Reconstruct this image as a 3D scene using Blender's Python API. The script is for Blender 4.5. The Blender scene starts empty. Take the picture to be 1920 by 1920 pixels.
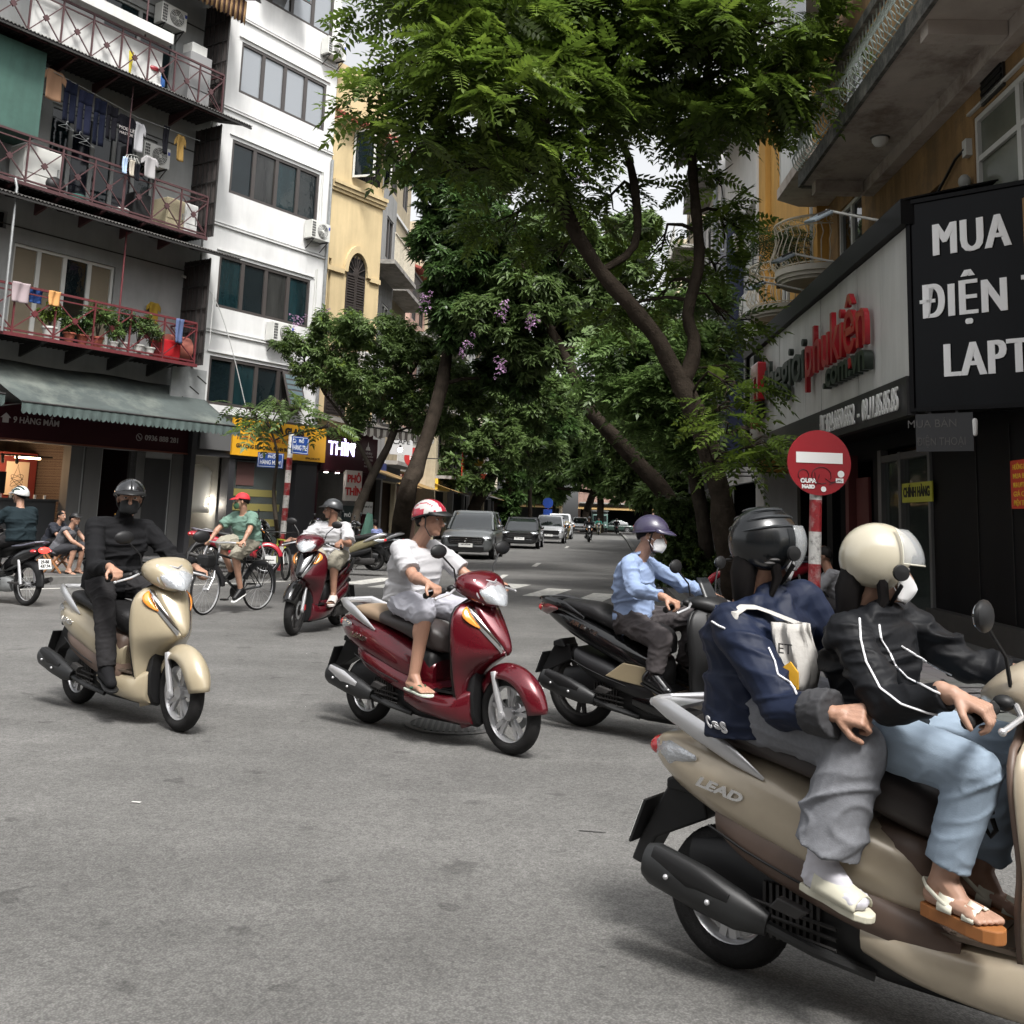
import bpy, math, random
import numpy as np
from mathutils import Vector, Matrix, noise
PI = math.pi
def rad(a): return math.radians(a)
S = bpy.context.scene
C = S.collection
# ---------------- camera
HC = 1.45; FPX = 1920.0; CX, CY = 960.0, 674.0
TH, RO = rad(8.7), rad(2.0)
_F = np.array([0, math.cos(TH), math.sin(TH)]); _R0 = np.array([1., 0, 0]); _U0 = np.array([0, -math.sin(TH), math.cos(TH)])
_R = math.cos(RO)*_R0 + math.sin(RO)*_U0; _U = -math.sin(RO)*_R0 + math.cos(RO)*_U0
cam = bpy.data.cameras.new('camera'); camo = bpy.data.objects.new('camera', cam); C.objects.link(camo)
cam.lens = 36; cam.sensor_width = 36; cam.sensor_fit = 'HORIZONTAL'; cam.shift_y = -(960-CY)/1920.0
cam.clip_end = 2000; cam.clip_start = 0.05
camo.matrix_world = Matrix(((_R[0], _U[0], -_F[0], 0), (_R[1], _U[1], -_F[1], 0), (_R[2], _U[2], -_F[2], HC), (0, 0, 0, 1)))
S.camera = camo
# ---------------- sky, sun, exposure
W = bpy.data.worlds.new('World'); S.world = W; W.use_nodes = True
nt = W.node_tree; nt.nodes.clear()
sky = nt.nodes.new('ShaderNodeTexSky'); sky.sky_type = 'NISHITA'; sky.sun_disc = False
sky.sun_elevation = rad(57); sky.sun_rotation = rad(158); sky.dust_density = 5; sky.air_density = 1.0; sky.ozone_density = 1
hs = nt.nodes.new('ShaderNodeHueSaturation'); hs.inputs['Saturation'].default_value = 0.10
bg = nt.nodes.new('ShaderNodeBackground'); bg.inputs['Strength'].default_value = 0.105
wo = nt.nodes.new('ShaderNodeOutputWorld')
nt.links.new(sky.outputs[0], hs.inputs['Color']); nt.links.new(hs.outputs[0], bg.inputs[0]); nt.links.new(bg.outputs[0], wo.inputs[0])
sl = bpy.data.lights.new('sun', 'SUN'); sl.energy = 1.5; sl.angle = rad(12); sl.color = (1, .97, .93)
so = bpy.data.objects.new('sun', sl); C.objects.link(so)
so.rotation_euler = (rad(33), 0, rad(22))
S.view_settings.view_transform = 'Standard'; S.view_settings.look = 'None'; S.view_settings.gamma = 1
S.view_settings.exposure = 1.5
S.view_settings.use_curve_mapping = False
S.render.resolution_x = S.render.resolution_y = 1024
# ---------------- measuring helpers (pixel of the photograph -> point in the place)
def ray(px, py): return FPX*_F + (px-CX)*_R - (py-CY)*_U
def gr(px, py, z=0.0):
    d = ray(px, py); t = (z-HC)/d[2]; return Vector((d[0]*t, d[1]*t, z))
def dp(px, py, Y):
    d = ray(px, py)*(Y/ray(px, py)[1]); return Vector((d[0], d[1], HC+d[2]))
# ---------------- materials
MATS = {}
def M(name, col, rough=.6, metal=0., var=0., vs=4., bump=0., bs=40., streak=0., emit=0., coat=0., spec=.5, mottle=None, alpha=1., island=0., trans=0., grain=0., ior=None, ms=1.2):
    if name in MATS: return MATS[name]
    m = bpy.data.materials.new(name); m.use_nodes = True; t = m.node_tree; N = t.nodes; L = t.links
    b = N['Principled BSDF']; b.inputs['Roughness'].default_value = rough; b.inputs['Metallic'].default_value = metal
    b.inputs['Specular IOR Level'].default_value = spec
    if coat: b.inputs['Coat Weight'].default_value = coat; b.inputs['Coat Roughness'].default_value = .06
    if alpha < 1: b.inputs['Alpha'].default_value = alpha
    c4 = (*col, 1)
    src = None
    tc = N.new('ShaderNodeTexCoord')
    def noise_(scale, vec=None, det=4, rgh=.6):
        n = N.new('ShaderNodeTexNoise'); n.inputs['Scale'].default_value = scale; n.inputs['Detail'].default_value = det; n.inputs['Roughness'].default_value = rgh
        L.new(vec or tc.outputs['Object'], n.inputs['Vector']); return n
    def mult(a, fac_socket, lo, hi):
        mr = N.new('ShaderNodeMapRange'); mr.inputs[1].default_value = .3; mr.inputs[2].default_value = .7; mr.inputs[3].default_value = lo; mr.inputs[4].default_value = hi
        L.new(fac_socket, mr.inputs[0])
        mx = N.new('ShaderNodeVectorMath'); mx.operation = 'SCALE'
        if a is None: mx.inputs[0].default_value = col
        else: L.new(a, mx.inputs[0])
        L.new(mr.outputs[0], mx.inputs['Scale']); return mx.outputs[0]
    if var: src = mult(src, noise_(vs).outputs['Fac'], 1-var, 1+var)
    if grain: src = mult(src, noise_(260, det=2).outputs['Fac'], 1-grain, 1+grain)
    if streak:
        mp = N.new('ShaderNodeMapping'); mp.inputs['Scale'].default_value = (2.2, 2.2, .3); L.new(tc.outputs['Object'], mp.inputs[0])
        src = mult(src, noise_(1., mp.outputs[0], 6, .65).outputs['Fac'], 1-streak, 1+streak*.3)
    if island:
        g = N.new('ShaderNodeNewGeometry'); mr = N.new('ShaderNodeMapRange'); mr.inputs[3].default_value = 1-island; mr.inputs[4].default_value = 1+island
        L.new(g.outputs['Random Per Island'], mr.inputs[0])
        mx = N.new('ShaderNodeVectorMath'); mx.operation = 'SCALE'
        if src is None: mx.inputs[0].default_value = col
        else: L.new(src, mx.inputs[0])
        L.new(mr.outputs[0], mx.inputs['Scale']); src = mx.outputs[0]
    if mottle:
        n = noise_(ms, det=6, rgh=.7); mr = N.new('ShaderNodeMapRange'); mr.inputs[1].default_value = .48; mr.inputs[2].default_value = .66
        L.new(n.outputs['Fac'], mr.inputs[0]); mx = N.new('ShaderNodeMix'); mx.data_type = 'RGBA'
        L.new(mr.outputs[0], mx.inputs['Factor'])
        if src is None: mx.inputs['A'].default_value = c4
        else: L.new(src, mx.inputs['A'])
        mx.inputs['B'].default_value = (*mottle, 1); src = mx.outputs['Result']
    if src is None: b.inputs['Base Color'].default_value = c4
    else: L.new(src, b.inputs['Base Color'])
    if bump:
        bp = N.new('ShaderNodeBump'); bp.inputs['Strength'].default_value = bump; bp.inputs['Distance'].default_value = .02
        L.new(noise_(bs).outputs['Fac'], bp.inputs['Height']); L.new(bp.outputs[0], b.inputs['Normal'])
    if emit:
        b.inputs['Emission Color'].default_value = c4; b.inputs['Emission Strength'].default_value = emit
    if trans:
        tr = N.new('ShaderNodeBsdfTranslucent'); ms_ = N.new('ShaderNodeMixShader'); ms_.inputs[0].default_value = trans
        hs = N.new('ShaderNodeHueSaturation'); hs.inputs['Value'].default_value = 1.6; hs.inputs['Saturation'].default_value = 1.05
        if src is None: hs.inputs['Color'].default_value = c4
        else: L.new(src, hs.inputs['Color'])
        L.new(hs.outputs[0], tr.inputs[0]); L.new(b.outputs[0], ms_.inputs[1]); L.new(tr.outputs[0], ms_.inputs[2])
        L.new(ms_.outputs[0], N['Material Output'].inputs[0])
    MATS[name] = m; return m
def glass_mat(name, tint, alpha, rough=.04):
    return M(name, tint, rough, 0, spec=.6, alpha=alpha)
# ---------------- mesh collector
class MB:
    def __init__(s): s.v = []; s.f = []; s.mi = []; s.cur = 0
    def add(s, v, f):
        o = len(s.v); s.v.extend([tuple(map(float, p)) for p in v]); s.f.extend([tuple(i+o for i in q) for q in f]); s.mi.extend([s.cur]*len(f)); return s
    def box(s, x0, x1, y0, y1, z0, z1, T=None):
        v = [(x, y, z) for x in (x0, x1) for y in (y0, y1) for z in (z0, z1)]
        if T is not None: v = [T @ Vector(p) for p in v]
        return s.add(v, [(0, 1, 3, 2), (4, 6, 7, 5), (0, 4, 5, 1), (2, 3, 7, 6), (0, 2, 6, 4), (1, 5, 7, 3)])
    def bar(s, a, b, w, h=None):
        a = Vector(a); b = Vector(b); h = h or w; d = (b-a); L_ = d.length
        if L_ < 1e-6: return s
        q = d.to_track_quat('X', 'Z').to_matrix().to_4x4(); T = Matrix.Translation(a) @ q
        return s.box(0, L_, -w/2, w/2, -h/2, h/2, T)
    def ringloft(s, rings, caps=True, closed=True):
        n = len(rings[0]); v = [p for r in rings for p in r]; f = []
        for i in range(len(rings)-1):
            for j in range(n if closed else n-1):
                k = (j+1) % n; f.append((i*n+j, i*n+k, (i+1)*n+k, (i+1)*n+j))
        if caps and closed: f.append(tuple(range(n-1, -1, -1))); f.append(tuple((len(rings)-1)*n+j for j in range(n)))
        return s.add(v, f)
    def tube(s, pts, r, n=8, caps=True, sy=1., up=None):
        pts = [Vector(p) for p in pts]; m = len(pts)
        if not hasattr(r, '__len__'): r = [r]*m
        d = [(pts[min(i+1, m-1)]-pts[max(i-1, 0)]).normalized() for i in range(m)]
        u = Vector(up) if up else (Vector((0, 0, 1)) if abs(d[0].z) < .9 else Vector((1, 0, 0)))
        rings = []
        for i in range(m):
            u = (u - d[i]*u.dot(d[i])); u = u.normalized() if u.length > 1e-6 else d[i].orthogonal().normalized()
            w = d[i].cross(u)
            rings.append([pts[i] + u*(r[i]*math.cos(2*PI*k/n)) + w*(r[i]*sy*math.sin(2*PI*k/n)) for k in range(n)])
        return s.ringloft(rings, caps)
    def ell(s, c, r, n=12, m=8, T=None):
        if not hasattr(r, '__len__'): r = (r, r, r)
        c = Vector(c); R = T.to_3x3() if T is not None else Matrix.Identity(3); rings = []
        for i in range(m+1):
            a = -PI/2 + PI*(i*(1-2e-2)/m + 1e-2)
            rings.append([c + R @ Vector((r[0]*math.cos(a)*math.cos(2*PI*k/n), r[1]*math.cos(a)*math.sin(2*PI*k/n), r[2]*math.sin(a))) for k in range(n)])
        return s.ringloft(rings)
    def cap(s, a, b, ra, rb, n=10):   # capsule with tapered radius
        a = Vector(a); b = Vector(b); d = (b-a).normalized() if (b-a).length > 1e-6 else Vector((0, 0, 1))
        P = []; R = []
        for t in (-.98, -.8, -.45): P.append(a+d*ra*t); R.append(ra*math.sqrt(1-t*t))
        P.append(a); R.append(ra); P.append(b); R.append(rb)
        for t in (.45, .8, .98): P.append(b+d*rb*t); R.append(rb*math.sqrt(1-t*t))
        return s.tube(P, R, n)
    def lathe(s, prof, c=(0, 0, 0), axis='Z', n=16, caps=True):
        c = Vector(c); rings = []
        for r, h in prof:
            rr = []
            for k in range(n):
                a = 2*PI*k/n; p = (r*math.cos(a), r*math.sin(a), h)
                if axis == 'Y': p = (p[0], h, p[1])
                if axis == 'X': p = (h, p[0], p[1])
                rr.append(c+Vector(p))
            rings.append(rr)
        return s.ringloft(rings, caps)
    def prism(s, poly, y0, y1, plane='XZ'):
        n = len(poly)
        def P(p, h):
            return (p[0], h, p[1]) if plane == 'XZ' else ((p[0], p[1], h) if plane == 'XY' else (h, p[0], p[1]))
        v = [P(p, y0) for p in poly]+[P(p, y1) for p in poly]
        f = [tuple(range(n)), tuple(range(2*n-1, n-1, -1))]+[(i, i+n, (i+1) % n+n, (i+1) % n) for i in range(n)]
        return s.add(v, f)
    def grid(s, P):
        n = len(P[0]); v = [p for r in P for p in r]
        return s.add(v, [(i*n+j, i*n+j+1, (i+1)*n+j+1, (i+1)*n+j) for i in range(len(P)-1) for j in range(n-1)])
    def torus(s, c, R, r, axis='Y', n=28, m=8, sx=1., T=None):
        c = Vector(c); v = []; f = []
        for i in range(n):
            a = 2*PI*i/n
            for j in range(m):
                b = 2*PI*j/m; q = R+r*math.cos(b); h = r*sx*math.sin(b)
                p = {'Y': (q*math.cos(a), h, q*math.sin(a)), 'Z': (q*math.cos(a), q*math.sin(a), h), 'X': (h, q*math.cos(a), q*math.sin(a))}[axis]
                v.append(c+Vector(p))
        for i in range(n):
            for j in range(m):
                f.append((i*m+j, ((i+1) % n)*m+j, ((i+1) % n)*m+(j+1) % m, i*m+(j+1) % m))
        if T is not None: v = [T @ p for p in v]
        return s.add(v, f)
    def cgrid(s, P, fn):
        n = len(P[0]); v = [p for r in P for p in r]; s.add(v, [])
        o = len(s.v)-len(v)
        for i in range(len(P)-1):
            for j in range(n-1): s.f.append((o+i*n+j, o+i*n+j+1, o+(i+1)*n+j+1, o+(i+1)*n+j)); s.mi.append(fn(i, j))
        return s
    def mesh(s, name, mats, smooth=True, ang=38):
        me = bpy.data.meshes.new(name); me.from_pydata(s.v, [], s.f)
        if not isinstance(mats, (list, tuple)): mats = [mats]
        for m in mats: me.materials.append(m)
        if len(mats) > 1: me.polygons.foreach_set('material_index', s.mi)
        import bmesh
        b = bmesh.new(); b.from_mesh(me); bmesh.ops.recalc_face_normals(b, faces=b.faces); b.to_mesh(me); b.free()
        if smooth:
            me.shade_smooth()
            try: me.set_sharp_from_angle(angle=rad(ang))
            except Exception: pass
        me.update(); return me
def setp(o, **k):
    for a, b in k.items():
        if b is not None: o[a] = b
    return o
def mobj(name, me, parent=None, mat4=None):
    o = bpy.data.objects.new(name, me); C.objects.link(o)
    if parent is not None: o.parent = parent
    if mat4 is not None: o.matrix_local = mat4
    return o
def part(name, mb, mat, parent, smooth=True, ang=38, bevel=0, label=None, kind=None, thick=0, sub=0):
    me = mb if isinstance(mb, bpy.types.Mesh) else mb.mesh(name, mat, smooth, ang)
    o = mobj(name, me, parent)
    if sub: md = o.modifiers.new('s', 'SUBSURF'); md.levels = md.render_levels = sub
    if thick: md = o.modifiers.new('t', 'SOLIDIFY'); md.thickness = thick; md.offset = -1
    if bevel: md = o.modifiers.new('b', 'BEVEL'); md.width = bevel; md.segments = 2; md.limit_method = 'ANGLE'
    setp(o, label=label, kind=kind); return o
def thing(name, label, cat, T=None, group=None):
    o = bpy.data.objects.new(name, None); C.objects.link(o); o.empty_display_size = .2
    if T is not None: o.matrix_world = T
    return setp(o, label=label, category=cat, group=group)
def solo(name, mb, mat, label, cat, T=None, group=None, **k):
    o = part(name, mb, mat, None, **k)
    if T is not None: o.matrix_world = T
    return setp(o, label=label, category=cat, group=group)
def struct(name, mb, mat, T=None, kind='structure', **k):
    o = part(name, mb, mat, None, kind=kind, **k)
    if T is not None: o.matrix_world = T
    return o
def copy_tree(o, T=None, parent=None, **k):
    c = o.copy(); C.objects.link(c); c.parent = parent
    if T is not None: c.matrix_world = T
    setp(c, **k)
    for ch in list(o.children): copy_tree(ch, None, c)
    return c
FONTS = {}
def text_mesh(body, size=1., depth=.02, bold=0., sx=1., align='CENTER', shear=0., track=1.):
    cu = bpy.data.curves.new('text', 'FONT'); cu.body = body; cu.size = size; cu.extrude = depth/2; cu.offset = bold
    cu.align_x = align; cu.align_y = 'CENTER'; cu.shear = shear; cu.resolution_u = 3; cu.space_character = track
    o = bpy.data.objects.new('tmp', cu); C.objects.link(o)
    dg = bpy.context.evaluated_depsgraph_get(); me = bpy.data.meshes.new_from_object(o.evaluated_get(dg))
    bpy.data.objects.remove(o); bpy.data.curves.remove(cu)
    me.transform(Matrix.Diagonal((sx, 1, 1, 1)))
    return me
def text(name, body, mat, parent, T, size=.3, depth=.02, bold=0., sx=1., shear=0., align='CENTER', width=None, label=None):
    """flat lettering, reads along local x, up = local y, faces local +z"""
    me = text_mesh(body, size, depth, bold, sx, align, shear); me.name = name
    if width:
        xs = [v.co.x for v in me.vertices]
        if xs: me.transform(Matrix.Diagonal((width/(max(xs)-min(xs)), 1, 1, 1)))
    me.materials.clear(); me.materials.append(mat); o = mobj(name, me, parent, T); setp(o, label=label); return o
RX90 = Matrix.Rotation(PI/2, 4, 'X')
def FT(x, y, z, rz=0.): # text frame upright on a facade (facing local -y)
    return Matrix.Translation((x, y, z)) @ Matrix.Rotation(rz, 4, 'Z') @ RX90
def frame(x, y, ang, z=0): return Matrix.Translation((x, y, z)) @ Matrix.Rotation(ang, 4, 'Z')
# ---------------- shared materials
white_plaster = M('white_plaster', (.64, .64, .63), .85, var=.08, vs=.9, streak=.15, bump=.15, bs=30)
grey_plaster = M('grey_plaster', (.27, .275, .27), .9, var=.12, vs=1, streak=.16, bump=.2, bs=25)
cream_plaster = M('cream_plaster', (.56, .44, .25), .85, var=.1, vs=.8, streak=.22, bump=.15, bs=30)
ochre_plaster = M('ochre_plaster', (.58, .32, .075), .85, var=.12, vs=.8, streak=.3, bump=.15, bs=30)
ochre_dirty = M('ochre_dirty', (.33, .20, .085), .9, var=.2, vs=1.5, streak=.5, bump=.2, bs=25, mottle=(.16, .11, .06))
concrete = M('concrete', (.30, .285, .265), .95, var=.15, vs=1.5, bump=.3, bs=22, mottle=(.12, .115, .10))
old_soffit = M('stained_soffit', (.42, .37, .33), .95, var=.12, vs=2, bump=.4, bs=8, mottle=(.22, .175, .15), ms=1.3)
mould_edge = M('mouldy_concrete', (.07, .07, .065), .95, var=.4, vs=9, bump=.6, bs=30, mottle=(.2, .19, .17), ms=3)
green_wall = M('green_painted_wall', (.045, .105, .085), .8, var=.1, streak=.25)
dark_frame = M('dark_window_frame', (.055, .048, .045), .45)
white_frame = M('white_window_frame', (.55, .55, .52), .5, var=.05)
win_glass = M('window_glass', (.006, .011, .013), .04, spec=.5, bump=.25, bs=1.6, var=.3, vs=.6)
pale_glass = M('pale_window_glass', (.10, .115, .12), .08, spec=.8)
curtain = M('beige_blind', (.20, .165, .115), .8, var=.08, vs=2)
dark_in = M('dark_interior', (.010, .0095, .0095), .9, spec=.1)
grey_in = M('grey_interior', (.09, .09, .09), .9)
rust_red = M('maroon_rail_paint', (.062, .024, .026), .6, var=.2, vs=12)
rust_red2 = M('red_rail_paint', (.115, .020, .024), .55, var=.2, vs=12)
steel = M('galvanised_steel', (.30, .31, .31), .45, .6, var=.15, vs=10)
dark_steel = M('dark_steel', (.035, .033, .032), .6, .3, var=.3, vs=12)
corr = M('corrugated_sheet', (.10, .095, .09), .6, .3, var=.3, vs=2, streak=.4)
corr_rust = M('rusty_sheet', (.032, .024, .022), .8, .1, var=.35, vs=3, streak=.4)
awning_green = M('green_canvas', (.055, .068, .065), .9, var=.2, vs=1.2, bump=.1, bs=8, mottle=(.12, .135, .12), ms=.8)
awning_edge = M('green_valance', (.062, .085, .080), .9, var=.25, vs=3)
maroon = M('maroon_board', (.032, .005, .009), .5, spec=.2)
maroon_wall = M('maroon_wall', (.14, .018, .016), .7)
letter_white = M('white_lettering', (.75, .75, .73), .4)
letter_dim = M('dim_white_lettering', (.38, .35, .34), .5)
black_gloss = M('glossy_black_panel', (.004, .0045, .006), .16, var=.2, vs=1.5, spec=.12, streak=.2)
black_matte = M('matte_black_panel', (.006, .006, .007), .5, spec=.15, streak=.3)
alu_white = M('white_composite_panel', (.60, .60, .58), .5, var=.04, vs=2, streak=.22)
sign_red = M('red_channel_letter', (.42, .012, .022), .35, coat=.4, var=.1)
sign_dgreen = M('dark_green_channel_letter', (.018, .028, .02), .4, var=.3)
yellow_board = M('yellow_sign_board', (.66, .33, .012), .6, var=.05)
black_print = M('black_print', (.012, .012, .012), .6)
blue_sign = M('blue_street_sign', (.012, .05, .22), .4, var=.08)
led_violet = M('violet_led_letters', (.62, .55, 1.0), .5, emit=1.3)
lamp_white = M('lit_white_lamp', (1, .95, .88), .5, emit=9)
lamp_warm = M('lit_warm_tube', (1, .72, .38), .5, emit=9)
red_print = M('red_print', (.42, .015, .015), .5)
poster_red = M('red_poster', (.50, .045, .02), .5, var=.1)
poster_yellow = M('yellow_print', (.75, .48, .04), .5)
wood = M('varnished_wood', (.26, .115, .045), .5, var=.25, vs=6)
pale_wood = M('pale_wood', (.38, .24, .12), .6, var=.2, vs=6)
roof_tile = M('red_roof_tile', (.26, .055, .04), .8, var=.25, vs=5)
ac_white = M('ac_casing', (.58, .58, .55), .5, var=.06)
ac_dark = M('ac_grille', (.05, .05, .05), .6)
brown_shutter = M('brown_shutter', (.03, .023, .02), .6, var=.2, vs=10)
terracotta = M('terracotta_pot', (.26, .07, .04), .8, var=.15, vs=8)
white_pot = M('white_pot', (.55, .55, .52), .6, var=.08, vs=9)
kerb_mat = M('granite_kerb', (.13, .127, .12), .85, var=.2, vs=6, bump=.3, bs=60)
paint_white = M('worn_road_paint', (.50, .49, .455), .8, var=.15, vs=3, bump=.2, bs=150, mottle=(.24, .235, .225), ms=7)
bark = M('dark_bark', (.034, .027, .021), 1., spec=.05, var=.35, vs=5, bump=.9, bs=30)
bark2 = M('grey_bark', (.05, .042, .034), 1., spec=.05, var=.3, vs=5, bump=.8, bs=30)
leaf_a = M('fresh_frond_leaves', (.070, .108, .020), .5, island=.45, trans=.38, spec=.35)
leaf_b = M('dark_glossy_leaves', (.045, .082, .024), .42, island=.5, trans=.28, spec=.4)
leaf_c = M('mid_green_leaves', (.088, .132, .044), .48, island=.45, trans=.33, spec=.4)
leaf_d = M('pale_glossy_leaves', (.12, .185, .06), .38, island=.35, trans=.32, spec=.5)
leaf_e = M('yellow_green_leaves', (.115, .165, .03), .5, island=.3, trans=.4, spec=.35)
flower = M('lilac_blossom', (.36, .22, .36), .7, island=.3, trans=.3)
chrome = M('chrome', (.78, .78, .78), .12, 1.)
silver = M('silver_paint', (.52, .52, .53), .3, .6, coat=.3)
rubber = M('tyre_rubber', (.014, .0135, .0135), .85, spec=.25, bump=.3, bs=90, var=.2, vs=8)
blackp = M('black_plastic', (.009, .009, .0095), .5, spec=.35, var=.15, vs=8)
blackg = M('gloss_black_paint', (.006, .006, .0065), .15, coat=.35)
seat_black = M('black_seat_vinyl', (.010, .0095, .010), .5, spec=.35, bump=.15, bs=90)
glassy = M('clear_lamp_glass', (.42, .44, .46), .05, .5, spec=.9, coat=1., bump=.5, bs=45)
lampglass = M('lamp_cover', (.6, .62, .64), .03, 0, spec=.9, alpha=.25)
orange_lens = M('amber_lens', (.75, .26, .04), .15, coat=.8)
red_lens = M('red_lens', (.50, .02, .025), .15, coat=.8)
# ================= SETTING: ground, road, pavements
def asphalt():
    m = bpy.data.materials.new('asphalt'); m.use_nodes = True; t = m.node_tree; N = t.nodes; L = t.links; b = N['Principled BSDF']
    tc = N.new('ShaderNodeTexCoord')
    def nz(s, d=6, r=.6, vec=None):
        n = N.new('ShaderNodeTexNoise'); n.inputs['Scale'].default_value = s; n.inputs['Detail'].default_value = d; n.inputs['Roughness'].default_value = r; L.new(vec or tc.outputs['Object'], n.inputs[0]); return n
    def cr(src, p0, c0, p1, c1):
        r = N.new('ShaderNodeValToRGB'); r.color_ramp.elements[0].position = p0; r.color_ramp.elements[0].color = (*[c0]*3, 1); r.color_ramp.elements[1].position = p1; r.color_ramp.elements[1].color = (*[c1]*3, 1); L.new(src, r.inputs[0]); return r
    def mul(a, b_, f=1.):
        x = N.new('ShaderNodeMix'); x.data_type = 'RGBA'; x.blend_type = 'MULTIPLY'; x.inputs['Factor'].default_value = f; L.new(a, x.inputs['A']); L.new(b_, x.inputs['B']); return x.outputs['Result']
    big = cr(nz(.35, 8, .7).outputs['Fac'], .35, .78, .68, 1.12)
    mid = cr(nz(2.2, 8, .75).outputs['Fac'], .3, .84, .7, 1.12)
    vo = N.new('ShaderNodeTexVoronoi'); vo.inputs['Scale'].default_value = 120; L.new(tc.outputs['Object'], vo.inputs[0])
    agg = cr(vo.outputs['Distance'], .0, 1.35, .75, .62)
    vo2 = N.new('ShaderNodeTexVoronoi'); vo2.inputs['Scale'].default_value = 55; L.new(tc.outputs['Object'], vo2.inputs[0])
    sep = N.new('ShaderNodeSeparateColor'); L.new(vo2.outputs['Color'], sep.inputs[0]); chips = cr(sep.outputs[0], .0, .85, 1., 1.16)
    spots = cr(nz(4.3, 3, .5).outputs['Fac'], .31, .45, .35, 1.)      # oil spots
    # long tyre-polished bands
    mp = N.new('ShaderNodeMapping'); mp.inputs['Rotation'].default_value = (0, 0, rad(-40)); mp.inputs['Scale'].default_value = (.12, 1.1, 1); L.new(tc.outputs['Object'], mp.inputs[0])
    band = cr(nz(1., 5, .6, mp.outputs[0]).outputs['Fac'], .35, .88, .65, 1.1)
    col = N.new('ShaderNodeRGB'); col.outputs[0].default_value = (.136, .133, .127, 1)
    o = mul(col.outputs[0], big.outputs[0]); o = mul(o, mid.outputs[0]); o = mul(o, agg.outputs[0], .8); o = mul(o, chips.outputs[0]); o = mul(o, spots.outputs[0], .55); o = mul(o, band.outputs[0])
    L.new(o, b.inputs['Base Color']); b.inputs['Roughness'].default_value = .82; b.inputs['Specular IOR Level'].default_value = .35
    bp = N.new('ShaderNodeBump'); bp.inputs['Strength'].default_value = .55; bp.inputs['Distance'].default_value = .004; L.new(vo.outputs['Distance'], bp.inputs['Height'])
    bp2 = N.new('ShaderNodeBump'); bp2.inputs['Strength'].default_value = .3; bp2.inputs['Distance'].default_value = .02; L.new(nz(6, 6).outputs['Fac'], bp2.inputs['Height']); L.new(bp.outputs[0], bp2.inputs['Normal'])
    L.new(bp2.outputs[0], b.inputs['Normal']); return m
asph = asphalt()
g = MB(); g.add([(-400, -60, 0), (400, -60, 0), (400, 700, 0), (-400, 700, 0)], [(0, 1, 2, 3)]); struct('road', g, asph, smooth=False)
def pave_mat(name, col, sc):
    m = bpy.data.materials.new(name); m.use_nodes = True; t = m.node_tree; N = t.nodes; L = t.links; b = N['Principled BSDF']
    tc = N.new('ShaderNodeTexCoord'); br = N.new('ShaderNodeTexBrick'); br.inputs['Scale'].default_value = sc
    br.inputs['Color1'].default_value = (*col, 1); br.inputs['Color2'].default_value = (*[c*.8 for c in col], 1); br.inputs['Mortar'].default_value = (*[c*.4 for c in col], 1); br.inputs['Mortar Size'].default_value = .015; br.inputs['Brick Width'].default_value = .5; br.inputs['Row Height'].default_value = .5
    br.offset = 0; L.new(tc.outputs['Object'], br.inputs[0])
    n = N.new('ShaderNodeTexNoise'); n.inputs['Scale'].default_value = 1.5; n.inputs['Detail'].default_value = 8; L.new(tc.outputs['Object'], n.inputs[0])
    mx = N.new('ShaderNodeMix'); mx.data_type = 'RGBA'; mx.blend_type = 'MULTIPLY'; mx.inputs['Factor'].default_value = .6; L.new(br.outputs[0], mx.inputs['A']); L.new(n.outputs['Color'], mx.inputs['B'])
    hs = N.new('ShaderNodeHueSaturation'); hs.inputs['Saturation'].default_value = .5; hs.inputs['Value'].default_value = 1.25; L.new(mx.outputs['Result'], hs.inputs['Color'])
    L.new(hs.outputs[0], b.inputs['Base Color']); b.inputs['Roughness'].default_value = .85; return m
pave = pave_mat('pavement_slabs', (.105, .10, .094), 2.5)
def smooth_line(pts, n=6):
    P = [Vector((*p, 0)) for p in pts]; out = []
    for i in range(len(P)-1):
        a, b, c, d = P[max(i-1, 0)], P[i], P[i+1], P[min(i+2, len(P)-1)]
        for k in range(n):
            t = k/n; out.append(.5*((2*b)+(c-a)*t+(2*a-5*b+4*c-d)*t*t+(3*b-a-3*c+d)*t**3))
    out.append(P[-1]); return out
LK = smooth_line([(-26, -1), (-16.5, 8.8), (-12, 13.4), (-8.4, 17.6), (-5.6, 20.7), (-4.4, 23.2), (-3.9, 27), (-3.0, 38), (3, 102), (14, 220)])
RK = smooth_line([(14, 1.2), (8, 3.6), (4.6, 5.9), (3.1, 7.6), (2.6, 9.6), (2.5, 12), (2.85, 16.5), (3.7, 25.5), (4.6, 36), (11.3, 102), (22, 220)])
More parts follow.
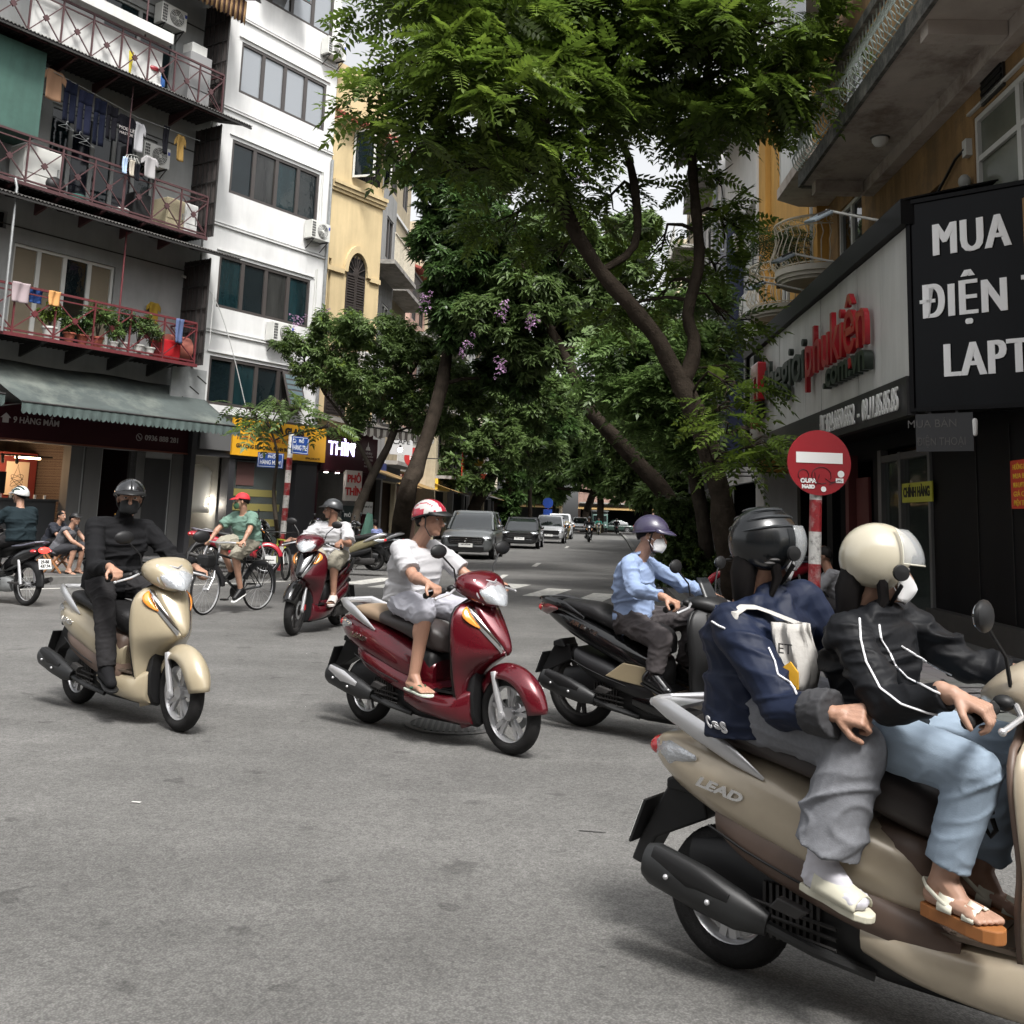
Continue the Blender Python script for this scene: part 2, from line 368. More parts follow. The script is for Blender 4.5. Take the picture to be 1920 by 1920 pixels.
def walkway(name, line, side, kerbname):
    m = MB(); n = len(line); top = []; out = []
    for i, p in enumerate(line):
        d = (line[min(i+1, n-1)]-line[max(i-1, 0)]).normalized(); nrm = Vector((-d.y, d.x, 0))*side
        top.append((p+nrm*.22)); out.append(p+nrm*26)
    m.add([(*q.xy, .125) for q in top]+[(*q.xy, .125) for q in out], [(i, i+1, n+i+1, n+i) for i in range(n-1)])
    struct(name, m, pave, smooth=False)
    k = MB(); seg = .9; acc = 0; cur = line[0]; i = 1
    pts = [line[0]]
    for i in range(1, n):
        L_ = (line[i]-line[i-1]).length; c = max(1, int(L_/seg))
        for j in range(1, c+1): pts.append(line[i-1].lerp(line[i], j/c))
    kerb = thing(kerbname, None, None); kerb['kind'] = 'structure'; del_keys = [q for q in ('label', 'category') if q in kerb]
    for q in del_keys: del kerb[q]
    near = [i for i in range(len(pts)-1) if 4 < pts[i].length < 42]
    far = MB(); r = random.Random(3)
    for i in range(len(pts)-1):
        a, b = pts[i], pts[i+1]; d = (b-a); L_ = d.length; ang = math.atan2(d.y, d.x)
        T = frame(a.x, a.y, ang)
        y0, y1 = (0, .22) if side > 0 else (-.22, 0)
        if i in near[:140]:
            kb = MB(); kb.box(.006, L_-.006, y0, y1, 0, .132+r.uniform(-.004, .004)); o = part('kerb_stone', kb, kerb_mat, kerb, smooth=False); o.matrix_local = T
        else: far.box(.006, L_-.006, y0, y1, 0, .131, T)
    part('kerb_run', far, kerb_mat, kerb, smooth=False, kind='stuff')
walkway('left_pavement', LK, 1, 'left_kerb'); walkway('right_pavement', RK, -1, 'right_kerb')
# painted markings
SD = rad(90-5.3); sdir = Vector((math.cos(SD), math.sin(SD), 0))
zeb = thing('zebra_crossing', None, None)
for q in ('label', 'category'):
    if q in zeb: del zeb[q]
zeb['kind'] = 'structure'
def stripe(cx, cy, L_, w, ang, parent=zeb, name='stripe'):
    m = MB(); m.add([Vector((x*L_/2, y*w/2, .004)) for x, y in ((-1, -1), (1, -1), (1, 1), (-1, 1))], [(0, 1, 2, 3)])
    o = part(name, m, paint_white, parent, smooth=False); o.matrix_local = frame(cx, cy, ang); return o
for px, py, Ln, w in ((697, 1089.5, 2.3, .5), (735, 1097.5, 1.6, .42), (950, 1101.5, 2.3, .5), (1028, 1111, 2.3, .5), (1118, 1121, 2.3, .5)):
    p = gr(px, py); stripe(p.x, p.y, Ln, w, SD-.16)
zb = gr(800, 1096); 
ln = thing('lane_line', None, None); ln['kind'] = 'structure'
for q in ('label', 'category'):
    if q in ln: del ln[q]
for px, py, Ln, w in ((940, 1082.5, 2.2, .15), (1006, 1059, 2.5, .15), (1063, 1026, 3.4, .15)):
    p = gr(px, py); stripe(p.x, p.y, Ln, w, SD, ln, 'dash')
el = MB(); pts = [LK[i] for i in range(len(LK))]
for i in range(6, 30):
    a, b = LK[i], LK[i+1]; d = (b-a).normalized(); nn = Vector((d.y, -d.x, 0))
    el.add([(*(a+nn*.75).xy, .004), (*(b+nn*.75).xy, .004), (*(b+nn*.88).xy, .004), (*(a+nn*.88).xy, .004)], [(0, 1, 2, 3)])
struct('edge_line', el, paint_white, smooth=False)
# manhole cover
mh = thing('manhole_cover', 'round cast iron drain cover in the asphalt under the red scooter', 'manhole cover', Matrix.Translation((-.33, 7.42, .005)))
iron = M('cast_iron', (.10, .098, .095), .7, .3, var=.2, vs=8)
m = MB(); m.lathe([(.33, 0), (.33, .006), (.29, .006), (.29, .001)], n=36, caps=False); part('rim', m, iron, mh)
m = MB(); m.lathe([(.285, 0), (.285, .002)], n=36); part('plate', m, M('iron_dark', (.05, .05, .05), .8), mh)
for i in range(-6, 7):
    h = math.sqrt(max(.27**2-(i*.042)**2, 0)); m = MB(); m.box(i*.042-.008, i*.042+.008, -h, h, .002, .009); part('grate_bar', m, iron, mh, smooth=False)
# scattered specks of litter, cracks
lit = MB(); r = random.Random(5)
for _ in range(9):
    x, y = r.uniform(-4, 3), r.uniform(3.6, 11); s_ = r.uniform(.006, .018); a = r.uniform(0, 6)
    lit.add([(x+s_*math.cos(a+q)*r.uniform(.4, 1), y+s_*math.sin(a+q)*r.uniform(.4, 1), .004+r.uniform(0, .003)) for q in (0, 1.5, 3, 4.6)], [(0, 1, 2, 3)])
p = gr(255, 1506); lit.add([(p.x+dx, p.y+dy, .006) for dx, dy in ((-.025, 0), (.02, -.01), (.026, .006), (-.02, .012))], [(0, 1, 2, 3)])
cr_ = MB(); tar = M('dark_crack', (.03, .029, .028), .9)
for (px, py, a_, n_) in ((1280, 1315, .1, 7), (1000, 1240, -.3, 6), (1085, 1558, -.15, 1), (60, 1255, .1, 7)):
    q = gr(px, py); a = a_
    for _ in range(n_):
        L_ = r.uniform(.06, .2); q2 = q+Vector((math.cos(a)*L_, math.sin(a)*L_, 0)); w_ = r.uniform(.003, .007); s_ = Vector((-math.sin(a), math.cos(a), 0))*w_
        cr_.add([(*(q+s_).xy, .003), (*(q-s_).xy, .003), (*(q2-s_*.7).xy, .003), (*(q2+s_*.7).xy, .003)], [(0, 1, 2, 3)]); q = q2; a = a_+r.uniform(-.6, .6)
struct('road_cracks', cr_, tar, kind='stuff', smooth=False)
struct('paper_litter', lit, M('paper_scrap', (.6, .6, .57), .8), kind='stuff', smooth=False)
# ================= BUILDING TOOLS (facade frame: x along the wall, -y towards the street, z up)
def wall_open(m, s0, s1, z0, z1, ops, y=0., rev=.16, depth=8., back=True):
    xs = sorted({s0, s1, *[o[0] for o in ops], *[o[1] for o in ops]}); zs = sorted({z0, z1, *[o[2] for o in ops], *[o[3] for o in ops]})
    xs = [x for x in xs if s0 <= x <= s1]; zs = [z for z in zs if z0 <= z <= z1]
    for i in range(len(xs)-1):
        for j in range(len(zs)-1):
            cx, cz = (xs[i]+xs[i+1])/2, (zs[j]+zs[j+1])/2
            if any(o[0] < cx < o[1] and o[2] < cz < o[3] for o in ops): continue
            m.add([(xs[i], y, zs[j]), (xs[i+1], y, zs[j]), (xs[i+1], y, zs[j+1]), (xs[i], y, zs[j+1])], [(0, 1, 2, 3)])
    for a, b, c, d in ops:
        for q in (((a, c), (a, d)), ((b, d), (b, c)), ((a, d), (b, d)), ((b, c), (a, c))):
            (x0, zz0), (x1, zz1) = q; m.add([(x0, y, zz0), (x1, y, zz1), (x1, y+rev, zz1), (x0, y+rev, zz0)], [(0, 1, 2, 3)])
    if back:
        m.add([(s0, y, z0), (s0, y, z1), (s0, y+depth, z1), (s0, y+depth, z0)], [(0, 1, 2, 3)])
        m.add([(s1, y, z0), (s1, y, z1), (s1, y+depth, z1), (s1, y+depth, z0)], [(0, 1, 2, 3)])
        m.add([(s0, y, z1), (s1, y, z1), (s1, y+depth, z1), (s0, y+depth, z1)], [(0, 1, 2, 3)])
        m.add([(s0, y+depth, z0), (s1, y+depth, z0), (s1, y+depth, z1), (s0, y+depth, z1)], [(0, 1, 2, 3)])
    return m
def window(par, s0, s1, z0, z1, n=4, fm=dark_frame, gm=win_glass, y=.0, fw=.07, gap=.03, mull=None, transom=None, label=None):
    m = MB(); d0, d1 = y-.03, y+.06
    m.box(s0, s1, d0, d1, z0, z0+fw); m.box(s0, s1, d0, d1, z1-fw, z1); m.box(s0, s0+fw, d0, d1, z0+fw, z1-fw); m.box(s1-fw, s1, d0, d1, z0+fw, z1-fw)
    w = (s1-s0)/n; mw = mull or fw*1.5
    for i in range(1, n): m.box(s0+w*i-mw/2, s0+w*i+mw/2, d0+.004, d1, z0+fw, z1-fw)
    if transom: m.box(s0+fw, s1-fw, d0+.008, d1, transom-fw/2, transom+fw/2)
    f = part('window', m, fm, par, smooth=False, label=label)
    for i in range(n):
        g = MB(); a = s0+w*i+(fw if i == 0 else mw/2); b = s0+w*(i+1)-(fw if i == n-1 else mw/2)
        g.add([(a, y+.02, z0+fw), (b, y+.02, z0+fw), (b, y+.02, z1-fw), (a, y+.02, z1-fw)], [(0, 1, 2, 3)]); part('pane', g, gm if not isinstance(gm, list) else gm[i % len(gm)], f, smooth=False)
    return f
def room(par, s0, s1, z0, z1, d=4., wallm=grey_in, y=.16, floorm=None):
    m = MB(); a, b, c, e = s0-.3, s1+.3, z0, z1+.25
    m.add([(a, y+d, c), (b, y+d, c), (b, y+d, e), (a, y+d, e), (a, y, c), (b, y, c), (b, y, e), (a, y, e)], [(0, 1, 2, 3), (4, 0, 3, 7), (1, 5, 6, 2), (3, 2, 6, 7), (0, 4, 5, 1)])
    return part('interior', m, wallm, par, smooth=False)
def ac_unit(label, T, group='air conditioner outdoor units'):
    t = thing('air_conditioner', label, 'air conditioner', T, group)
    m = MB(); m.box(-.4, .4, -.32, 0, 0, .56); part('casing', m, ac_white, t, smooth=False, bevel=.012)
    m = MB(); m.lathe([(.225, -.335), (.225, -.325)], (.08, 0, .28), 'Y', 28); part('fan_opening', m, ac_dark, t)
    m = MB()
    for r_ in (.05, .09, .13, .17, .21): m.torus((.08, -.342, .28), r_, .0075, 'Y', 22, 4)
    for k in range(6): a = k*PI/3; m.bar((.08, -.342, .28), (.08+.22*math.cos(a), -.342, .28+.22*math.sin(a)), .008)
    m.lathe([(.04, -.352), (.04, -.34)], (.08, 0, .28), 'Y', 14); part('fan_grille', m, ac_white, t)
    m = MB()
    for i in range(3):
        for j in range(6): m.box(-.372+i*.05, -.334+i*.05, -.327, -.3215, .05+j*.08, .108+j*.08)
    part('side_grille', m, ac_dark, t, smooth=False)
    m = MB(); m.box(.32, .385, -.328, -.3215, .38, .47); part('rating_label', m, M('blue_label', (.05, .08, .35), .5), t, smooth=False)
    for x in (-.3, .3):
        b = MB(); b.box(x-.015, x+.015, -.36, 0, -.04, -.004); b.bar((x, -.33, -.03), (x, 0, -.3), .02); part('bracket', b, dark_steel, t, smooth=False)
    return t
def x_rail(par, s0, s1, z0, z1, n, y=-1., mat_=rust_red, ends=True, y_back=0.):
    """balcony railing: top, middle and bottom rails, posts, crossed bars with square plates"""
    t = .035
    for z, w in ((z1, .05), (z1-.14, .03), (z0+.06, .04)):
        m = MB(); m.box(s0, s1, y-w/2, y+w/2, z-w/2, z+w/2); part('rail', m, mat_, par, smooth=False)
    w = (s1-s0)/n
    for i in range(n+1):
        m = MB(); x = s0+w*i; m.box(x-t/2, x+t/2, y-t/2-.003, y+t/2-.003, z0, z1); part('post', m, mat_, par, smooth=False)
    for i in range(n):
        a = s0+w*i; zb, zt = z0+.08, z1-.16; c = (a+w/2, y, (zb+zt)/2)
        m = MB()
        for px_, pz_ in ((a, zb), (a+w, zb), (a, zt), (a+w, zt)): m.bar((px_, y, pz_), c, .024)
        q = .085; m.prism([(c[0]-q, c[2]), (c[0], c[2]-q), (c[0]+q, c[2]), (c[0], c[2]+q)], y-.02, y+.02); part('cross_brace', m, mat_, par, smooth=False)
    if ends:
        for x in (s0, s1):
            m = MB()
            for z in (z1, z0+.06): m.box(x-.02, x+.02, y+.02, y_back, z-.02, z+.02)
            m.bar((x, y, z0+.06), (x, y_back, z1), .02); m.bar((x, y, z1), (x, y_back, z0+.06), .02); part('side_rail', m, mat_, par, smooth=False)
def corrugated(m, s0, s1, y0, z0, y1, z1, pitch=.09, amp=.02):
    n = int((s1-s0)/pitch*2); top = []; bot = []
    for i in range(n+1):
        x = s0+(s1-s0)*i/n; h = amp if i % 2 else -amp; top.append((x, y0, z0+h)); bot.append((x, y1, z1+h))
    return m.grid([top, bot])
ML = frame(-10.28, 24.84, rad(56))
def Lp(s, y, z=0): return ML @ Vector((s, y, z))
# ---------------- old apartment block with iron balconies
old = thing('apartment_block', 'old grey apartment block with maroon iron balconies and a green canvas shop awning', 'building', ML)
m = MB()
ops_old = [(-2.25, .42, 5.15, 7.3), (-1.7, 1.3, 8.5, 10.9), (-2.9, -2.5, 7.55, 7.95), (-.6, 1.6, 12.0, 14.3), (-2.75, -.05, .12, 2.75), (.55, 1.5, .12, 2.75), (-6.6, -3.6, 5.2, 7.3), (-6.6, -3.6, 8.5, 10.8)]
wall_open(m, -9, 2.95, 0, 17.2, ops_old, rev=.2); part('wall', m, grey_plaster, old, smooth=False)
window(old, -2.25, .42, 5.15, 7.3, 4, white_frame, [curtain, curtain, win_glass, curtain], y=.1)
window(old, -1.7, 1.3, 8.5, 10.9, 5, M('grey_frame', (.22, .225, .22), .6), [win_glass, M('dark_room_glass', (.006, .007, .012), .1)], y=.1)
window(old, -.6, 1.6, 12.0, 14.3, 2, M('grey_frame', (.22, .225, .22), .6), win_glass, y=.1)
window(old, -6.6, -3.6, 5.2, 7.3, 4, white_frame, curtain, y=.1); window(old, -6.6, -3.6, 8.5, 10.8, 4, white_frame, win_glass, y=.1)
m = MB(); m.add([(-2.9, .15, 7.55), (-2.5, .15, 7.55), (-2.5, .15, 7.95), (-2.9, .15, 7.95)], [(0, 1, 2, 3)]); part('vent_hole', m, dark_in, old, smooth=False)
for z in (7.65, 10.98, 14.5):
    m = MB(); m.box(-9, 2.94, -.015, .0, z, z+.03); part('plaster_joint', m, dark_steel, old, smooth=False)
m = MB(); m.box(-3.9, -2.55, -.96, -.02, 8.45, 11.62); m2 = MB(); m2.box(-3.9, -2.55, -1.0, -.02, 9.52, 11.55); part('enclosed_balcony', m2, green_wall, old, smooth=False)
for z in (5.02, 8.38, 11.78):           # grate floors on brackets
    fl = MB(); x1 = 2.25 if z < 11 else 2.45; x0 = -8.8
    for i in range(11): fl.box(x0, x1, -1.12+i*.105, -1.10+i*.105, z-.02, z)
    k = x0
    while k < x1: fl.box(k, k+.02, -1.12, -.05, z-.045, z-.022); k += .14
    part('floor_grate', fl, dark_steel, old, smooth=False, kind='stuff')
    m = MB(); m.box(x0, x1, -1.14, -1.09, z-.07, z+.01); part('edge_beam', m, rust_red if z > 6 else rust_red2, old, smooth=False)
    for i in range(9):
        b = MB(); x = -7.6+i*1.15; b.prism([(-1.1, z-.05), (0, z-.05), (0, z-.34)], x-.03, x+.03, 'YZ'); part('bracket', b, rust_red if z > 6 else dark_steel, old, smooth=False)
    m = MB(); m.box(x0, x1, -.9, -.01, z+.001, z+.014); part('floor_board', m, corr_rust, old, smooth=False)
x_rail(old, -8.6, 2.2, 5.04, 6.09, 11, -1.06, rust_red2, y_back=-.02)
x_rail(old, -8.6, 2.22, 8.40, 9.48, 13, -1.06, rust_red, y_back=-.02)
x_rail(old, -8.6, 2.42, 11.80, 12.95, 14, -1.06, rust_red, y_back=-.02)
m = MB(); m.box(-3.0, .55, -.93, -.88, 11.86, 12.86); part('white_rail_sheet', m, alu_white, old, smooth=False)
m = MB(); m.box(-2.4, .62, -1.22, -.92, 13.05, 13.32); part('blind_box', m, alu_white, old, smooth=False)
for z, y1 in ((7.98, -1.45), (11.68, -1.5), (15.35, -1.5)):
    m = MB(); corrugated(m, -8.9, 3.15, .0, z+.42, y1, z); part('corrugated_canopy', m, corr, old, smooth=False, thick=.012)
    m = MB(); m.box(-8.9, 3.15, y1+.02, y1+.06, z-.08, z-.03)
    for i in range(9): m.bar((-7.8+i*1.3, y1+.04, z-.05), (-7.8+i*1.3, -.01, z+.33), .035)
    part('canopy_frame', m, dark_steel, old, smooth=False)
for z0, z1 in ((5.05, 7.9), (8.5, 11.6), (11.9, 15.2)):        # corrugated side screens at the party wall
    m = MB(); n = 26
    rows = [[(2.52+(.02 if i % 2 else -.02), -1.05+1.03*i/n, z) for i in range(n+1)] for z in (z0, z1)]
    m.grid(rows); part('side_screen', m, corr_rust, old, smooth=False, thick=.01)
    m = MB()
    for k in range(5): m.box(2.46, 2.49, -1.05, -.02, z0+.3+k*.6, z0+.33+k*.6)
    for k in range(6): m.box(2.46, 2.49, -1.05+k*.2, -1.03+k*.2, z0, z1)
    part('screen_frame', m, dark_steel, old, smooth=False)
m = MB(); m.tube([(-.1, -1.06, 5.1), (-.1, -1.06, 7.95)], .022, 8); part('pole', m, rust_red2, old)
m = MB(); m.tube([(-.1, -1.06, 13.), (-.1, -1.06, 15.3)], .022, 8); m.tube([(-.3, -1.06, 8.45), (-.3, -1.06, 11.6)], .016, 8); part('pole', m, rust_red, old)
m = MB(); m.tube([(-3., -1.2, 5), (-3.02, -1.2, 8.2), (-3.05, -1.15, 8.4)], .03, 8); part('downpipe', m, steel, old)
m = MB(); m.tube([(2.4, -.05, 7.5), (2.62, -.05, 7.48), (2.68, -.05, 7.35), (2.66, -.05, 6.75), (2.55, -.05, 6.62)], .04, 8); part('drain_pipe', m, white_frame, old)
# ground floor: shop front
m = MB(); m.box(-8.9, 2.95, -.16, -.02, 2.78, 3.6); part('fascia', m, maroon, old, smooth=False)
m = MB(); m.box(-8.9, 2.95, -.19, -.165, 2.76, 2.80); part('fascia_trim', m, M('copper_trim', (.2, .07, .05), .4, .5), old, smooth=False)
text('lettering', '9 HÀNG MẮM', letter_dim, old, FT(-1.36, -.165, 3.22), .20, .02, .002, width=1.12, label='shop address lettering')
text('lettering', '0936 888 281', letter_dim, old, FT(2.12, -.165, 3.10), .19, .02, .002, label='telephone number lettering')
m = MB(); m.prism([(-2.18, 3.14), (-2.04, 3.14), (-2.04, 3.25), (-1.99, 3.25), (-2.11, 3.36), (-2.23, 3.25), (-2.18, 3.25)], -.18, -.163); part('house_logo', m, letter_dim, old, smooth=False)
m = MB(); m.torus((1.42, -.17, 3.1), .085, .009, 'Y', 20, 5); m.bar((1.38, -.17, 3.14), (1.46, -.17, 3.06), .02); part('phone_logo', m, letter_dim, old)
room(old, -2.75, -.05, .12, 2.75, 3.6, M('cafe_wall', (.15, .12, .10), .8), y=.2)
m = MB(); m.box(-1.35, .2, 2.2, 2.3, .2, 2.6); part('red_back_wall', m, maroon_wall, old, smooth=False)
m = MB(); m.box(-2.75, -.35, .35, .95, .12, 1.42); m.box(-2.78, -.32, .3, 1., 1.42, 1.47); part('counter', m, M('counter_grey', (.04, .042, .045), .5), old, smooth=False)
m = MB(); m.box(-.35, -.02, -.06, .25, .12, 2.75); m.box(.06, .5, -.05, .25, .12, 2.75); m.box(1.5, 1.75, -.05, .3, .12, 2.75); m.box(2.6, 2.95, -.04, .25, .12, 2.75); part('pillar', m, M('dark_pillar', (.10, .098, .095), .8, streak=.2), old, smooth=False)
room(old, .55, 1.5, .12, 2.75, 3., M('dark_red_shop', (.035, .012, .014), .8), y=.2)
m = MB(); m.box(1.78, 2.55, -.02, .1, .15, 2.6); part('dark_door', m, M('dark_door_panel', (.03, .03, .032), .5, streak=.3), old, smooth=False)
m = MB(); m.box(-.4, .35, .8, .86, 0, .02); 
poster = MB(); poster.box(0, .6, 0, .02, 0, .82)
ps = solo('poster', poster, M('pale_poster', (.55, .45, .36), .6), 'pale cafe poster with a looped line drawing on the red wall', 'poster', ML @ Matrix.Translation((-.62, 2.16, 1.55)), smooth=False)
lp = []
for k in range(90):
    a = k/89*2*PI*3; lp.append((.3+.16*math.sin(a)*(1-.0*k), -.004, .36+.12*math.cos(a*.67)+.05*math.sin(a*1.3)))
m = MB(); m.tube(lp, .006, 5); m.tube([(.14, -.004, .3), (.27, -.004, .62), (.3, -.004, .76), (.33, -.004, .62), (.46, -.004, .3)], .005, 5); part('line_drawing', m, black_print, ps)
text('lettering', 'Café', black_print, ps, Matrix.Translation((.3, -.004, .1)) @ RX90, .12, .004, .003)
tb = MB(); tb.box(-.02, .62, 0, .05, 0, .045); solo('tube_lamp', tb, lamp_warm, 'lit warm tube lamp over the cafe counter', 'lamp', ML @ Matrix.Translation((-.95, 1.2, 2.42)), smooth=False)
for x_, e_ in ((-1, 26), (-2.2, 14)): cl_ = bpy.data.lights.new('tube_and_fill_light', 'POINT'); cl_.energy = e_; cl_.shadow_soft_size = .2; cl_.color = (1, .66, .38); cl_o = bpy.data.objects.new('tube_and_fill_light', cl_); C.objects.link(cl_o); cl_o.matrix_world = ML @ Matrix.Translation((x_, 1.3, 2.2))  # first is the tube's own light, second is added fill without a lamp
m = MB(); m.box(-2.75, -.3, .75, .79, 2.45, 2.49); 
for i in range(5): m.cap((-2.6+i*.35, .77, 2.45), (-2.6+i*.35, .74, 2.3), .035, .04)
part('track_spots', m, dark_steel, old)
cups = MB()
for i in range(9): cups.lathe([(.03, 0), (.036, .09)], (-2.2+i*.2+.05*(i % 3), .6, 1.47), n=8)
solo('cups', cups, letter_white, 'white cups lined up on the cafe counter', 'cups', ML, kind='stuff')
bl = thing('tablet', 'black screen standing on the left of the cafe counter', 'screen', ML @ Matrix.Translation((-1.75, .6, 1.47)))
m = MB(); m.box(-.25, .25, 0, .05, .1, .6); part('screen', m, blackp, bl, smooth=False, bevel=.01); m = MB(); m.box(-.05, .05, .01, .04, 0, .1); part('stand', m, blackp, bl, smooth=False)
# green awnings
def canvas_awning(label, s0, s1, zt, zb, yb, mat_a, mat_v, skew=0., stripes=None, T=ML, group=None, scal=.12, vh=.26, name='awning'):
    a = thing(name, label, 'awning', T, group); m = MB(); n = 40; rows = []
    for j in range(7):
        t = j/6; rows.append([(s0+(s1-s0)*i/n+skew*t, -.03+(yb+.03)*t, zt+(zb-zt)*t-.07*math.sin(t*PI)+.012*math.sin(i*.9)*t+.02*math.sin(i*.35+t*3)) for i in range(n+1)])
    m.grid(rows); part('canvas', m, mat_a, a, thick=.006)
    k = int((s1-s0)/scal); m = MB(); v = []; cols = []
    P0 = []; P1 = []
    for i in range(k*4+1):
        x = s0+skew+(s1-s0)*i/(k*4); ph = (i % 4)/4; h = vh*(.78+.22*abs(math.sin(ph*PI))); P0.append((x, yb-.004, zb)); P1.append((x, yb-.012+.02*math.sin(i*.8), zb-h))
    if stripes:
        for i in range(k*4): m.cur = (i//2) % 2; m.add([P0[i], P0[i+1], P1[i+1], P1[i]], [(0, 1, 2, 3)])
        part('valance', m, [mat_v, stripes], a, smooth=False, thick=.004)
    else: m.grid([P0, P1]); part('valance', m, mat_v, a, smooth=False, thick=.004)
    m = MB(); m.tube([(s0+skew, yb, zb), (s1+skew, yb, zb)], .022, 8)
    for x in (s0+.1, (s0+s1)/2, s1-.1): m.tube([(x+skew, yb+.02, zb-.02), (x, -.02, zb-.15 if zb-.15 > 2.5 else zb)], .016, 6)
    part('frame', m, dark_steel, a); return a
canvas_awning('large weathered green canvas awning over the maroon shop fascia', -2.95, 3.05, 4.55, 3.5, -1.75, awning_green, awning_edge, .25)
canvas_awning('green canvas awning cut off by the left edge of the picture', -9, -3.15, 4.55, 3.62, -1.7, awning_green, awning_edge, .1)
m = MB(); m.box(2.0, 3.1, -.5, -.44, 3.65, 5.0); sheet = part('sheet_wrap', m, M('silver_wrap_sheet', (.30, .31, .31), .5, .2, var=.15, vs=3), old, smooth=False)
for k in range(4): text('print', '▬▬▬', black_print, sheet, FT(2.3+k*.22, -.503, 3.85+k*.3, 0) @ Matrix.Rotation(-.5, 4, 'Z'), .12, .002)
# ---------------- white building
wb = thing('white_building', 'narrow white building with rows of dark framed windows', 'building', ML)
rows = [(3.55, 7.0, 4.2, 5.53), (3.62, 7.15, 6.9, 8.4), (3.75, 7.25, 10.22, 11.8), (3.82, 7.3, 13.24, 14.78), (3.9, 7.4, 16.4, 18.2)]
m = MB(); wall_open(m, 3.02, 7.74, 3.95, 20.5, rows, y=-.02); m.box(3.02, 3.12, -.02, .4, 0, 3.95); part('wall', m, white_plaster, wb, smooth=False)
tg_ = M('teal_tinted_glass', (.010, .028, .032), .06, spec=.5, streak=.7, bump=.3, bs=1.1); tg2 = M('curtained_glass', (.035, .036, .034), .12, spec=.5, streak=.8)
sk = M('painted_sky_glass', (.30, .32, .34), .06, .25, spec=.9)  # pale base colour paints the bright sky reflection into the upper panes
for i, r_ in enumerate(rows): window(wb, *r_, 4, dark_frame, [win_glass, tg_, win_glass, tg2][i:]+[tg_] if i < 3 else ([sk] if i > 3 else [sk, sk, sk, sk]), y=.03, fw=.085)
for z in (6.2, 9.22, 12.62, 15.45):
    m = MB(); m.box(3.02, 7.74, -.075, -.022, z-.035, z+.0); m.box(3.02, 7.74, -.06, -.022, z+.05, z+.075); part('string_course', m, white_plaster, wb, smooth=False)
for r_ in rows:
    m = MB(); m.box(r_[0]-.12, r_[1]+.12, -.07, -.022, r_[3]+.1, r_[3]+.13); part('drip_moulding', m, white_plaster, wb, smooth=False)
# opened sashes
for (x, z0, z1, a) in ((4.1, 16.6, 17.9, -1.0), (5.0, 16.5, 17.9, -.9)):
    m = MB(); T = Matrix.Translation((x, -.06, z0+1.3)) @ Matrix.Rotation(-.45, 4, 'X'); m.box(0, .85, -.03, .0, -1.25, 0, T); o = part('open_sash', m, dark_frame, wb, smooth=False); m = MB(); m.box(.07, .78, -.036, -.031, -1.18, -.07, T); part('pane', m, M('teal_glass', (.02, .10, .11), .06, spec=.9), o, smooth=False)
m = MB(); T = Matrix.Translation((6.2, -.05, 5.45)) @ Matrix.Rotation(-.35, 4, 'X'); m.box(0, .7, -.03, .0, -1.15, 0, T); o = part('open_sash', m, dark_frame, wb, smooth=False)
m = MB(); [m.box(.07, .63, -.04, -.031, -1.08+k*.17, -.96+k*.17, T) for k in range(6)]; part('pane', m, M('frosted_teal', (.09, .13, .14), .3), o, smooth=False)
m = MB(); m.tube([(7.68, -.1, 3.9), (7.68, -.1, 12.4)], .05, 8); part('downpipe', m, steel, wb)
for z in (8.9, 12.0):
    m = MB(); m.tube([(7.3, -.05, z-2.2), (7.32, -.05, z-.15), (7.38, -.05, z-.1), (7.42, -.05, z-2.0)], .014, 6); part('ac_pipe', m, white_frame, wb)
ac_unit('air conditioner unit on the white wall below the top window', ML @ Matrix.Translation((7.3, -.06, 15.65)))
ac_unit('air conditioner unit on the white wall between the middle windows', ML @ Matrix.Translation((7.1, -.06, 9.62)))
ac_unit('air conditioner unit on the white wall just above the leaves of the small tree', ML @ Matrix.Translation((5.85, -.06, 6.24)))
cable = MB(); q0, q1 = Vector((2.6, -.95, 7.05)), Vector((3.95, -1.2, 4.0))
cable.tube([Vector((2.62, -1.1, 5.6)), Vector((2.63, -1.1, 7.0))] , .012, 6)
cable.tube([q0.lerp(q1, t/14)+Vector((0, 0, .35*math.sin(PI*(t/14)**.8))) for t in range(15)], .014, 6); solo('cable', cable, M('pale_cable', (.42, .42, .41), .6), 'thick pale cable drooping from the old balcony to the yellow sign', 'cable', ML)
# white building ground floor: dark frame shops and yellow board
m = MB(); m.box(2.97, 3.12, -.3, .1, 0, 3.95); m.box(3.12, 7.74, -.25, .1, 2.78, 3.95); m.box(4.35, 4.55, -.22, .1, 0, 2.78); m.box(6.9, 7.74, -.2, .1, 0, 2.78); part('shop_frame', m, M('charcoal_cladding', (.03, .03, .033), .5), wb, smooth=False)
room(wb, 3.2, 4.35, .12, 2.78, 4., M('lit_room', (.42, .41, .38), .8), y=.1); room(wb, 4.6, 6.9, .12, 2.78, 2.5, M('dim_room', (.09, .09, .085), .8), y=.15)
m = MB(); m.add([(4.55, 0, .3), (6.9, 0, .3), (6.9, 0, 2.75), (4.55, 0, 2.75)], [(0, 1, 2, 3)]); gf = part('shop_glass', m, M('shop_glass', (.10, .115, .11), .06, spec=.7, alpha=.65), wb, smooth=False)
for k, (z, w) in enumerate(((1.85, 1.6), (1.45, 1.75), (1.02, 1.6))):
    m = MB(); m.box(4.75, 4.75+w, -.012, -.006, z-.1, z+.1); b = part('glass_lettering_band', m, M('faded_yellow_print', (.22, .19, .06), .6), wb, smooth=False)
m = MB(); m.box(4.8, 5.45, -.014, -.005, 2.05, 2.7); part('brown_poster', m, M('brown_poster', (.10, .05, .045), .6), wb, smooth=False)
m = MB(); m.box(3.3, 4.3, 1.6, 1.9, .12, 1.1); part('wooden_counter', m, pale_wood, wb, smooth=False)
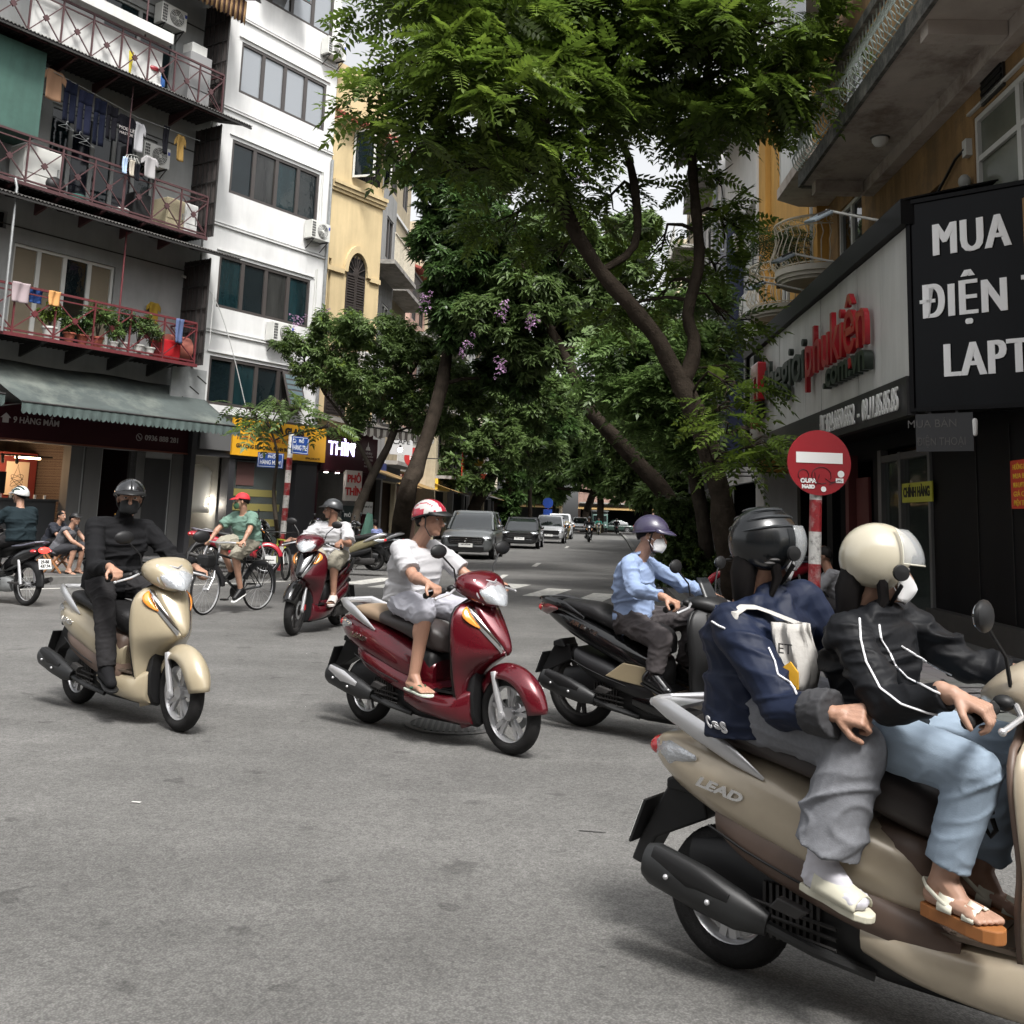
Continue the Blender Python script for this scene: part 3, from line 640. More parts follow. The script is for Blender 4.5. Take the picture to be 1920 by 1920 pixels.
sail = MB(); sail.grid([[(3.2+i*.11, .4+.15*math.sin(i*.6), 1.25+j*.16+.35*math.sin(i*.3)*(j/6)) for i in range(10)] for j in range(7)]); part('white_drape', sail, M('white_cloth', (.55, .54, .5), .8), wb, thick=.01)
t = thing('wall_air_conditioner', 'white indoor air conditioner on the wall inside the lit shop', 'air conditioner', ML @ Matrix.Translation((3.85, 3.2, 2.2)))
m = MB(); m.box(-.45, .45, 0, .2, 0, .3); part('casing', m, ac_white, t, smooth=False, bevel=.03); m = MB(); m.box(-.38, .38, -.004, 0, .02, .05); part('louvre', m, ac_dark, t, smooth=False)
def bulb(label, T, r=.07, mat_=lamp_white, power=0):
    t = thing('lamp', label, 'lamp', T); m = MB(); m.ell((0, 0, 0), r, 14, 10); part('bulb', m, mat_, t); m = MB(); m.lathe([(r*.5, 0), (r*.45, r*1.2), (.01, r*1.3)], (0, 0, r*.7), n=10); part('cap', m, dark_steel, t)
    if power:
        l = bpy.data.lights.new('lamp_light', 'POINT'); l.energy = power; l.shadow_soft_size = .12; l.color = (1, .9, .75); o = bpy.data.objects.new('lamp_light', l); C.objects.link(o); o.parent = t; o.location = (0, 0, -r*2.2)
    return t
bulb('bright bulb in front of the white drape in the lit shop', ML @ Matrix.Translation((4.1, .3, 1.62)), .06, lamp_white, 45)
ysb = thing('yellow_sign_board', 'long yellow shop sign board with black letters under the white building', 'sign', ML @ Matrix.Translation((4.3, -.34, 2.86)))
m = MB(); m.box(0, 3.62, 0, .08, 0, 1.02); part('board', m, yellow_board, ysb, smooth=False)
text('lettering', 'TƯỜNG GIA GLASS', black_print, ysb, FT(1.5, -.006, .80), .27, .02, .012, label='bold black top line of lettering')
text('lettering', 'Thiết kế  TK - IN ấn DỊCH VỤ', M('dark_red_print', (.2, .03, .02), .5), ysb, FT(1.35, -.006, .50), .2, .01, 0, shear=.3, width=2.5)
text('lettering', 'GIA CÔNG SỬA CHỮA, ĐÁNH BÓNG LÀM', black_print, ysb, FT(1.35, -.006, .26), .15, .01, .004, width=2.45)
text('lettering', '0704.2345.67.92', black_print, ysb, FT(3.1, -.006, .08), .09, .006, .0)
m = MB(); m.box(3.2, 4.25, -.33, -.27, 2.95, 3.75); part('grey_sign_panel', m, grey_in, wb, smooth=False)
# ---------------- yellow building
yb_ = thing('yellow_building', 'yellow plastered building with an arched brown shuttered window and open casements', 'building', ML)
ops_y = [(8.72, 9.62, 6.85, 9.55), (8.7, 10.2, 12.2, 13.75), (7.9, 8.02, 6.85, 9.3), (8.0, 10.1, .12, 2.6), (8.1, 9.0, 4.4, 5.9)]
m = MB(); wall_open(m, 7.78, 10.3, 2.6, 15.8, [o for o in ops_y if o[3] > 3], y=-.0); part('wall', m, cream_plaster, yb_, smooth=False)
def arch(cx, z, r0, r1, n=14): return [(cx+r0*math.cos(PI*k/n), z+r1*math.sin(PI*k/n)) for k in range(n+1)]
m = MB(); o1 = arch(9.17, 9.0, .62, .95); o0 = arch(9.17, 9.0, .47, .72)
for i in range(14): m.prism([o0[i], o0[i+1], o1[i+1], o1[i]], -.10, -.003)
m.box(7.8, 8.55, -.09, -.003, 8.9, 9.05); m.box(9.79, 10.28, -.09, -.003, 8.9, 9.05); part('arch_moulding', m, cream_plaster, yb_, smooth=False)
m = MB(); m.prism(arch(9.17, 9.0, .46, .7)+[(8.71, 9.0)], -.0, .12); part('arch_glazing', m, dark_in, yb_, smooth=False)
m = MB(); [m.bar((9.17, -.01, 9.02), (9.17+.42*math.cos(a), -.01, 9.02+.62*math.sin(a)), .03) for a in (.4, .8, 1.2, PI/2, 1.94, 2.34, 2.74)]; m.ell((9.17, 0, 9.05), (.15, .03, .2), 12, 6); part('fanlight', m, brown_shutter, yb_)
for k in (0, 1):
    sh = MB(); a = 8.73+k*.445; sh.box(a, a+.05, -.02, .04, 6.88, 9.0); sh.box(a+.385, a+.435, -.02, .04, 6.88, 9.0)
    for z in (6.88, 7.9, 8.94): sh.box(a+.05, a+.385, -.02, .04, z, z+.07)
    s_ = part('shutter', sh, brown_shutter, yb_, smooth=False)
    m = MB(); [m.box(a+.05, a+.385, -.012, .02, 6.97+j*.085, 7.02+j*.085, ) for j in range(24)]; part('louvres', m, brown_shutter, s_, smooth=False)
m = MB(); m.box(8.5, 9.9, -.16, -.003, 6.66, 6.82); m.box(8.55, 9.85, -.1, -.003, 6.58, 6.66); part('sill', m, cream_plaster, yb_, smooth=False)
for z, h, d in ((11.72, .12, .20), (11.60, .12, .14), (11.5, .1, .08)):
    m = MB(); m.box(7.78, 10.34, -d, -.003, z, z+h-.003); part('cornice', m, cream_plaster, yb_, smooth=False)
m = MB(); wall_open(m, 8.7, 10.2, 12.2, 13.75, [], y=.1, back=False); part('dark_opening', m, dark_in, yb_, smooth=False)
m = MB(); [m.box(8.85+k*.11, 8.865+k*.11, .03, .05, 12.25, 13.7) for k in range(12)]; part('window_bars', m, dark_steel, yb_, smooth=False)
for x, a in ((8.70, -1.25), (10.2, PI+1.05)):
    T = Matrix.Translation((x, -.03, 12.15)) @ Matrix.Rotation(a, 4, 'Z'); m = MB(); w = .78
    for q in ((0, .07, 0, 1.6), (w-.07, w, 0, 1.6), (.07, w-.07, 0, .07), (.07, w-.07, 1.53, 1.6)): m.box(q[0], q[1], -.02, .02, q[2], q[3], T)
    o = part('casement', m, white_frame, yb_, smooth=False); m = MB(); m.box(.07, w-.07, -.005, .005, .07, 1.53, T); part('pane', m, win_glass, o, smooth=False)
m = MB(); n = 30
for i in range(n): x = 7.78+2.75*i/n; m.tube([(x+.045, -.42, 13.93), (x+.045, .05, 14.2)], .05, 6)
m.box(7.78, 10.5, -.4, .05, 13.84, 13.9); part('tile_eave', m, roof_tile, yb_, kind='stuff')
m = MB(); m.box(7.78, 10.4, -.3, -.003, 13.76, 13.84); part('eave_moulding', m, cream_plaster, yb_, smooth=False)
m = MB(); m.box(8.08, 9.02, -.02, .1, 4.38, 5.95); sh = part('dark_shutter', m, brown_shutter, yb_, smooth=False)
m = MB(); [m.box(8.15, 8.95, -.035, -.02, 4.45+j*.1, 4.51+j*.1) for j in range(15)]; part('louvres', m, brown_shutter, sh, smooth=False)
ac_unit('air conditioner unit on the yellow wall below the arched window', ML @ Matrix.Translation((9.75, -.06, 5.95)))
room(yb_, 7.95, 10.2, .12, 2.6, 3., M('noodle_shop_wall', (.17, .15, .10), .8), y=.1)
m = MB(); m.box(7.74, 7.98, -.05, .1, 0, 2.6); m.box(10.05, 10.3, -.05, .1, 0, 2.6); m.box(7.74, 10.3, -.12, .1, 2.6, 3.9); part('shop_front', m, maroon, yb_, smooth=False)
ts = thing('thin_sign', 'maroon restaurant sign board with large lit violet letters', 'sign', ML @ Matrix.Translation((7.9, -.2, 2.66)))
m = MB(); m.box(0, 2.55, 0, .08, 0, 1.1); part('board', m, maroon, ts, smooth=False)
text('lettering', 'THÌN', led_violet, ts, FT(.86, -.02, .66), .60, .03, .006, sx=.85)
for k, s_ in enumerate(('13 LÒ ĐÚC', 'GIA TRUYỀN', '5 HÀNG TRE', 'HÀ NỘI', 'PHỞ BÒ')): text('lettering', s_, letter_dim, ts, FT(2.1, -.004, .62-k*.105), .085, .004)
m = MB(); m.prism([(1.98, .72), (2.2, .72), (2.16, .82), (2.12, .84), (2.09, .98), (2.06, .84), (2.02, .82)], -.01, -.002); part('tower_logo', m, letter_dim, ts, smooth=False)
bx = thing('pho_sign', 'white box sign with red noodle soup lettering beside the restaurant door', 'sign', ML @ Matrix.Translation((9.0, -.26, 1.75)))
m = MB(); m.box(0, .72, 0, .12, 0, .95); part('box', m, M('lit_white_sign', (.5, .46, .42), .5), bx, smooth=False)
text('lettering', 'PHỞ', red_print, bx, FT(.36, -.006, .68), .32, .01, .012); text('lettering', 'THÌN', red_print, bx, FT(.36, -.006, .28), .32, .01, .012)
b2 = thing('menu_board', 'black menu board with white lettering below the noodle soup sign', 'sign', ML @ Matrix.Translation((9.0, -.24, 1.0)))
m = MB(); m.box(0, .72, 0, .1, 0, .6); part('box', m, M('green_black', (.02, .03, .03), .4), b2, smooth=False); text('lettering', 'PHỞ THÌN', letter_white, b2, FT(.36, -.006, .3), .15, .004, .002)
b3 = thing('hanging_sign', 'small maroon hanging sign with lit letters above the striped awning', 'sign', ML @ Matrix.Translation((10.35, -.5, 4.4)))
m = MB(); m.box(0, .8, 0, .12, 0, 1.0); part('box', m, maroon, b3, smooth=False); text('lettering', 'THÌN', led_violet, b3, FT(.4, -.01, .72), .27, .01, .006); text('lettering', '5 HÀNG TRE', letter_white, b3, FT(.4, -.01, .28), .13, .006, .002)
b4 = thing('led_decoration', 'violet glowing tree shaped light sign half hidden in the leaves', 'sign', ML @ Matrix.Translation((7.95, -.7, 5.5)))
m = MB(); r = random.Random(4)
for _ in range(46): a, q = r.uniform(0, 2*PI), r.uniform(0, .34); x, z = q*math.cos(a)*.8, q*math.sin(a)*1.2; m.cap((x, 0, z), (x+r.uniform(-.09, .09), r.uniform(-.02, .02), z+r.uniform(-.06, .1)), .016, .012, 6)
part('light_strips', m, led_violet, b4); m = MB(); m.tube([(0, .02, 0), (0, .7, -.1)], .02); part('arm', m, dark_steel, b4)
canvas_awning('faded awning with brown and white striped valance over the restaurant sign', 7.7, 11.6, 4.35, 4.0, -1.35, M('dusty_canvas', (.13, .12, .105), .9, var=.2, vs=2, streak=.3), M('brown_stripe', (.10, .085, .075), .9), .3, stripes=M('cream_stripe', (.42, .40, .36), .9), scal=.28, vh=.3)
for x, z in ((8.25, 2.58), (8.75, 2.58), (9.3, 2.58)):
    m = MB(); m.lathe([(.06, 0), (.06, .02)], n=14); solo('downlight', m, lamp_white, {8.25: 'left lit downlight under the maroon restaurant sign', 8.75: 'middle lit downlight under the maroon restaurant sign', 9.3: 'right lit downlight under the maroon restaurant sign'}[x], 'lamp', ML @ Matrix.Translation((x, -.1, z)))
bulb('lit globe lamp hanging in front of the violet letters', ML @ Matrix.Translation((8.5, -.9, 3.4)), .09, lamp_white)
bulb('lit globe lamp under the striped valance near the tree trunk', ML @ Matrix.Translation((10.7, -.95, 3.45)), .075, lamp_white)
# ================= RIGHT SIDE
MR = frame(4.75, 12.05, rad(-93)); MC = frame(4.75, 12.05, rad(-42.6))
def onf(T, px, py, y=0.):
    d = ray(px, py); Ti = T.inverted(); o = Ti @ Vector((0, 0, HC)); q = Ti.to_3x3() @ Vector(d); t = (y-o.y)/q.y; return o+q*t
cb = thing('corner_building', 'ochre corner building with a stained concrete balcony slab over black and white shop signs', 'building', MR)
m = MB(); ops = [(-.42, 3.2, 5.2, 6.66), (-4.5, -2.55, .12, 2.75), (-2.6, -1.6, 4.6, 6.2)]
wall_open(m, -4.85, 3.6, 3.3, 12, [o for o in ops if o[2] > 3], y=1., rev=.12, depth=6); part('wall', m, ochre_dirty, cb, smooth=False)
m = MB(); wall_open(m, -10.5, 3.6, 0, 3.3, [(-4.6, -2.3, .12, 2.7), (-7.6, -5.0, .12, 2.6), (-10.2, -8, .12, 2.6)], y=1.02, depth=5); part('ground_wall', m, black_matte, cb, smooth=False)
f = window(cb, -.42, 3.2, 5.2, 6.66, 3, white_frame, M('reeded_glass', (.12, .13, .105), .2, var=.1), y=1.05, fw=.07, transom=6.1)
m = MB(); m.box(-.5, 3.3, .95, .998, 6.72, 6.75); part('lintel', m, white_frame, cb, smooth=False)
m = MB(); m.box(1.15, 3.2, .985, 1.04, 5.0, 6.0); part('wooden_shutter', m, M('ochre_wood_board', (.36, .2, .055), .6, streak=.4), cb, smooth=False)
m = MB(); m.box(-2.6, -1.6, 1.03, 1.08, 4.6, 6.1); part('maroon_door', m, M('maroon_door_wood', (.06, .02, .02), .6), cb, smooth=False)
q = onf(MR, 1862, 150, 1.); v_ = MB(); v_.box(q.x-.3, q.x+.35, .97, 1.0, q.z-.22, q.z+.2); vv = part('vent', v_, dark_steel, cb, smooth=False)
m = MB(); [m.box(q.x-.27, q.x+.32, .95, .968, q.z-.18+k*.08, q.z-.14+k*.08) for k in range(5)]; part('vent_slats', m, blackp, vv, smooth=False)
m = MB(); m.box(-.60, -.47, .92, .998, 6.2, 6.42); part('meter_box', m, white_frame, cb, smooth=False)
m = MB(); m.ell((-.5, .9, 5.85), (.08, .08, .1), 10, 6); [m.tube([(-.5+k*.02, .9, 5.8), (-.48+.03*k, .93, 5.55-.05*k), (-.44+.02*k, .95, 5.7)], .007, 5) for k in range(5)]; part('cable_bundle', m, M('cable_white', (.3, .3, .28), .6), cb)
m = MB(); m.tube([(-4.8, .97, 5.5), (-3.2, .95, 5.45), (-2, .95, 5.9), (-.9, .95, 6.3), (-.55, .93, 6.3)], .02, 6); part('wall_cable', m, blackp, cb)
# slab
slab = MB(); slab.box(-4.75, 8., -.15, .998, 7.2, 7.36); part('balcony_slab', slab, old_soffit, cb, smooth=False)
m = MB(); m.box(-4.80, 8., -.21, -.153, 7.17, 7.42); m.box(-4.83, -4.753, -.15, .998, 7.17, 7.42); part('slab_edge', m, mould_edge, cb, smooth=False)
m = MB(); m.box(-4.6, 8, .80, .995, 6.98, 7.197); m.box(-4.7, -4.45, 0, .79, 7.0, 7.197); m.box(.9, 1.15, -.1, .79, 7.02, 7.197); part('slab_beam', m, old_soffit, cb, smooth=False)
m = MB(); m.box(-4.83, 8, -.26, -.14, 8.12, 8.26); part('balcony_handrail', m, mould_edge, cb, smooth=False)
pat = M('patinated_iron', (.26, .30, .27), .6, .2, var=.3, vs=10)
bm_ = MB(); bm_.tube([(0, 0, 0), (0, -.10, .08), (0, -.13, .2), (0, -.06, .36), (0, .0, .55), (0, 0, .7)], .011, 6); bm_.tube([(0, 0, .25), (.05, -.03, .32), (.09, 0, .25), (.05, .02, .18)], .008, 5)
bme = bm_.mesh('baluster', pat)
for i in range(56):
    o = part('baluster', bme, None, cb); o.location = (-4.7+i*.155, -.2, 7.42)
for z in (7.5, 7.95):
    m = MB(); m.box(-4.8, 8, -.212, -.188, z, z+.02); part('thin_rail', m, pat, cb, smooth=False)
dl = thing('ceiling_lamp', 'unlit white dome lamp under the concrete balcony slab', 'lamp', MR @ Matrix.Translation((-1.95, .32, 7.2)))
q = onf(MR, 1650, 255, .3); 
d_ = ray(1650, 258); t_ = (7.2-HC)/d_[2]; wq = MR.inverted() @ Vector((d_[0]*t_, d_[1]*t_, 7.2)); dl.matrix_world = MR @ Matrix.Translation(wq)
m = MB(); m.lathe([(.13, -.02), (.14, 0)], n=20); part('base', m, grey_in, dl); m = MB(); m.lathe([(.12, -.02), (.115, -.07), (.08, -.12), (.02, -.14)], n=20); part('dome', m, letter_white, dl)
# plants climbing down over the handrail of the slab
# ---- glass shop at street level
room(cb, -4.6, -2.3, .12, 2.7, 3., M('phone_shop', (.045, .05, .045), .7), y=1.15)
m = MB(); m.box(-4.62, -4.45, .98, 1.1, .12, 2.7); m.box(-3.62, -3.5, .98, 1.1, .12, 2.62); m.box(-2.35, -2.26, .98, 1.1, .12, 2.7); m.box(-4.6, -2.3, .985, 1.09, 2.5, 2.6); part('shop_frame', m, M('grey_alu', (.2, .2, .2), .4, .5), cb, smooth=False)
m = MB(); m.add([(-4.45, 1.05, .15), (-2.35, 1.05, .15), (-2.35, 1.05, 2.5), (-4.45, 1.05, 2.5)], [(0, 1, 2, 3)]); part('shop_window', m, M('clear_shop_glass', (.1, .12, .11), .05, spec=.8, alpha=.4), cb, smooth=False)
for i in range(2):
    for j in range(3): m = MB(); m.box(-2.95+i*.2, -2.82+i*.2, 1.3, 1.32, 1.12+j*.24, 1.3+j*.24); part('phone_case', m, M('case_print', (.30, .31, .32), .4), cb, smooth=False)
q = onf(MR, 1718, 923, .96); cs = thing('yellow_banner', 'small yellow banner with black capital letters on the phone shop glass', 'sign', MR @ Matrix.Translation((q.x, .96, q.z)))
m = MB(); m.box(-.62, .62, 0, .02, -.14, .14); part('banner', m, M('lime_yellow', (.55, .55, .06), .5), cs, smooth=False); text('lettering', 'CHÍNH HÀNG', black_print, cs, FT(0, -.004, 0), .19, .004, .008, width=1.1)
q = onf(MR, 1905, 908, .96); rp = thing('notice_poster', 'red notice with yellow lettering fixed to the black wall at the right edge', 'poster', MR @ Matrix.Translation((q.x+.1, .98, q.z)))
m = MB(); m.box(-.28, .28, 0, .015, -.27, .27); part('sheet', m, poster_red, rp, smooth=False)
for k, s_ in enumerate(('HƯỚNG DẪN', 'MUA BÁN', 'MUA LAPTOP CŨ', 'GIÁ CAO', 'ĐIỆN THOẠI')): text('lettering', s_, poster_yellow, rp, FT(0, -.003, .19-k*.1), .08, .003, .001, width=.42)
m = MB(); m.box(-2.2, 3.6, .86, 1.018, .1, .42); m.box(-4.9, -2.2, .6, 1.018, .1, .22); part('plinth_step', m, M('dark_granite', (.04, .037, .034), .6, var=.2), cb, smooth=False)
for px_ in (1835, 1900):
    q = onf(MR, px_, 1000, 1.015); m = MB(); m.box(q.x-.012, q.x+.012, 1.008, 1.021, .44, 2.7); part('panel_joint', m, blackp, cb, smooth=False)
m = MB(); m.box(-6.05, -5.85, .85, 1.018, .12, 2.7); m.box(-5.8, -5.1, .97, 1.015, .6, 2.3); part('red_banner_panel', m, M('dark_red_banner', (.10, .02, .018), .6), cb, smooth=False)
m = MB(); m.box(-6.9, -6.1, .99, 1.015, .2, 2.2); part('open_door_dark', m, dark_in, cb, smooth=False)
# ---- white panel sign with channel letters
wsgn = thing('white_panel_sign', 'long white panelled shop sign with red and dark green channel letters and black border', 'sign', MR)
npan = 10; w = 10.45/npan; r = random.Random(8)
for i in range(npan):
    m = MB(); a = -10.5+w*i; m.box(a+.008, a+w-.008, r.uniform(-.006, .004), .06, 3.27, 5.1); part('panel', m, alu_white, wsgn, smooth=False)
m = MB(); m.box(-10.5, 0, .062, .9, 2.9, 5.3); part('sign_case', m, black_matte, wsgn, smooth=False)
m = MB(); m.box(-10.72, .08, -.10, .06, 5.11, 5.42); m.box(-10.72, -10.51, -.08, .06, 2.8, 5.11); part('black_border', m, black_matte, wsgn, smooth=False)
m = MB(); m.add([(-10.72, -.1, 5.421), (.08, -.1, 5.421), (.3, .98, 5.62), (-10.72, .98, 5.62)], [(0, 1, 2, 3)]); part('top_cover', m, black_matte, wsgn, smooth=False, thick=.02)
m = MB(); m.box(-10.72, .02, -.06, .06, 2.79, 3.26); part('black_strip', m, M('charcoal_strip', (.028, .028, .03), .45, streak=.3), wsgn, smooth=False)
text('lettering', 'ĐT:024.6650.6652  -  09.11.85.85.85', letter_white, wsgn, FT(-2.05, -.10, 3.0), .40, .02, .004, width=3.75)
text('lettering', 'Phụ kiện', letter_dim, wsgn, FT(-9.0, -.10, 3.0), .3, .04, .01, width=1.4)
text('channel_letters', 'thegioi', sign_dgreen, wsgn, FT(-6.55, -.10, 4.22), 1.0, .07, .012, width=3.5, label='dark green raised letters')
text('channel_letters', 'phukiện', sign_red, wsgn, FT(-3.05, -.10, 4.22), 1.08, .07, .012, width=3.4, label='red raised letters')
text('channel_letters', '.com.vn', sign_dgreen, wsgn, FT(-2.45, -.09, 3.72), .55, .12, .012, width=2.2, label='dark green raised letters of the last line')
m = MB(); m.box(-9.35, -9.0, -.19, -.02, 3.75, 4.95); m.box(-9.0, -8.75, -.18, -.02, 3.6, 3.95); part('logo_stem', m, sign_dgreen, wsgn, smooth=False, bevel=.02)
m = MB(); m.box(-9.2, -8.42, -.22, -.05, 4.42, 4.72); m.box(-8.62, -8.40, -.22, -.05, 3.95, 4.7); m.box(-9.0, -8.82, -.22, -.05, 3.95, 4.42); part('logo_red', m, sign_red, wsgn, smooth=False, bevel=.02)
m = MB(); m.box(-9.65, -9.42, -.15, -.02, 3.45, 3.85); m.box(-9.38, -9.2, -.15, -.02, 3.45, 3.75); part('logo_low', m, sign_red, wsgn, smooth=False, bevel=.02)
# ---- black sign box facing the junction
bsn = thing('black_sign', 'big glossy black sign box with heavy white lettering at the building corner', 'sign', MC)
m = MB(); m.box(0.02, 3.9, -.02, .5, 2.85, 5.39); part('box', m, black_gloss, bsn, smooth=False)
m = MB(); m.box(0.0, .05, -.05, .0, 2.83, 5.41); m.box(.05, 3.9, -.05, -.0205, 5.36, 5.41); m.box(.05, 3.9, -.05, -.0205, 2.83, 2.87); part('border', m, black_matte, bsn, smooth=False)
lw = M('bright_white_letter', (.90, .90, .90), .5)
def fit_text(s, x0, x1, z0, z1, par, mat_, y):
    me = text_mesh(s, 1., .03, .035); xs = [v.co.x for v in me.vertices]; ys = [v.co.y for v in me.vertices]
    return me, xs, ys
def line(s, x0, cap_h, z0, par=bsn, y=-.03, sx=.68, bold=.035):
    import bmesh as _bm
    b_ = _bm.new()
    for kk, dx_ in enumerate((-.055, -.028, 0, .028, .055)):
        mm = text_mesh(s, cap_h/.72, .012, 0, sx, 'LEFT', track=1.14); mm.transform(Matrix.Translation((dx_*cap_h, 0, .002*kk))); b_.from_mesh(mm)
    me = bpy.data.meshes.new('lettering'); b_.to_mesh(me); b_.free(); me.materials.clear(); me.materials.append(lw); xs = [v.co.x for v in me.vertices]
    me.transform(Matrix.Translation((-min(xs), cap_h*.5, 0))); o = mobj('lettering', me, par, FT(x0, y, z0)); return o
line('MUA BÁN', .31, .40, 4.645); line('ĐIỆN THOẠI', .14, .40, 3.90); line('LAPTOP', .40, .40, 3.19)
hs_ = thing('led_sign', 'small dark sign with unlit dotted letters hanging below the big black sign', 'sign', MC)
m = MB(); m.box(.05, .70, -.02, .03, 2.36, 2.80); m.box(.2, .23, .0, .03, 2.80, 2.86); m.box(.5, .53, 0, .03, 2.8, 2.86); part('board', m, M('dark_led_board', (.025, .025, .027), .5), hs_, smooth=False)
text('lettering', 'MUA BÁN', M('unlit_led', (.09, .085, .08), .5), hs_, FT(.24, -.024, 2.68), .13, .003); text('lettering', 'ĐIỆN THOẠI', M('unlit_led', (.09, .085, .08), .5), hs_, FT(.34, -.024, 2.47), .13, .003, width=.55)
q = Vector((.7, -.02, 2.6)); m = MB(); m.cap((.72, -.02, 2.55), (.72, -.02, 2.7), .025, .03, 8); solo('security_camera', m, letter_white, 'small white camera beside the dark dotted sign', 'camera', MC)
# flood lamps on arms
fl_mat = M('grey_blue_paint', (.19, .23, .26), .5)
for (px_, py_, s_, lab) in ((1655, 420, .0, 'flood lamp on a white arm above the black sign corner'), (1570, 497, 0, 'flood lamp on an arm above the middle of the white panel sign'), (1505, 548, 0, 'flood lamp on an arm near the far end of the white panel sign')):
    q = onf(MR, px_, py_, 0.); t = thing('flood_lamp', lab, 'lamp', MR @ Matrix.Translation((q.x, .2, q.z)), 'flood lamps above the shop sign')
    m = MB(); m.tube([(0, 0, 0), (-.15, -.9, .22)], .018, 6); part('arm', m, white_frame, t)
    m = MB(); T = Matrix.Translation((-.15, -1.0, .14)) @ Matrix.Rotation(.5, 4, 'X') @ Matrix.Rotation(.25, 4, 'Y'); m.box(-.2, .2, -.14, .14, -.04, .0, T); part('lamp_head', m, fl_mat, t, smooth=False, bevel=.01)
    m = MB(); m.bar((-.1, -.85, .2), (-.15, -1., .14), .05); part('joint', m, dark_steel, t, smooth=False)
# ---- neighbour with white balcony box
r2 = thing('grey_balcony_building', 'narrow building with a grey balcony slab and white balcony panels next to the corner building', 'building', MR)
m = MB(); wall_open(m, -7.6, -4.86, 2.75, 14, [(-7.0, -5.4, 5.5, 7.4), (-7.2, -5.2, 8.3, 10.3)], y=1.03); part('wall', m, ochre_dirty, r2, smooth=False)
window(r2, -7.0, -5.4, 5.5, 7.4, 2, white_frame, win_glass, y=1.1); window(r2, -7.2, -5.2, 8.3, 10.3, 2, white_frame, win_glass, y=1.1)
m = MB(); m.prism([(-7.7, 1.02), (-7.7, .45), (-7.3, -.05), (-4.9, -.05), (-4.9, 1.02)], 7.75, 7.95, 'XY'); part('balcony_slab', m, old_soffit, r2, smooth=False)
m = MB(); m.prism([(-7.6, .5), (-7.25, .02), (-4.95, .02), (-4.95, .07), (-7.2, .07), (-7.53, .52)], 7.95, 9.0, 'XY'); m.box(-7.6, -7.54, .5, 1., 7.95, 9.); part('balcony_panel', m, alu_white, r2, smooth=False)
m = MB(); m.box(-7.5, -4.9, .0, .9, 11.0, 11.15); m.box(-7.5, -4.9, 0, .05, 11.15, 12.); part('upper_balcony', m, white_plaster, r2, smooth=False)
m = MB(); m.box(-7.3, -5.0, -.02, .0, 9.0, 11.0); part('balcony_glazing', m, pale_glass, r2, smooth=False)
# ---- yellow building with two round balconies
r3 = thing('ochre_building', 'bright ochre building with two round wrought iron balconies', 'building', MR)
m = MB(); wall_open(m, -13.9, -7.62, 2.75, 12.3, [(-9.2, -8.2, 6.1, 8.4), (-12, -11, 6.1, 8.4), (-9.3, -8.1, 9.3, 11), (-12.2, -11, 9.3, 11)], y=1.0); part('wall', m, ochre_plaster, r3, smooth=False)
for q in ((-14.0, -13.1, .86), (-7.95, -7.62, .8)): m = MB(); m.box(q[0], q[1], q[2], .997, 2.76, 12.22); part('pilaster', m, ochre_plaster, r3, smooth=False)
m = MB(); m.box(-14.1, -7.6, .72, 1.0, 12.3, 12.6); m.box(-14.08, -13.95, .8, .9, 2.8, 12.3); part('trim', m, white_plaster, r3, smooth=False)
for a in ((-9.2, -8.2, 6.1, 8.4), (-12, -11, 6.1, 8.4), (-9.3, -8.1, 9.3, 11), (-12.2, -11, 9.3, 11)): window(r3, *a, 2, white_frame, win_glass, y=1.06)
iron_c = M('cream_iron', (.55, .50, .40), .6, var=.2, vs=8)
def round_balcony(cx, z, R=.92):
    def P(a, r_): return (cx+r_*math.sin(a), 1.-r_*math.cos(a))
    m = MB()
    for (r_, z0, z1) in ((R, z-.12, z), (R-.05, z-.2, z-.121), (R-.11, z-.26, z-.201)):
        m.prism([P(-PI/2+PI*k/22, r_) for k in range(23)], z0, z1, 'XY')
    sl_ = part('round_slab', m, M('pale_soffit', (.46, .43, .37), .8, var=.08), r3)
    for zz, rr, th in ((z+.95, R, .025), (z+.78, R-.0, .012), (z+.04, R-.04, .015)):
        m = MB(); m.tube([(*P(-PI/2+PI*k/24, rr), zz) for k in range(25)], th, 6); part('curved_rail', m, iron_c, sl_)
    for k in range(19):
        a = -PI/2+PI*(k+.5)/19; m = MB(); m.tube([(*P(a, R-.05), z+.02), (*P(a, R+.06), z+.14), (*P(a, R+.09), z+.26), (*P(a, R+.02), z+.45), (*P(a+.05, R-.02), z+.62), (*P(a, R), z+.78)], .011, 5)
        part('scroll_bar', m, iron_c, sl_)
    m = MB()
    for k in range(19):
        a = -PI/2+PI*(k+.5)/19; c_ = Vector((*P(a, R), z+.865)); dx = Vector((math.cos(a), math.sin(a), 0)); m.tube([c_+dx*.055*math.cos(q)+Vector((0, 0, .06*math.sin(q))) for q in (0, .8, 1.6, 2.4, 3.2, 4, 4.8, 5.6)], .007, 4)
    part('scroll_frieze', m, iron_c, sl_)
round_balcony(-8.1, 6.5); round_balcony(-11.05, 6.35, .9)
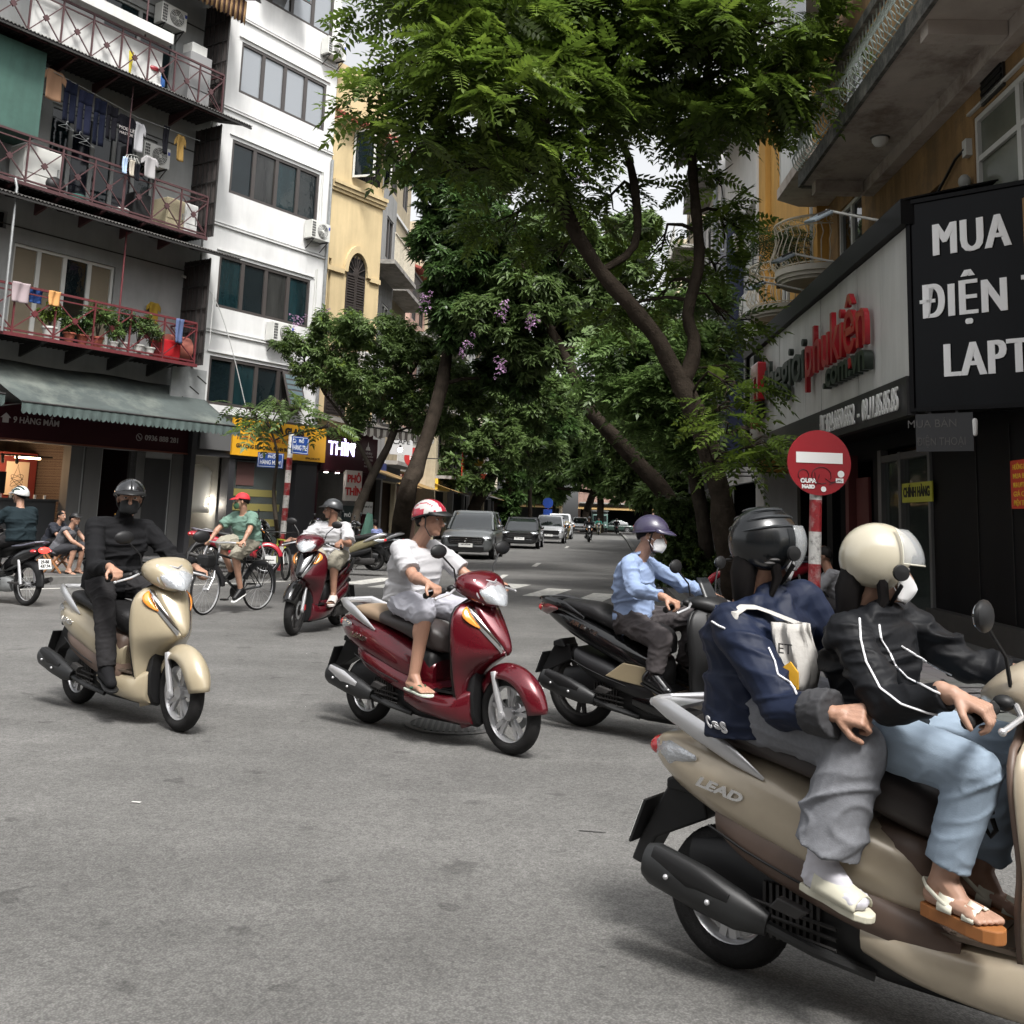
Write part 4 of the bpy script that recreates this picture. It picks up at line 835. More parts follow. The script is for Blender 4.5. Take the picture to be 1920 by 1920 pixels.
# ---- white and navy building further on
r4 = thing('navy_building', 'white and navy building carrying air conditioners and a satellite dish', 'building', MR)
m = MB(); wall_open(m, -20.5, -14.1, 0, 14.5, [(-16.2, -14.9, 5.0, 6.6), (-16.2, -14.9, 8.3, 9.8), (-19.5, -17.5, 5, 6.8), (-19.6, -15.2, .12, 2.6)], y=1.0); part('wall', m, white_plaster, r4, smooth=False)
m = MB(); m.box(-18.3, -17, .5, .998, 3.2, 10.2); part('navy_panel', m, M('navy_paint', (.015, .022, .06), .5), r4, smooth=False)
for a in ((-16.2, -14.9, 5.0, 6.6), (-16.2, -14.9, 8.3, 9.8), (-19.5, -17.5, 5, 6.8)): window(r4, *a, 2, white_frame, win_glass, y=1.06)
m = MB(); m.box(-16.8, -14.1, .75, .998, 9.95, 10.2); m.box(-16.8, -14.1, .82, .998, 10.2, 10.35); part('cornice', m, white_plaster, r4, smooth=False)
m = MB(); m.add([(-20.5, .99, 13.6), (-14.2, .99, 13.6), (-14.2, -.7, 13.0), (-20.5, -.7, 13.0)], [(0, 1, 2, 3)]); part('metal_canopy', m, corr, r4, smooth=False, thick=.03)
room(r4, -19.6, -15.2, .12, 2.6, 3, dark_in, y=1.15)
def ac_r(px, py, y, lab):
    q = onf(MR, px, py, y); return ac_unit(lab, MR @ Matrix.Translation((q.x, 1., q.z-.28)))
ac_r(1398, 575, .8, 'air conditioner unit beside the ochre wall, the higher of two by the navy panel'); ac_r(1372, 608, .8, 'air conditioner unit beside the navy panel, the lower of the two')
q = onf(MR, 1386, 465, .3); sd_ = thing('satellite_dish', 'grey satellite dish on the wall of the navy and white building', 'satellite dish', MR @ Matrix.Translation((q.x, .3, q.z)))
m = MB(); T = Matrix.Rotation(-.5, 4, 'Z') @ Matrix.Rotation(.2, 4, 'X'); m.lathe([(.02, .10), (.2, .07), (.34, .02), (.40, -.03)], axis='Y', n=26, caps=False); m.v = [tuple(T @ Vector(p)) for p in m.v]; part('dish', m, M('dish_grey', (.28, .29, .30), .5), sd_, thick=.012)
m = MB(); m.tube([(.05, .1, -.05), (.2, .7, -.3)], .02, 6); m.tube([(0, -.02, -.38), (0, -.4, -.1)], .012, 5); m.ell((0, -.42, -.08), .05, 8, 6); part('arm', m, steel, sd_)
text('print', 'K+', M('pale_green_print', (.3, .4, .35), .5), sd_, T @ FT(0, -.03, .2), .16, .004)
# small grey shop canopy in front of the trees
q0 = onf(MR, 1300, 905, -1.3)
can = thing('shop_canopy', 'small sloping grey metal canopy over the pavement beyond the road sign', 'canopy', MR)
m = MB(); m.add([(-15, 1., 3.1), (-9.5, 1., 3.15), (-9.5, -.6, 2.75), (-15, -.6, 2.6)], [(0, 1, 2, 3)]); part('sheet', m, steel, can, smooth=False, thick=.03)
m = MB(); [m.bar((x, .98, 2.7), (x, -.55, 2.66), .03) for x in (-14.8, -12.5, -9.7)]; part('struts', m, dark_steel, can, smooth=False)
# ================= ROW HOUSES ON BOTH SIDES OF THE STREET
def house(T, x0, w, nf, col, seed, lab, shop=None, yw=0., h0=3.3, fh=3.3, roof=None):
    r = random.Random(seed); hb = thing('town_house', lab, 'building', T @ Matrix.Translation((x0, yw, 0)))
    ops = []; H = h0+nf*fh
    nwin = 2 if w > 3.8 else 1; ww = 1.15
    for f_ in range(nf):
        for k in range(nwin):
            cx = w*(k+.5)/nwin; z = h0+f_*fh; ops.append((cx-ww/2, cx+ww/2, z+.75, z+2.35))
    m = MB(); wall_open(m, 0, w, 0, H, ops+[(.3, w-.3, .12, 2.6)], depth=7, rev=.18); part('wall', m, col, hb, smooth=False)
    for o_ in ops: window(hb, *o_, 2, r.choice([white_frame, dark_frame, brown_shutter]), win_glass, y=.06)
    room(hb, .4, w-.4, .12, 2.6, 2.5, r.choice([dark_in, grey_in, M('warm_shop', (.1, .07, .045), .8)]), y=.2)
    m = MB(); m.box(.1, w-.1, -.14, -.002, 2.65, 3.2); part('shop_board', m, shop or grey_in, hb, smooth=False)
    for f_ in range(nf):
        z = h0+f_*fh
        if r.random() < .6:
            m = MB(); m.box(.1, w-.1, -.9, -.002, z-.1, z+.05); b = part('balcony', m, concrete, hb, smooth=False)
            m = MB(); [m.box(.12+i*.14, .14+i*.14, -.88, -.86, z+.05, z+.95) for i in range(int((w-.25)/.14))]; m.box(.1, w-.1, -.9, -.85, z+.95, z+1.); part('balustrade', m, r.choice([dark_steel, iron_c, white_frame]), b, smooth=False)
        else:
            m = MB(); m.box(0, w, -.08, -.002, z-.06, z+.06); part('string_course', m, white_plaster, hb, smooth=False)
    if roof:
        m = MB(); m.add([(-.2, -.6, H-.2), (w+.2, -.6, H-.2), (w+.2, 3, H+1.2), (-.2, 3, H+1.2)], [(0, 1, 2, 3)]); part('roof', m, roof, hb, smooth=False, thick=.12)
    if r.random() < .7:
        m = MB(); m.add([(0, -.01, 2.95), (w, -.01, 2.95), (w, -1.2, 2.55), (0, -1.2, 2.55)], [(0, 1, 2, 3)]); part('shop_awning', m, r.choice([corr, M('blue_grey_canvas', (.09, .1, .12), .8), M('ochre_canvas', (.25, .16, .06), .8)]), hb, smooth=False, thick=.02)
    return hb
HL = frame(-5.0, 33.9, rad(84.7)); HR = frame(6.8, 33, rad(-95.3))
cols = [M('house_cream', (.46, .40, .28), .85, var=.1, streak=.3), white_plaster, M('house_grey', (.27, .27, .265), .85, var=.1, streak=.3), M('house_pink', (.42, .27, .22), .85, var=.1, streak=.3), M('house_beige', (.38, .32, .22), .85, var=.1, streak=.3), cream_plaster]
hl = [(4.2, 3, 2, 'grey town house with a glazed steel balcony beyond the yellow building', M('blue_board', (.02, .04, .16), .5)), (4.6, 4, 4, 'beige town house partly hidden behind the tall dark tree', None), (5, 2, 1, 'white low town house behind the second tree', None), (4, 3, 3, 'pinkish town house with a red tiled roof over a side yard', poster_red), (4.4, 4, 0, 'cream town house beside the red vertical banners', poster_yellow), (5, 3, 2, 'grey narrow town house half way down the street', None), (4.5, 4, 1, 'tall white town house near the end of the left row', None), (5.5, 3, 4, 'beige town house near the far trees on the left', None), (6, 3, 1, 'pale far town house at the end of the left row', None), (8, 3, 2, 'grey far building closing the left row', None)]
x = 0
for i, (w, nf, ci, lab, sh) in enumerate(hl):
    house(HL, x+.02, w-.04, nf, cols[ci], 40+i, lab, sh, yw=[0, .4, 1.4, 1.2, .3, 0, .3, 0, .2, 0][i], roof=roof_tile if i in (3,) else None); x += w
hr = [(5, 4, 1, 'white town house behind the roadside trees on the right'), (4.5, 3, 2, 'grey town house behind the trees on the right'), (5, 4, 4, 'beige town house further up on the right'), (6, 3, 1, 'white far town house on the right'), (6, 4, 0, 'cream far town house on the right'), (9, 3, 2, 'grey far building on the right')]
x = 0
for i, (w, nf, ci, lab) in enumerate(hr):
    house(HR, -x-w+.02, w-.04, nf, cols[ci], 80+i, lab); x += w
for k, (w, ci, lab) in enumerate(((9, 2, 'grey house at the left of the far end of the street'), (7, 4, 'beige house in the middle of the far end of the street'), (9, 3, 'pinkish house right of the far end of the street'), (8, 2, 'grey house at the far right end of the street'))): house(frame(-9+k*8.6, 119, rad(-4)), 0, w-.3, 3, cols[ci], 97+k, lab)
# open steel balcony of the grey house
# filling masses behind the front rows, left of the old block
struct('sky_gap', MB().add([(0, 0, -3), (0.01, 0, -3), (0, .01, -3)], [(0, 1, 2)]), dark_in) if False else None
for k, (ci, lab) in enumerate(((1, 'unseen white town house added behind the viewpoint to close in the light, second from the right'), (0, 'unseen cream town house added straight behind the viewpoint to close in the light'), (3, 'unseen pinkish town house added behind the viewpoint to close in the light'), (2, 'unseen grey town house added at the rear left to close in the light'), (4, 'unseen beige town house added at the rear far left to close in the light'))): house(frame(17-k*8.6, -13+k*.6, rad(180-4)), 0, 8.3, 4, cols[ci], 130+k, lab)  # unseen houses added behind the camera to block low sky light and fill reflections
# ================= TREES
def frond_template(n=7, L_=.48, wl=.135, ww=.060, droop=.15, simple=False):
    v = []; f = []
    def leaflet(p, d, l, w, drop):
        o = len(v); d = Vector(d).normalized(); s_ = d.cross(Vector((0, 0, 1))).normalized(); p = Vector(p)
        v.extend([p, p+d*l*.42+s_*w*.5+Vector((0, 0, -drop*.25+w*.12)), p+d*l+Vector((0, 0, -drop)), p+d*l*.42-s_*w*.5+Vector((0, 0, -drop*.25+w*.12))]); f.extend([(o, o+1, o+2, o+3)])
    pts = [Vector((L_*t, 0, -droop*t*t)) for t in [i/n for i in range(n+1)]]
    for i in range(1, n+1):
        t = i/n; sc = .65+.5*math.sin(PI*min(t*.9+.1, 1))
        for s_ in (-1, 1): leaflet(pts[i], (.55, s_, 0), wl*sc, ww*sc, .02)
    leaflet(pts[n], (1, 0, -.2), wl, ww, .02)
    o = len(v)
    for p in (pts[0], pts[n//2], pts[n]): v.append(p+Vector((0, .003, 0))); v.append(p-Vector((0, .003, 0)))
    f.extend([(o, o+1, o+3, o+2), (o+2, o+3, o+5, o+4)])
    return np.array([tuple(p) for p in v]), f
def sprig_template(n=9, l=.14, w=.045, seed=1):
    r = random.Random(seed); v = []; f = []
    for i in range(n):
        a = i*2.4; e = r.uniform(-.5, .35); d = Vector((math.cos(a)*math.cos(e), math.sin(a)*math.cos(e), math.sin(e))); p = Vector((0, 0, r.uniform(-.08, .05)))+d*.02; s_ = d.cross(Vector((0, 0, 1))).normalized(); o = len(v); ll = l*r.uniform(.75, 1.15)
        v.extend([p, p+d*ll*.45+s_*w*.5+Vector((0, 0, .01)), p+d*ll+Vector((0, 0, -ll*.25)), p+d*ll*.45-s_*w*.5+Vector((0, 0, .01))]); f.append((o, o+1, o+2, o+3))
    return np.array([tuple(p) for p in v]), f
def foliage_mesh(name, tv, tf, places, mat_):
    """places: list of (pos, azimuth, pitch, roll, scale)"""
    V = []; n = len(tv)
    for p, az, pi_, ro, sc in places:
        Mx = (Matrix.Rotation(az, 3, 'Z') @ Matrix.Rotation(pi_, 3, 'Y') @ Matrix.Rotation(ro, 3, 'X'))
        V.append(tv @ (np.array(Mx).T*sc)+np.array(p))
    V = np.concatenate(V); tf = np.array(tf); nf = len(tf); k = len(places)
    F_ = (tf[None, :, :]+(np.arange(k)*n)[:, None, None]).reshape(-1, 4)
    me = bpy.data.meshes.new(name); me.vertices.add(len(V)); me.vertices.foreach_set('co', V.ravel().astype(np.float32))
    me.loops.add(F_.size); me.loops.foreach_set('vertex_index', F_.ravel().astype(np.int32)); me.polygons.add(len(F_))
    me.polygons.foreach_set('loop_start', np.arange(0, F_.size, 4, dtype=np.int32)); me.polygons.foreach_set('loop_total', np.full(len(F_), 4, np.int32))
    me.materials.append(mat_); me.update(calc_edges=True); me.validate(); return me
def tree(label, trunks, blobs, nleaf, tmpl, mat_, barkm, seed, pos=None, cl=9, tip=None, ntip=0, group=None, sc=(.8, 1.25), limbs=True, flowers=None, name='street_tree', single=0, spread=.30, leafsc=1.):
    r = random.Random(seed); base = trunks[0][0][0]
    T = Matrix.Translation((base[0], base[1], 0)); tr = thing(name, label, 'tree', T, group); off = Vector((base[0], base[1], 0))
    m = MB(); skeleton = []
    for pts, rr in trunks:
        P = [Vector(p)-off for p in pts]
        Q = []; RR = []
        for i in range(len(P)-1):
            a, b, c, d = P[max(i-1, 0)], P[i], P[i+1], P[min(i+2, len(P)-1)]
            for k in range(3):
                t = k/3; q = .5*((2*b)+(c-a)*t+(2*a-5*b+4*c-d)*t*t+(3*b-a-3*c+d)*t**3); Q.append(q+Vector((r.uniform(-1, 1), r.uniform(-1, 1), 0))*rr[i]*.10); RR.append((rr[i]+(rr[i+1]-rr[i])*t)*r.uniform(.92, 1.1))
        Q.append(P[-1]); RR.append(rr[-1]); m.tube(Q, RR, 10); skeleton += Q[len(Q)//3:]
    part('trunk', m, barkm, tr)
    if limbs:
        m = MB()
        for c, R in blobs:
            c = Vector(c)-off; q = min(skeleton, key=lambda s_: (s_-c).length+max(0, s_.z-c.z)*.8)
            mid = q.lerp(c, .5)+Vector((r.uniform(-.2, .2), r.uniform(-.2, .2), r.uniform(0, .35))); m.tube([q, q.lerp(mid, .5)+Vector((0, 0, .05)), mid, c], [.05*R+.012, .04*R+.01, .03*R+.008, .015], 6)
            for _ in range(5):
                e = c+Vector((r.gauss(0, 1), r.gauss(0, 1), r.gauss(0, .7))).normalized()*R*.85; m.tube([mid.lerp(c, r.uniform(.2, 1)), c.lerp(e, .5)+Vector((0, 0, .06)), e], [.018*R+.006, .012, .005], 5)
        part('limbs', m, barkm, tr)
    tot = sum(R**2 for c, R in blobs); places = []; tips = []
    for c, R in blobs:
        c = Vector(c)-off; k = max(2, int(nleaf*R*R/tot/cl))
        for _ in range(k):
            u = Vector((r.gauss(0, 1), r.gauss(0, 1), r.gauss(0, .8))).normalized(); cc = c+Vector((u.x, u.y, u.z*.75))*R*r.uniform(.35, 1.05)**.7
            a0 = math.atan2(u.y, u.x); s1 = r.uniform(*sc)*leafsc
            for j in range(cl):
                az = a0+r.gauss(0, 1.3); pit = r.gauss(.15, .35); p = cc+Vector((math.cos(az)*.1, math.sin(az)*.1, r.uniform(-.12, .12)))*spread/.3
                pl = (tuple(p), az, pit, r.gauss(0, .45), s1*r.uniform(.8, 1.15)); places.append(pl)
                if tip is not None and r.random() < ntip: tips.append(pl); places.pop()
    tv, tf = tmpl
    if single:      # the fronds that show largest are pieces of their own
        cp = Vector((0, 0, HC))-off; idx = sorted(range(len(places)), key=lambda i: (Vector(places[i][0])-cp).length)[:single]; ss = set(idx)
        mes = [foliage_mesh('leaf', tv, tf, [((0, 0, 0), 0, 0, 0, 1)], q) for q in ([mat_, mat_, tip] if tip else [mat_])]
        for i in idx:
            p, az, pi_, ro, s_ = places[i]; o = mobj('leaf', mes[i % len(mes)], tr); o.location = p; o.rotation_euler = (Matrix.Rotation(az, 3, 'Z') @ Matrix.Rotation(pi_, 3, 'Y') @ Matrix.Rotation(ro, 3, 'X')).to_euler(); o.scale = (s_,)*3
        places = [q for i, q in enumerate(places) if i not in ss]
    part('crown', foliage_mesh('crown', tv, tf, places, mat_), None, tr, kind='stuff')
    if tips: part('young_leaves', foliage_mesh('young_leaves', tv, tf, tips, tip), None, tr, kind='stuff')
    if flowers:
        fv, ff = sprig_template(8, .05, .04, 5); pl = []
        for c in flowers:
            c = Vector(c)-off
            for _ in range(7): pl.append((tuple(c+Vector((r.gauss(0, .10), r.gauss(0, .12), r.gauss(0, .18)))), r.uniform(0, 6), r.uniform(-1, 1), 0, r.uniform(.8, 1.6)))
        part('blossom', foliage_mesh('blossom', fv, ff, pl, flower), None, tr, kind='stuff')
    return tr
FR = frond_template(); FRS = frond_template(5, .38, .15, .06, .12); SP = sprig_template(); SPB = sprig_template(12, .26, .085, 3); SPF = sprig_template(10, .42, .16, 4)
B = lambda L_: [(dp(x, y, Y), R) for x, y, Y, R in L_]
P3 = lambda L_: [dp(x, y, Y) for x, y, Y in L_]
# main tree
g0 = gr(1392, 1165); t1 = [Vector((g0.x, g0.y, .1))]+P3([(1372, 1060, 15.2), (1352, 930, 15), (1328, 840, 15), (1300, 770, 15), (1277, 715, 15)])
tree('big tree with long drooping pinnate fronds forking over the right pavement', [
    (t1, [.24, .19, .165, .16, .155, .15]),
    (P3([(1280, 730, 15), (1235, 640, 14.9), (1180, 570, 14.7), (1120, 500, 14.5), (1072, 420, 14.3), (1040, 330, 14.2), (1024, 240, 14), (1000, 120, 14), (960, 20, 14)]), [.15, .125, .115, .105, .10, .085, .07, .05, .02]),
    (P3([(1280, 730, 15), (1302, 650, 15), (1290, 590, 15), (1310, 500, 15), (1306, 400, 15), (1298, 290, 15), (1320, 160, 15), (1350, 20, 15)]), [.13, .105, .09, .085, .08, .07, .055, .03]),
    (P3([(1128, 508, 14.5), (1190, 460, 14.8), (1192, 370, 15), (1176, 290, 15), (1140, 220, 15), (1120, 100, 15)]), [.05, .06, .065, .06, .05, .02])],
    B([(735, 190, 13, .5), (820, 130, 12.6, .85), (800, 262, 13, .5), (880, 40, 13, 1.1), (910, 190, 13, 1.1), (880, 320, 13.5, .5), (1000, 60, 14, 1.2), (990, 310, 14, .8), (1060, 190, 14, 1.1), (770, 20, 14, .8), (1150, 90, 15, 1.2), (1120, 390, 16, .7), (1040, 470, 16, .5), (1130, 600, 16.5, .4), (1240, 560, 17, .5), (1250, 30, 14, 1.1), (1350, 110, 14, 1.15), (1450, 40, 14, 1.05), (1480, 150, 13.6, .55), (1400, 190, 14, .6), (1350, 340, 15.6, .4), (1240, 470, 17, .5), (1340, 500, 16, .42), (1360, 600, 15.6, .25), (1310, 210, 14.5, .75), (1120, 230, 16, .75), (1230, 190, 16, .7), (1360, 430, 16, .4), (950, 420, 15, .45), (1000, -80, 14, 1.3), (1200, -80, 14, 1.3), (1400, -80, 14, 1.2), (850, -60, 13.4, 1.1), (1350, 770, 14.2, .28), (1375, 725, 13.9, .24), (1375, 815, 13.6, .28), (1415, 835, 13.4, .26), (1355, 865, 14, .24), (1345, 690, 15.6, .3)]),
    5000, FR, leaf_a, bark, 11, tip=leaf_e, ntip=.10, single=290, cl=8)
flr = P3([(930, 240, 27), (780, 285, 27), (955, 320, 24), (1085, 330, 24), (820, 500, 26), (800, 560, 24), (950, 590, 24), (1000, 610, 24), (870, 640, 24), (1110, 690, 23), (1130, 740, 23), (940, 690, 24)])
tree('tall very dark tree rising behind the small trees on the left', [([gr(745, 1062)]+P3([(762, 930, 25), (787, 860, 25.5), (830, 720, 26), (850, 560, 27), (860, 420, 27)]), [.27, .23, .2, .17, .12, .05])],
    B([(850, 300, 27, 1.0), (870, 390, 27, 1.2), (830, 450, 27, .9), (880, 510, 26, 1.1), (940, 430, 26, 1.1), (850, 580, 26, .7), (900, 620, 26, .9), (980, 520, 26, 1.1), (800, 330, 28, .7), (930, 300, 28, 1.1), (1000, 600, 26, 1.0), (960, 700, 27, .9)]), 3900, SPB, leaf_b, bark, 12, flowers=flr[:6], cl=7)
tree('small spreading tree with narrow glossy leaves in front of the restaurant', [([Vector((dp(672, 990, 28).x, 28, .1))]+P3([(668, 970, 28.6), (700, 890, 28.4), (737, 812, 28.0), (742, 740, 28.0)]), [.16, .14, .12, .10, .05]), (P3([(700, 890, 28.4), (655, 800, 28.0), (610, 740, 28.0)]), [.07, .05, .03])],
    B([(560, 650, 28.0, 0.57), (640, 620, 28.0, 0.89), (620, 700, 28.0, 0.95), (720, 640, 28.0, 1.02), (700, 730, 28.0, 1.08), (790, 670, 28.0, 1.02), (850, 720, 28.0, 0.89), (780, 770, 28.0, 0.83), (890, 760, 28.0, 0.51), (830, 800, 28.0, 0.51), (680, 790, 28.0, 0.38)]), 4300, sprig_template(10, .20, .055, 2), leaf_c, bark2, 13, tip=leaf_e, ntip=.05, flowers=P3([(610, 590, 28.0), (560, 600, 28.0)]), cl=8)
tree('tree with a long leaning trunk arching over the road from the right pavement', [([Vector((dp(1290, 990, 25.5).x, 25.5, .1))]+P3([(1272, 990, 26.0), (1245, 925, 25.8), (1180, 850, 25.5), (1110, 775, 25.0), (1075, 700, 25.0), (1045, 640, 25.0), (1010, 580, 25.0), (980, 500, 25.0)]), [.30, .25, .22, .20, .17, .14, .12, .09, .04])],
    B([(1000, 560, 25.0, 0.94), (930, 600, 25.5, 1.04), (1080, 520, 26.0, 1.04), (1010, 660, 25.5, 0.83), (1100, 600, 26.0, 0.94), (1150, 500, 27.1, 1.14), (1040, 440, 26.0, 1.14), (940, 500, 26.0, 0.94), (1190, 420, 27.1, 0.73), (1200, 600, 26.0, 0.73)]), 2600, SPB, leaf_c, bark, 14, flowers=flr[6:], cl=7)
tree('tree with shiny pale green fronds filling the right side of the street', [([gr(1330, 1110)]+P3([(1320, 1000, 21), (1300, 880, 21), (1260, 780, 21), (1220, 700, 21)]), [.16, .15, .13, .1, .05])],
    B([(1160, 660, 21, .65), (1210, 720, 20.6, .75), (1150, 735, 21, .5), (1260, 660, 21, .7), (1235, 790, 20.6, .5), (1280, 770, 20.6, .6), (1300, 850, 20.6, .4), (1310, 640, 21, .5), (1330, 700, 20.5, .35), (1300, 560, 21.5, .5)]), 3000, FRS, leaf_d, bark2, 15, cl=8)
tree('young tree with fronds growing through the yellow shop sign', [([gr(528, 1070)]+P3([(520, 1000, 21.8), (513, 920, 21.7), (520, 850, 21.6), (500, 785, 21.5)]), [.05, .045, .04, .03, .015])],
    B([(462, 765, 21, .26), (520, 755, 21, .24), (482, 792, 21, .16), (560, 775, 21, .12), (620, 800, 21, .14)]), 60, FR, leaf_c, bark2, 16, tip=leaf_e, ntip=.12, cl=6)
tree('tree overhanging the parked grey car with hanging leaves', [([Vector((dp(890, 990, 56).x, 56, .1))]+P3([(887, 957, 56.0), (922, 895, 56.0), (942, 845, 56.0), (955, 770, 56.0)]), [.38, .34, .28, .24, .12])],
    B([(930, 830, 54.4, 2.02), (870, 830, 54.4, 1.71), (960, 760, 56.0, 2.49), (870, 760, 56.0, 2.18), (900, 890, 54.4, 1.24), (1000, 850, 59.1, 2.02), (840, 880, 52.9, 1.09), (1010, 730, 56.0, 2.33)]), 2000, SPF, leaf_c, bark, 17, cl=7)
tree('ivy covered tree behind the parked black car', [([Vector((dp(960, 990, 76).x, 76, .1))]+P3([(958, 960, 76.0), (955, 880, 76.0), (955, 800, 76.0)]), [.35, .33, .3, .2])],
    B([(955, 930, 76.0, 1.01), (960, 890, 76.0, 1.35), (950, 960, 76.0, 0.84), (950, 830, 77.7, 2.70), (1010, 790, 79.4, 3.04)]), 1800, SPF, leaf_b, bark, 18, cl=7, leafsc=1.3)
tree('slim street tree beside the red tiled roof', [([Vector((dp(994, 990, 84).x, 84, .1))]+P3([(994, 960, 84.0), (995, 880, 84.0), (1010, 820, 84.0)]), [.2, .18, .15, .08])], B([(1000, 840, 84.0, 2.18), (1040, 800, 87.4, 2.69), (1020, 760, 84.0, 2.86)]), 2000, SPF, leaf_c, bark, 19, cl=7, leafsc=1.4)
tree('slim dark street tree left of the far riders', [([Vector((dp(1040, 990, 112).x, 112, .1))]+P3([(1040, 960, 112.0), (1036, 880, 112.0), (1050, 820, 112.0)]), [.2, .18, .16, .1])], B([(1050, 830, 112.0, 3.61), (1075, 770, 108.4, 3.97), (1030, 740, 108.4, 3.97)]), 2000, SPF, leaf_d, bark, 20, cl=7, leafsc=1.6)
tree('far tree leaning over the middle of the street', [([Vector((dp(1096, 990, 113).x, 113, .1))]+P3([(1100, 960, 116.2), (1120, 905, 113.0), (1140, 860, 109.8)]), [.5, .42, .38, .2])], B([(1130, 860, 106.5, 3.55), (1170, 830, 96.9, 3.55), (1110, 810, 106.5, 3.87), (1170, 900, 100.1, 2.58), (1200, 860, 93.6, 3.23), (1150, 770, 96.9, 4.20)]), 3000, SPF, leaf_d, bark, 21, cl=7, leafsc=1.6)
tree('far street tree on the right side beyond the leaning trunk', [([Vector((dp(1215, 990, 48).x, 48, .1))]+P3([(1215, 960, 48.0), (1215, 900, 48.0)]), [.25, .2, .12])], B([(1210, 900, 48.0, 1.50), (1250, 860, 46.0, 1.60), (1200, 830, 48.0, 1.70), (1240, 930, 44.0, 1.00)]), 2200, SPF, leaf_c, bark, 22, cl=7)
tree('far tree rows end with a broad crown closing the street', [([Vector((9.5, 105, .1)), Vector((9.5, 105, 3)), Vector((9.5, 105, 6))], [.4, .35, .2])], [(Vector((x, y, z)), R) for x, y, z, R in ((8, 104, 7, 3.4), (12, 104, 6, 3.4), (5, 106, 9, 3.5), (14, 100, 9, 3.5), (9, 104, 10.5, 3.5), (1, 108, 6, 3.4), (-5, 108, 5, 3.4), (18, 104, 5, 3.4), (4, 108, 4.6, 2.4))], 2600, sprig_template(10, .9, .35, 7), leaf_d, bark, 23, cl=6)
# ivy hedge on the right pavement
hb_ = [(dp(x, y, 21.5), R) for x, y, R in ((1255, 1075, .28), (1290, 1080, .3), (1260, 1030, .3), (1295, 1035, .33), (1265, 985, .28), (1300, 990, .3), (1275, 955, .25), (1310, 950, .25), (1320, 1050, .25), (1318, 1085, .25), (1250, 950, .2))]
tree('dense dark green hedge column on the right pavement behind the parked motorbikes', [([gr(1290, 1098), dp(1288, 1000, 21.6), dp(1285, 960, 21.6)], [.06, .05, .03])], hb_, 2600, sprig_template(9, .085, .05, 9), leaf_c, bark2, 24, name='hedge', cl=6, limbs=False, tip=leaf_e, ntip=.03)
lp_ = thing('lamp_post', 'tall plain grey steel post beside the big tree', 'post', Matrix.Translation((gr(1338, 1080).x, gr(1338, 1080).y, 0))); m = MB(); m.tube([(0, 0, .1), (0, 0, 6), (0, 0, 14)], [.10, .085, .065], 14); m.lathe([(.16, .12), (.16, .2), (.1, .24)], n=14); part('post', m, M('post_grey', (.22, .235, .24), .5, .3), lp_)
# bushes on the corner balcony (creeper)
tree('leafy creeper spilling over the concrete balcony rail at upper right', [([MR @ Vector((-4.4, .2, 7.5)), MR @ Vector((-4.5, -.1, 8.4))], [.02, .015])], [(MR @ Vector((x, y, z)), R) for x, y, z, R in ((-4.7, -.5, 8.8, .35), (-4.2, -.4, 9.1, .4), (-3.6, -.35, 9.3, .35), (-4.9, -.5, 9.4, .4), (-5., -.3, 8.2, .25))], 900, sprig_template(9, .07, .035, 9), leaf_a, bark2, 25, name='creeper', cl=6)
pm = MR @ Vector((-8.9, .3, 7.25))
tree('potted palm on the round balcony of the ochre building', [([pm-Vector((0, 0, .9)), pm], [.05, .03])], [(pm+Vector((0, 0, .05)), .22), (pm+Vector((0, 0, .4)), .25)], 110, frond_template(12, .7, .16, .02, .4), leaf_b, bark2, 26, name='palm', cl=5, limbs=False)
# ================= SCOOTERS (own frame: x forward, y left, z up, origin at the rear tyre contact)
def ser(m, st, n=20, e=2.6):
    """loft of rounded sections; station = (x, ztop, zbot, halfwidth[, e])"""
    rings = []
    for s in st:
        x, zt, zb, hw = s[:4]; ee = s[4] if len(s) > 4 else e; zc = (zt+zb)/2; hh = (zt-zb)/2; r_ = []
        for k in range(n):
            a = 2*PI*k/n; c, s_ = math.cos(a), math.sin(a)
            r_.append(Vector((x, hw*math.copysign(abs(c)**(2/ee), c), zc+hh*math.copysign(abs(s_)**(2/ee), s_))))
        rings.append(r_)
    return m.ringloft(rings)
def cr_interp(tab, n):
    """smooth resampling of a table of tuples"""
    out = []; k = len(tab)
    for i in range(k-1):
        a, b, c, d = [np.array(tab[j], float) for j in (max(i-1, 0), i, i+1, min(i+2, k-1))]
        for q in range(n):
            t = q/n; out.append(.5*((2*b)+(c-a)*t+(2*a-5*b+4*c-d)*t*t+(3*b-a-3*c+d)*t**3))
    out.append(np.array(tab[-1], float)); return out
def sser(m, st, n=20, e=2.6, sub=3):
    st = [tuple(s)+((e,) if len(s) == 4 else ()) for s in st]; return ser(m, [tuple(q) for q in cr_interp(st, sub)], n)
WH = {}
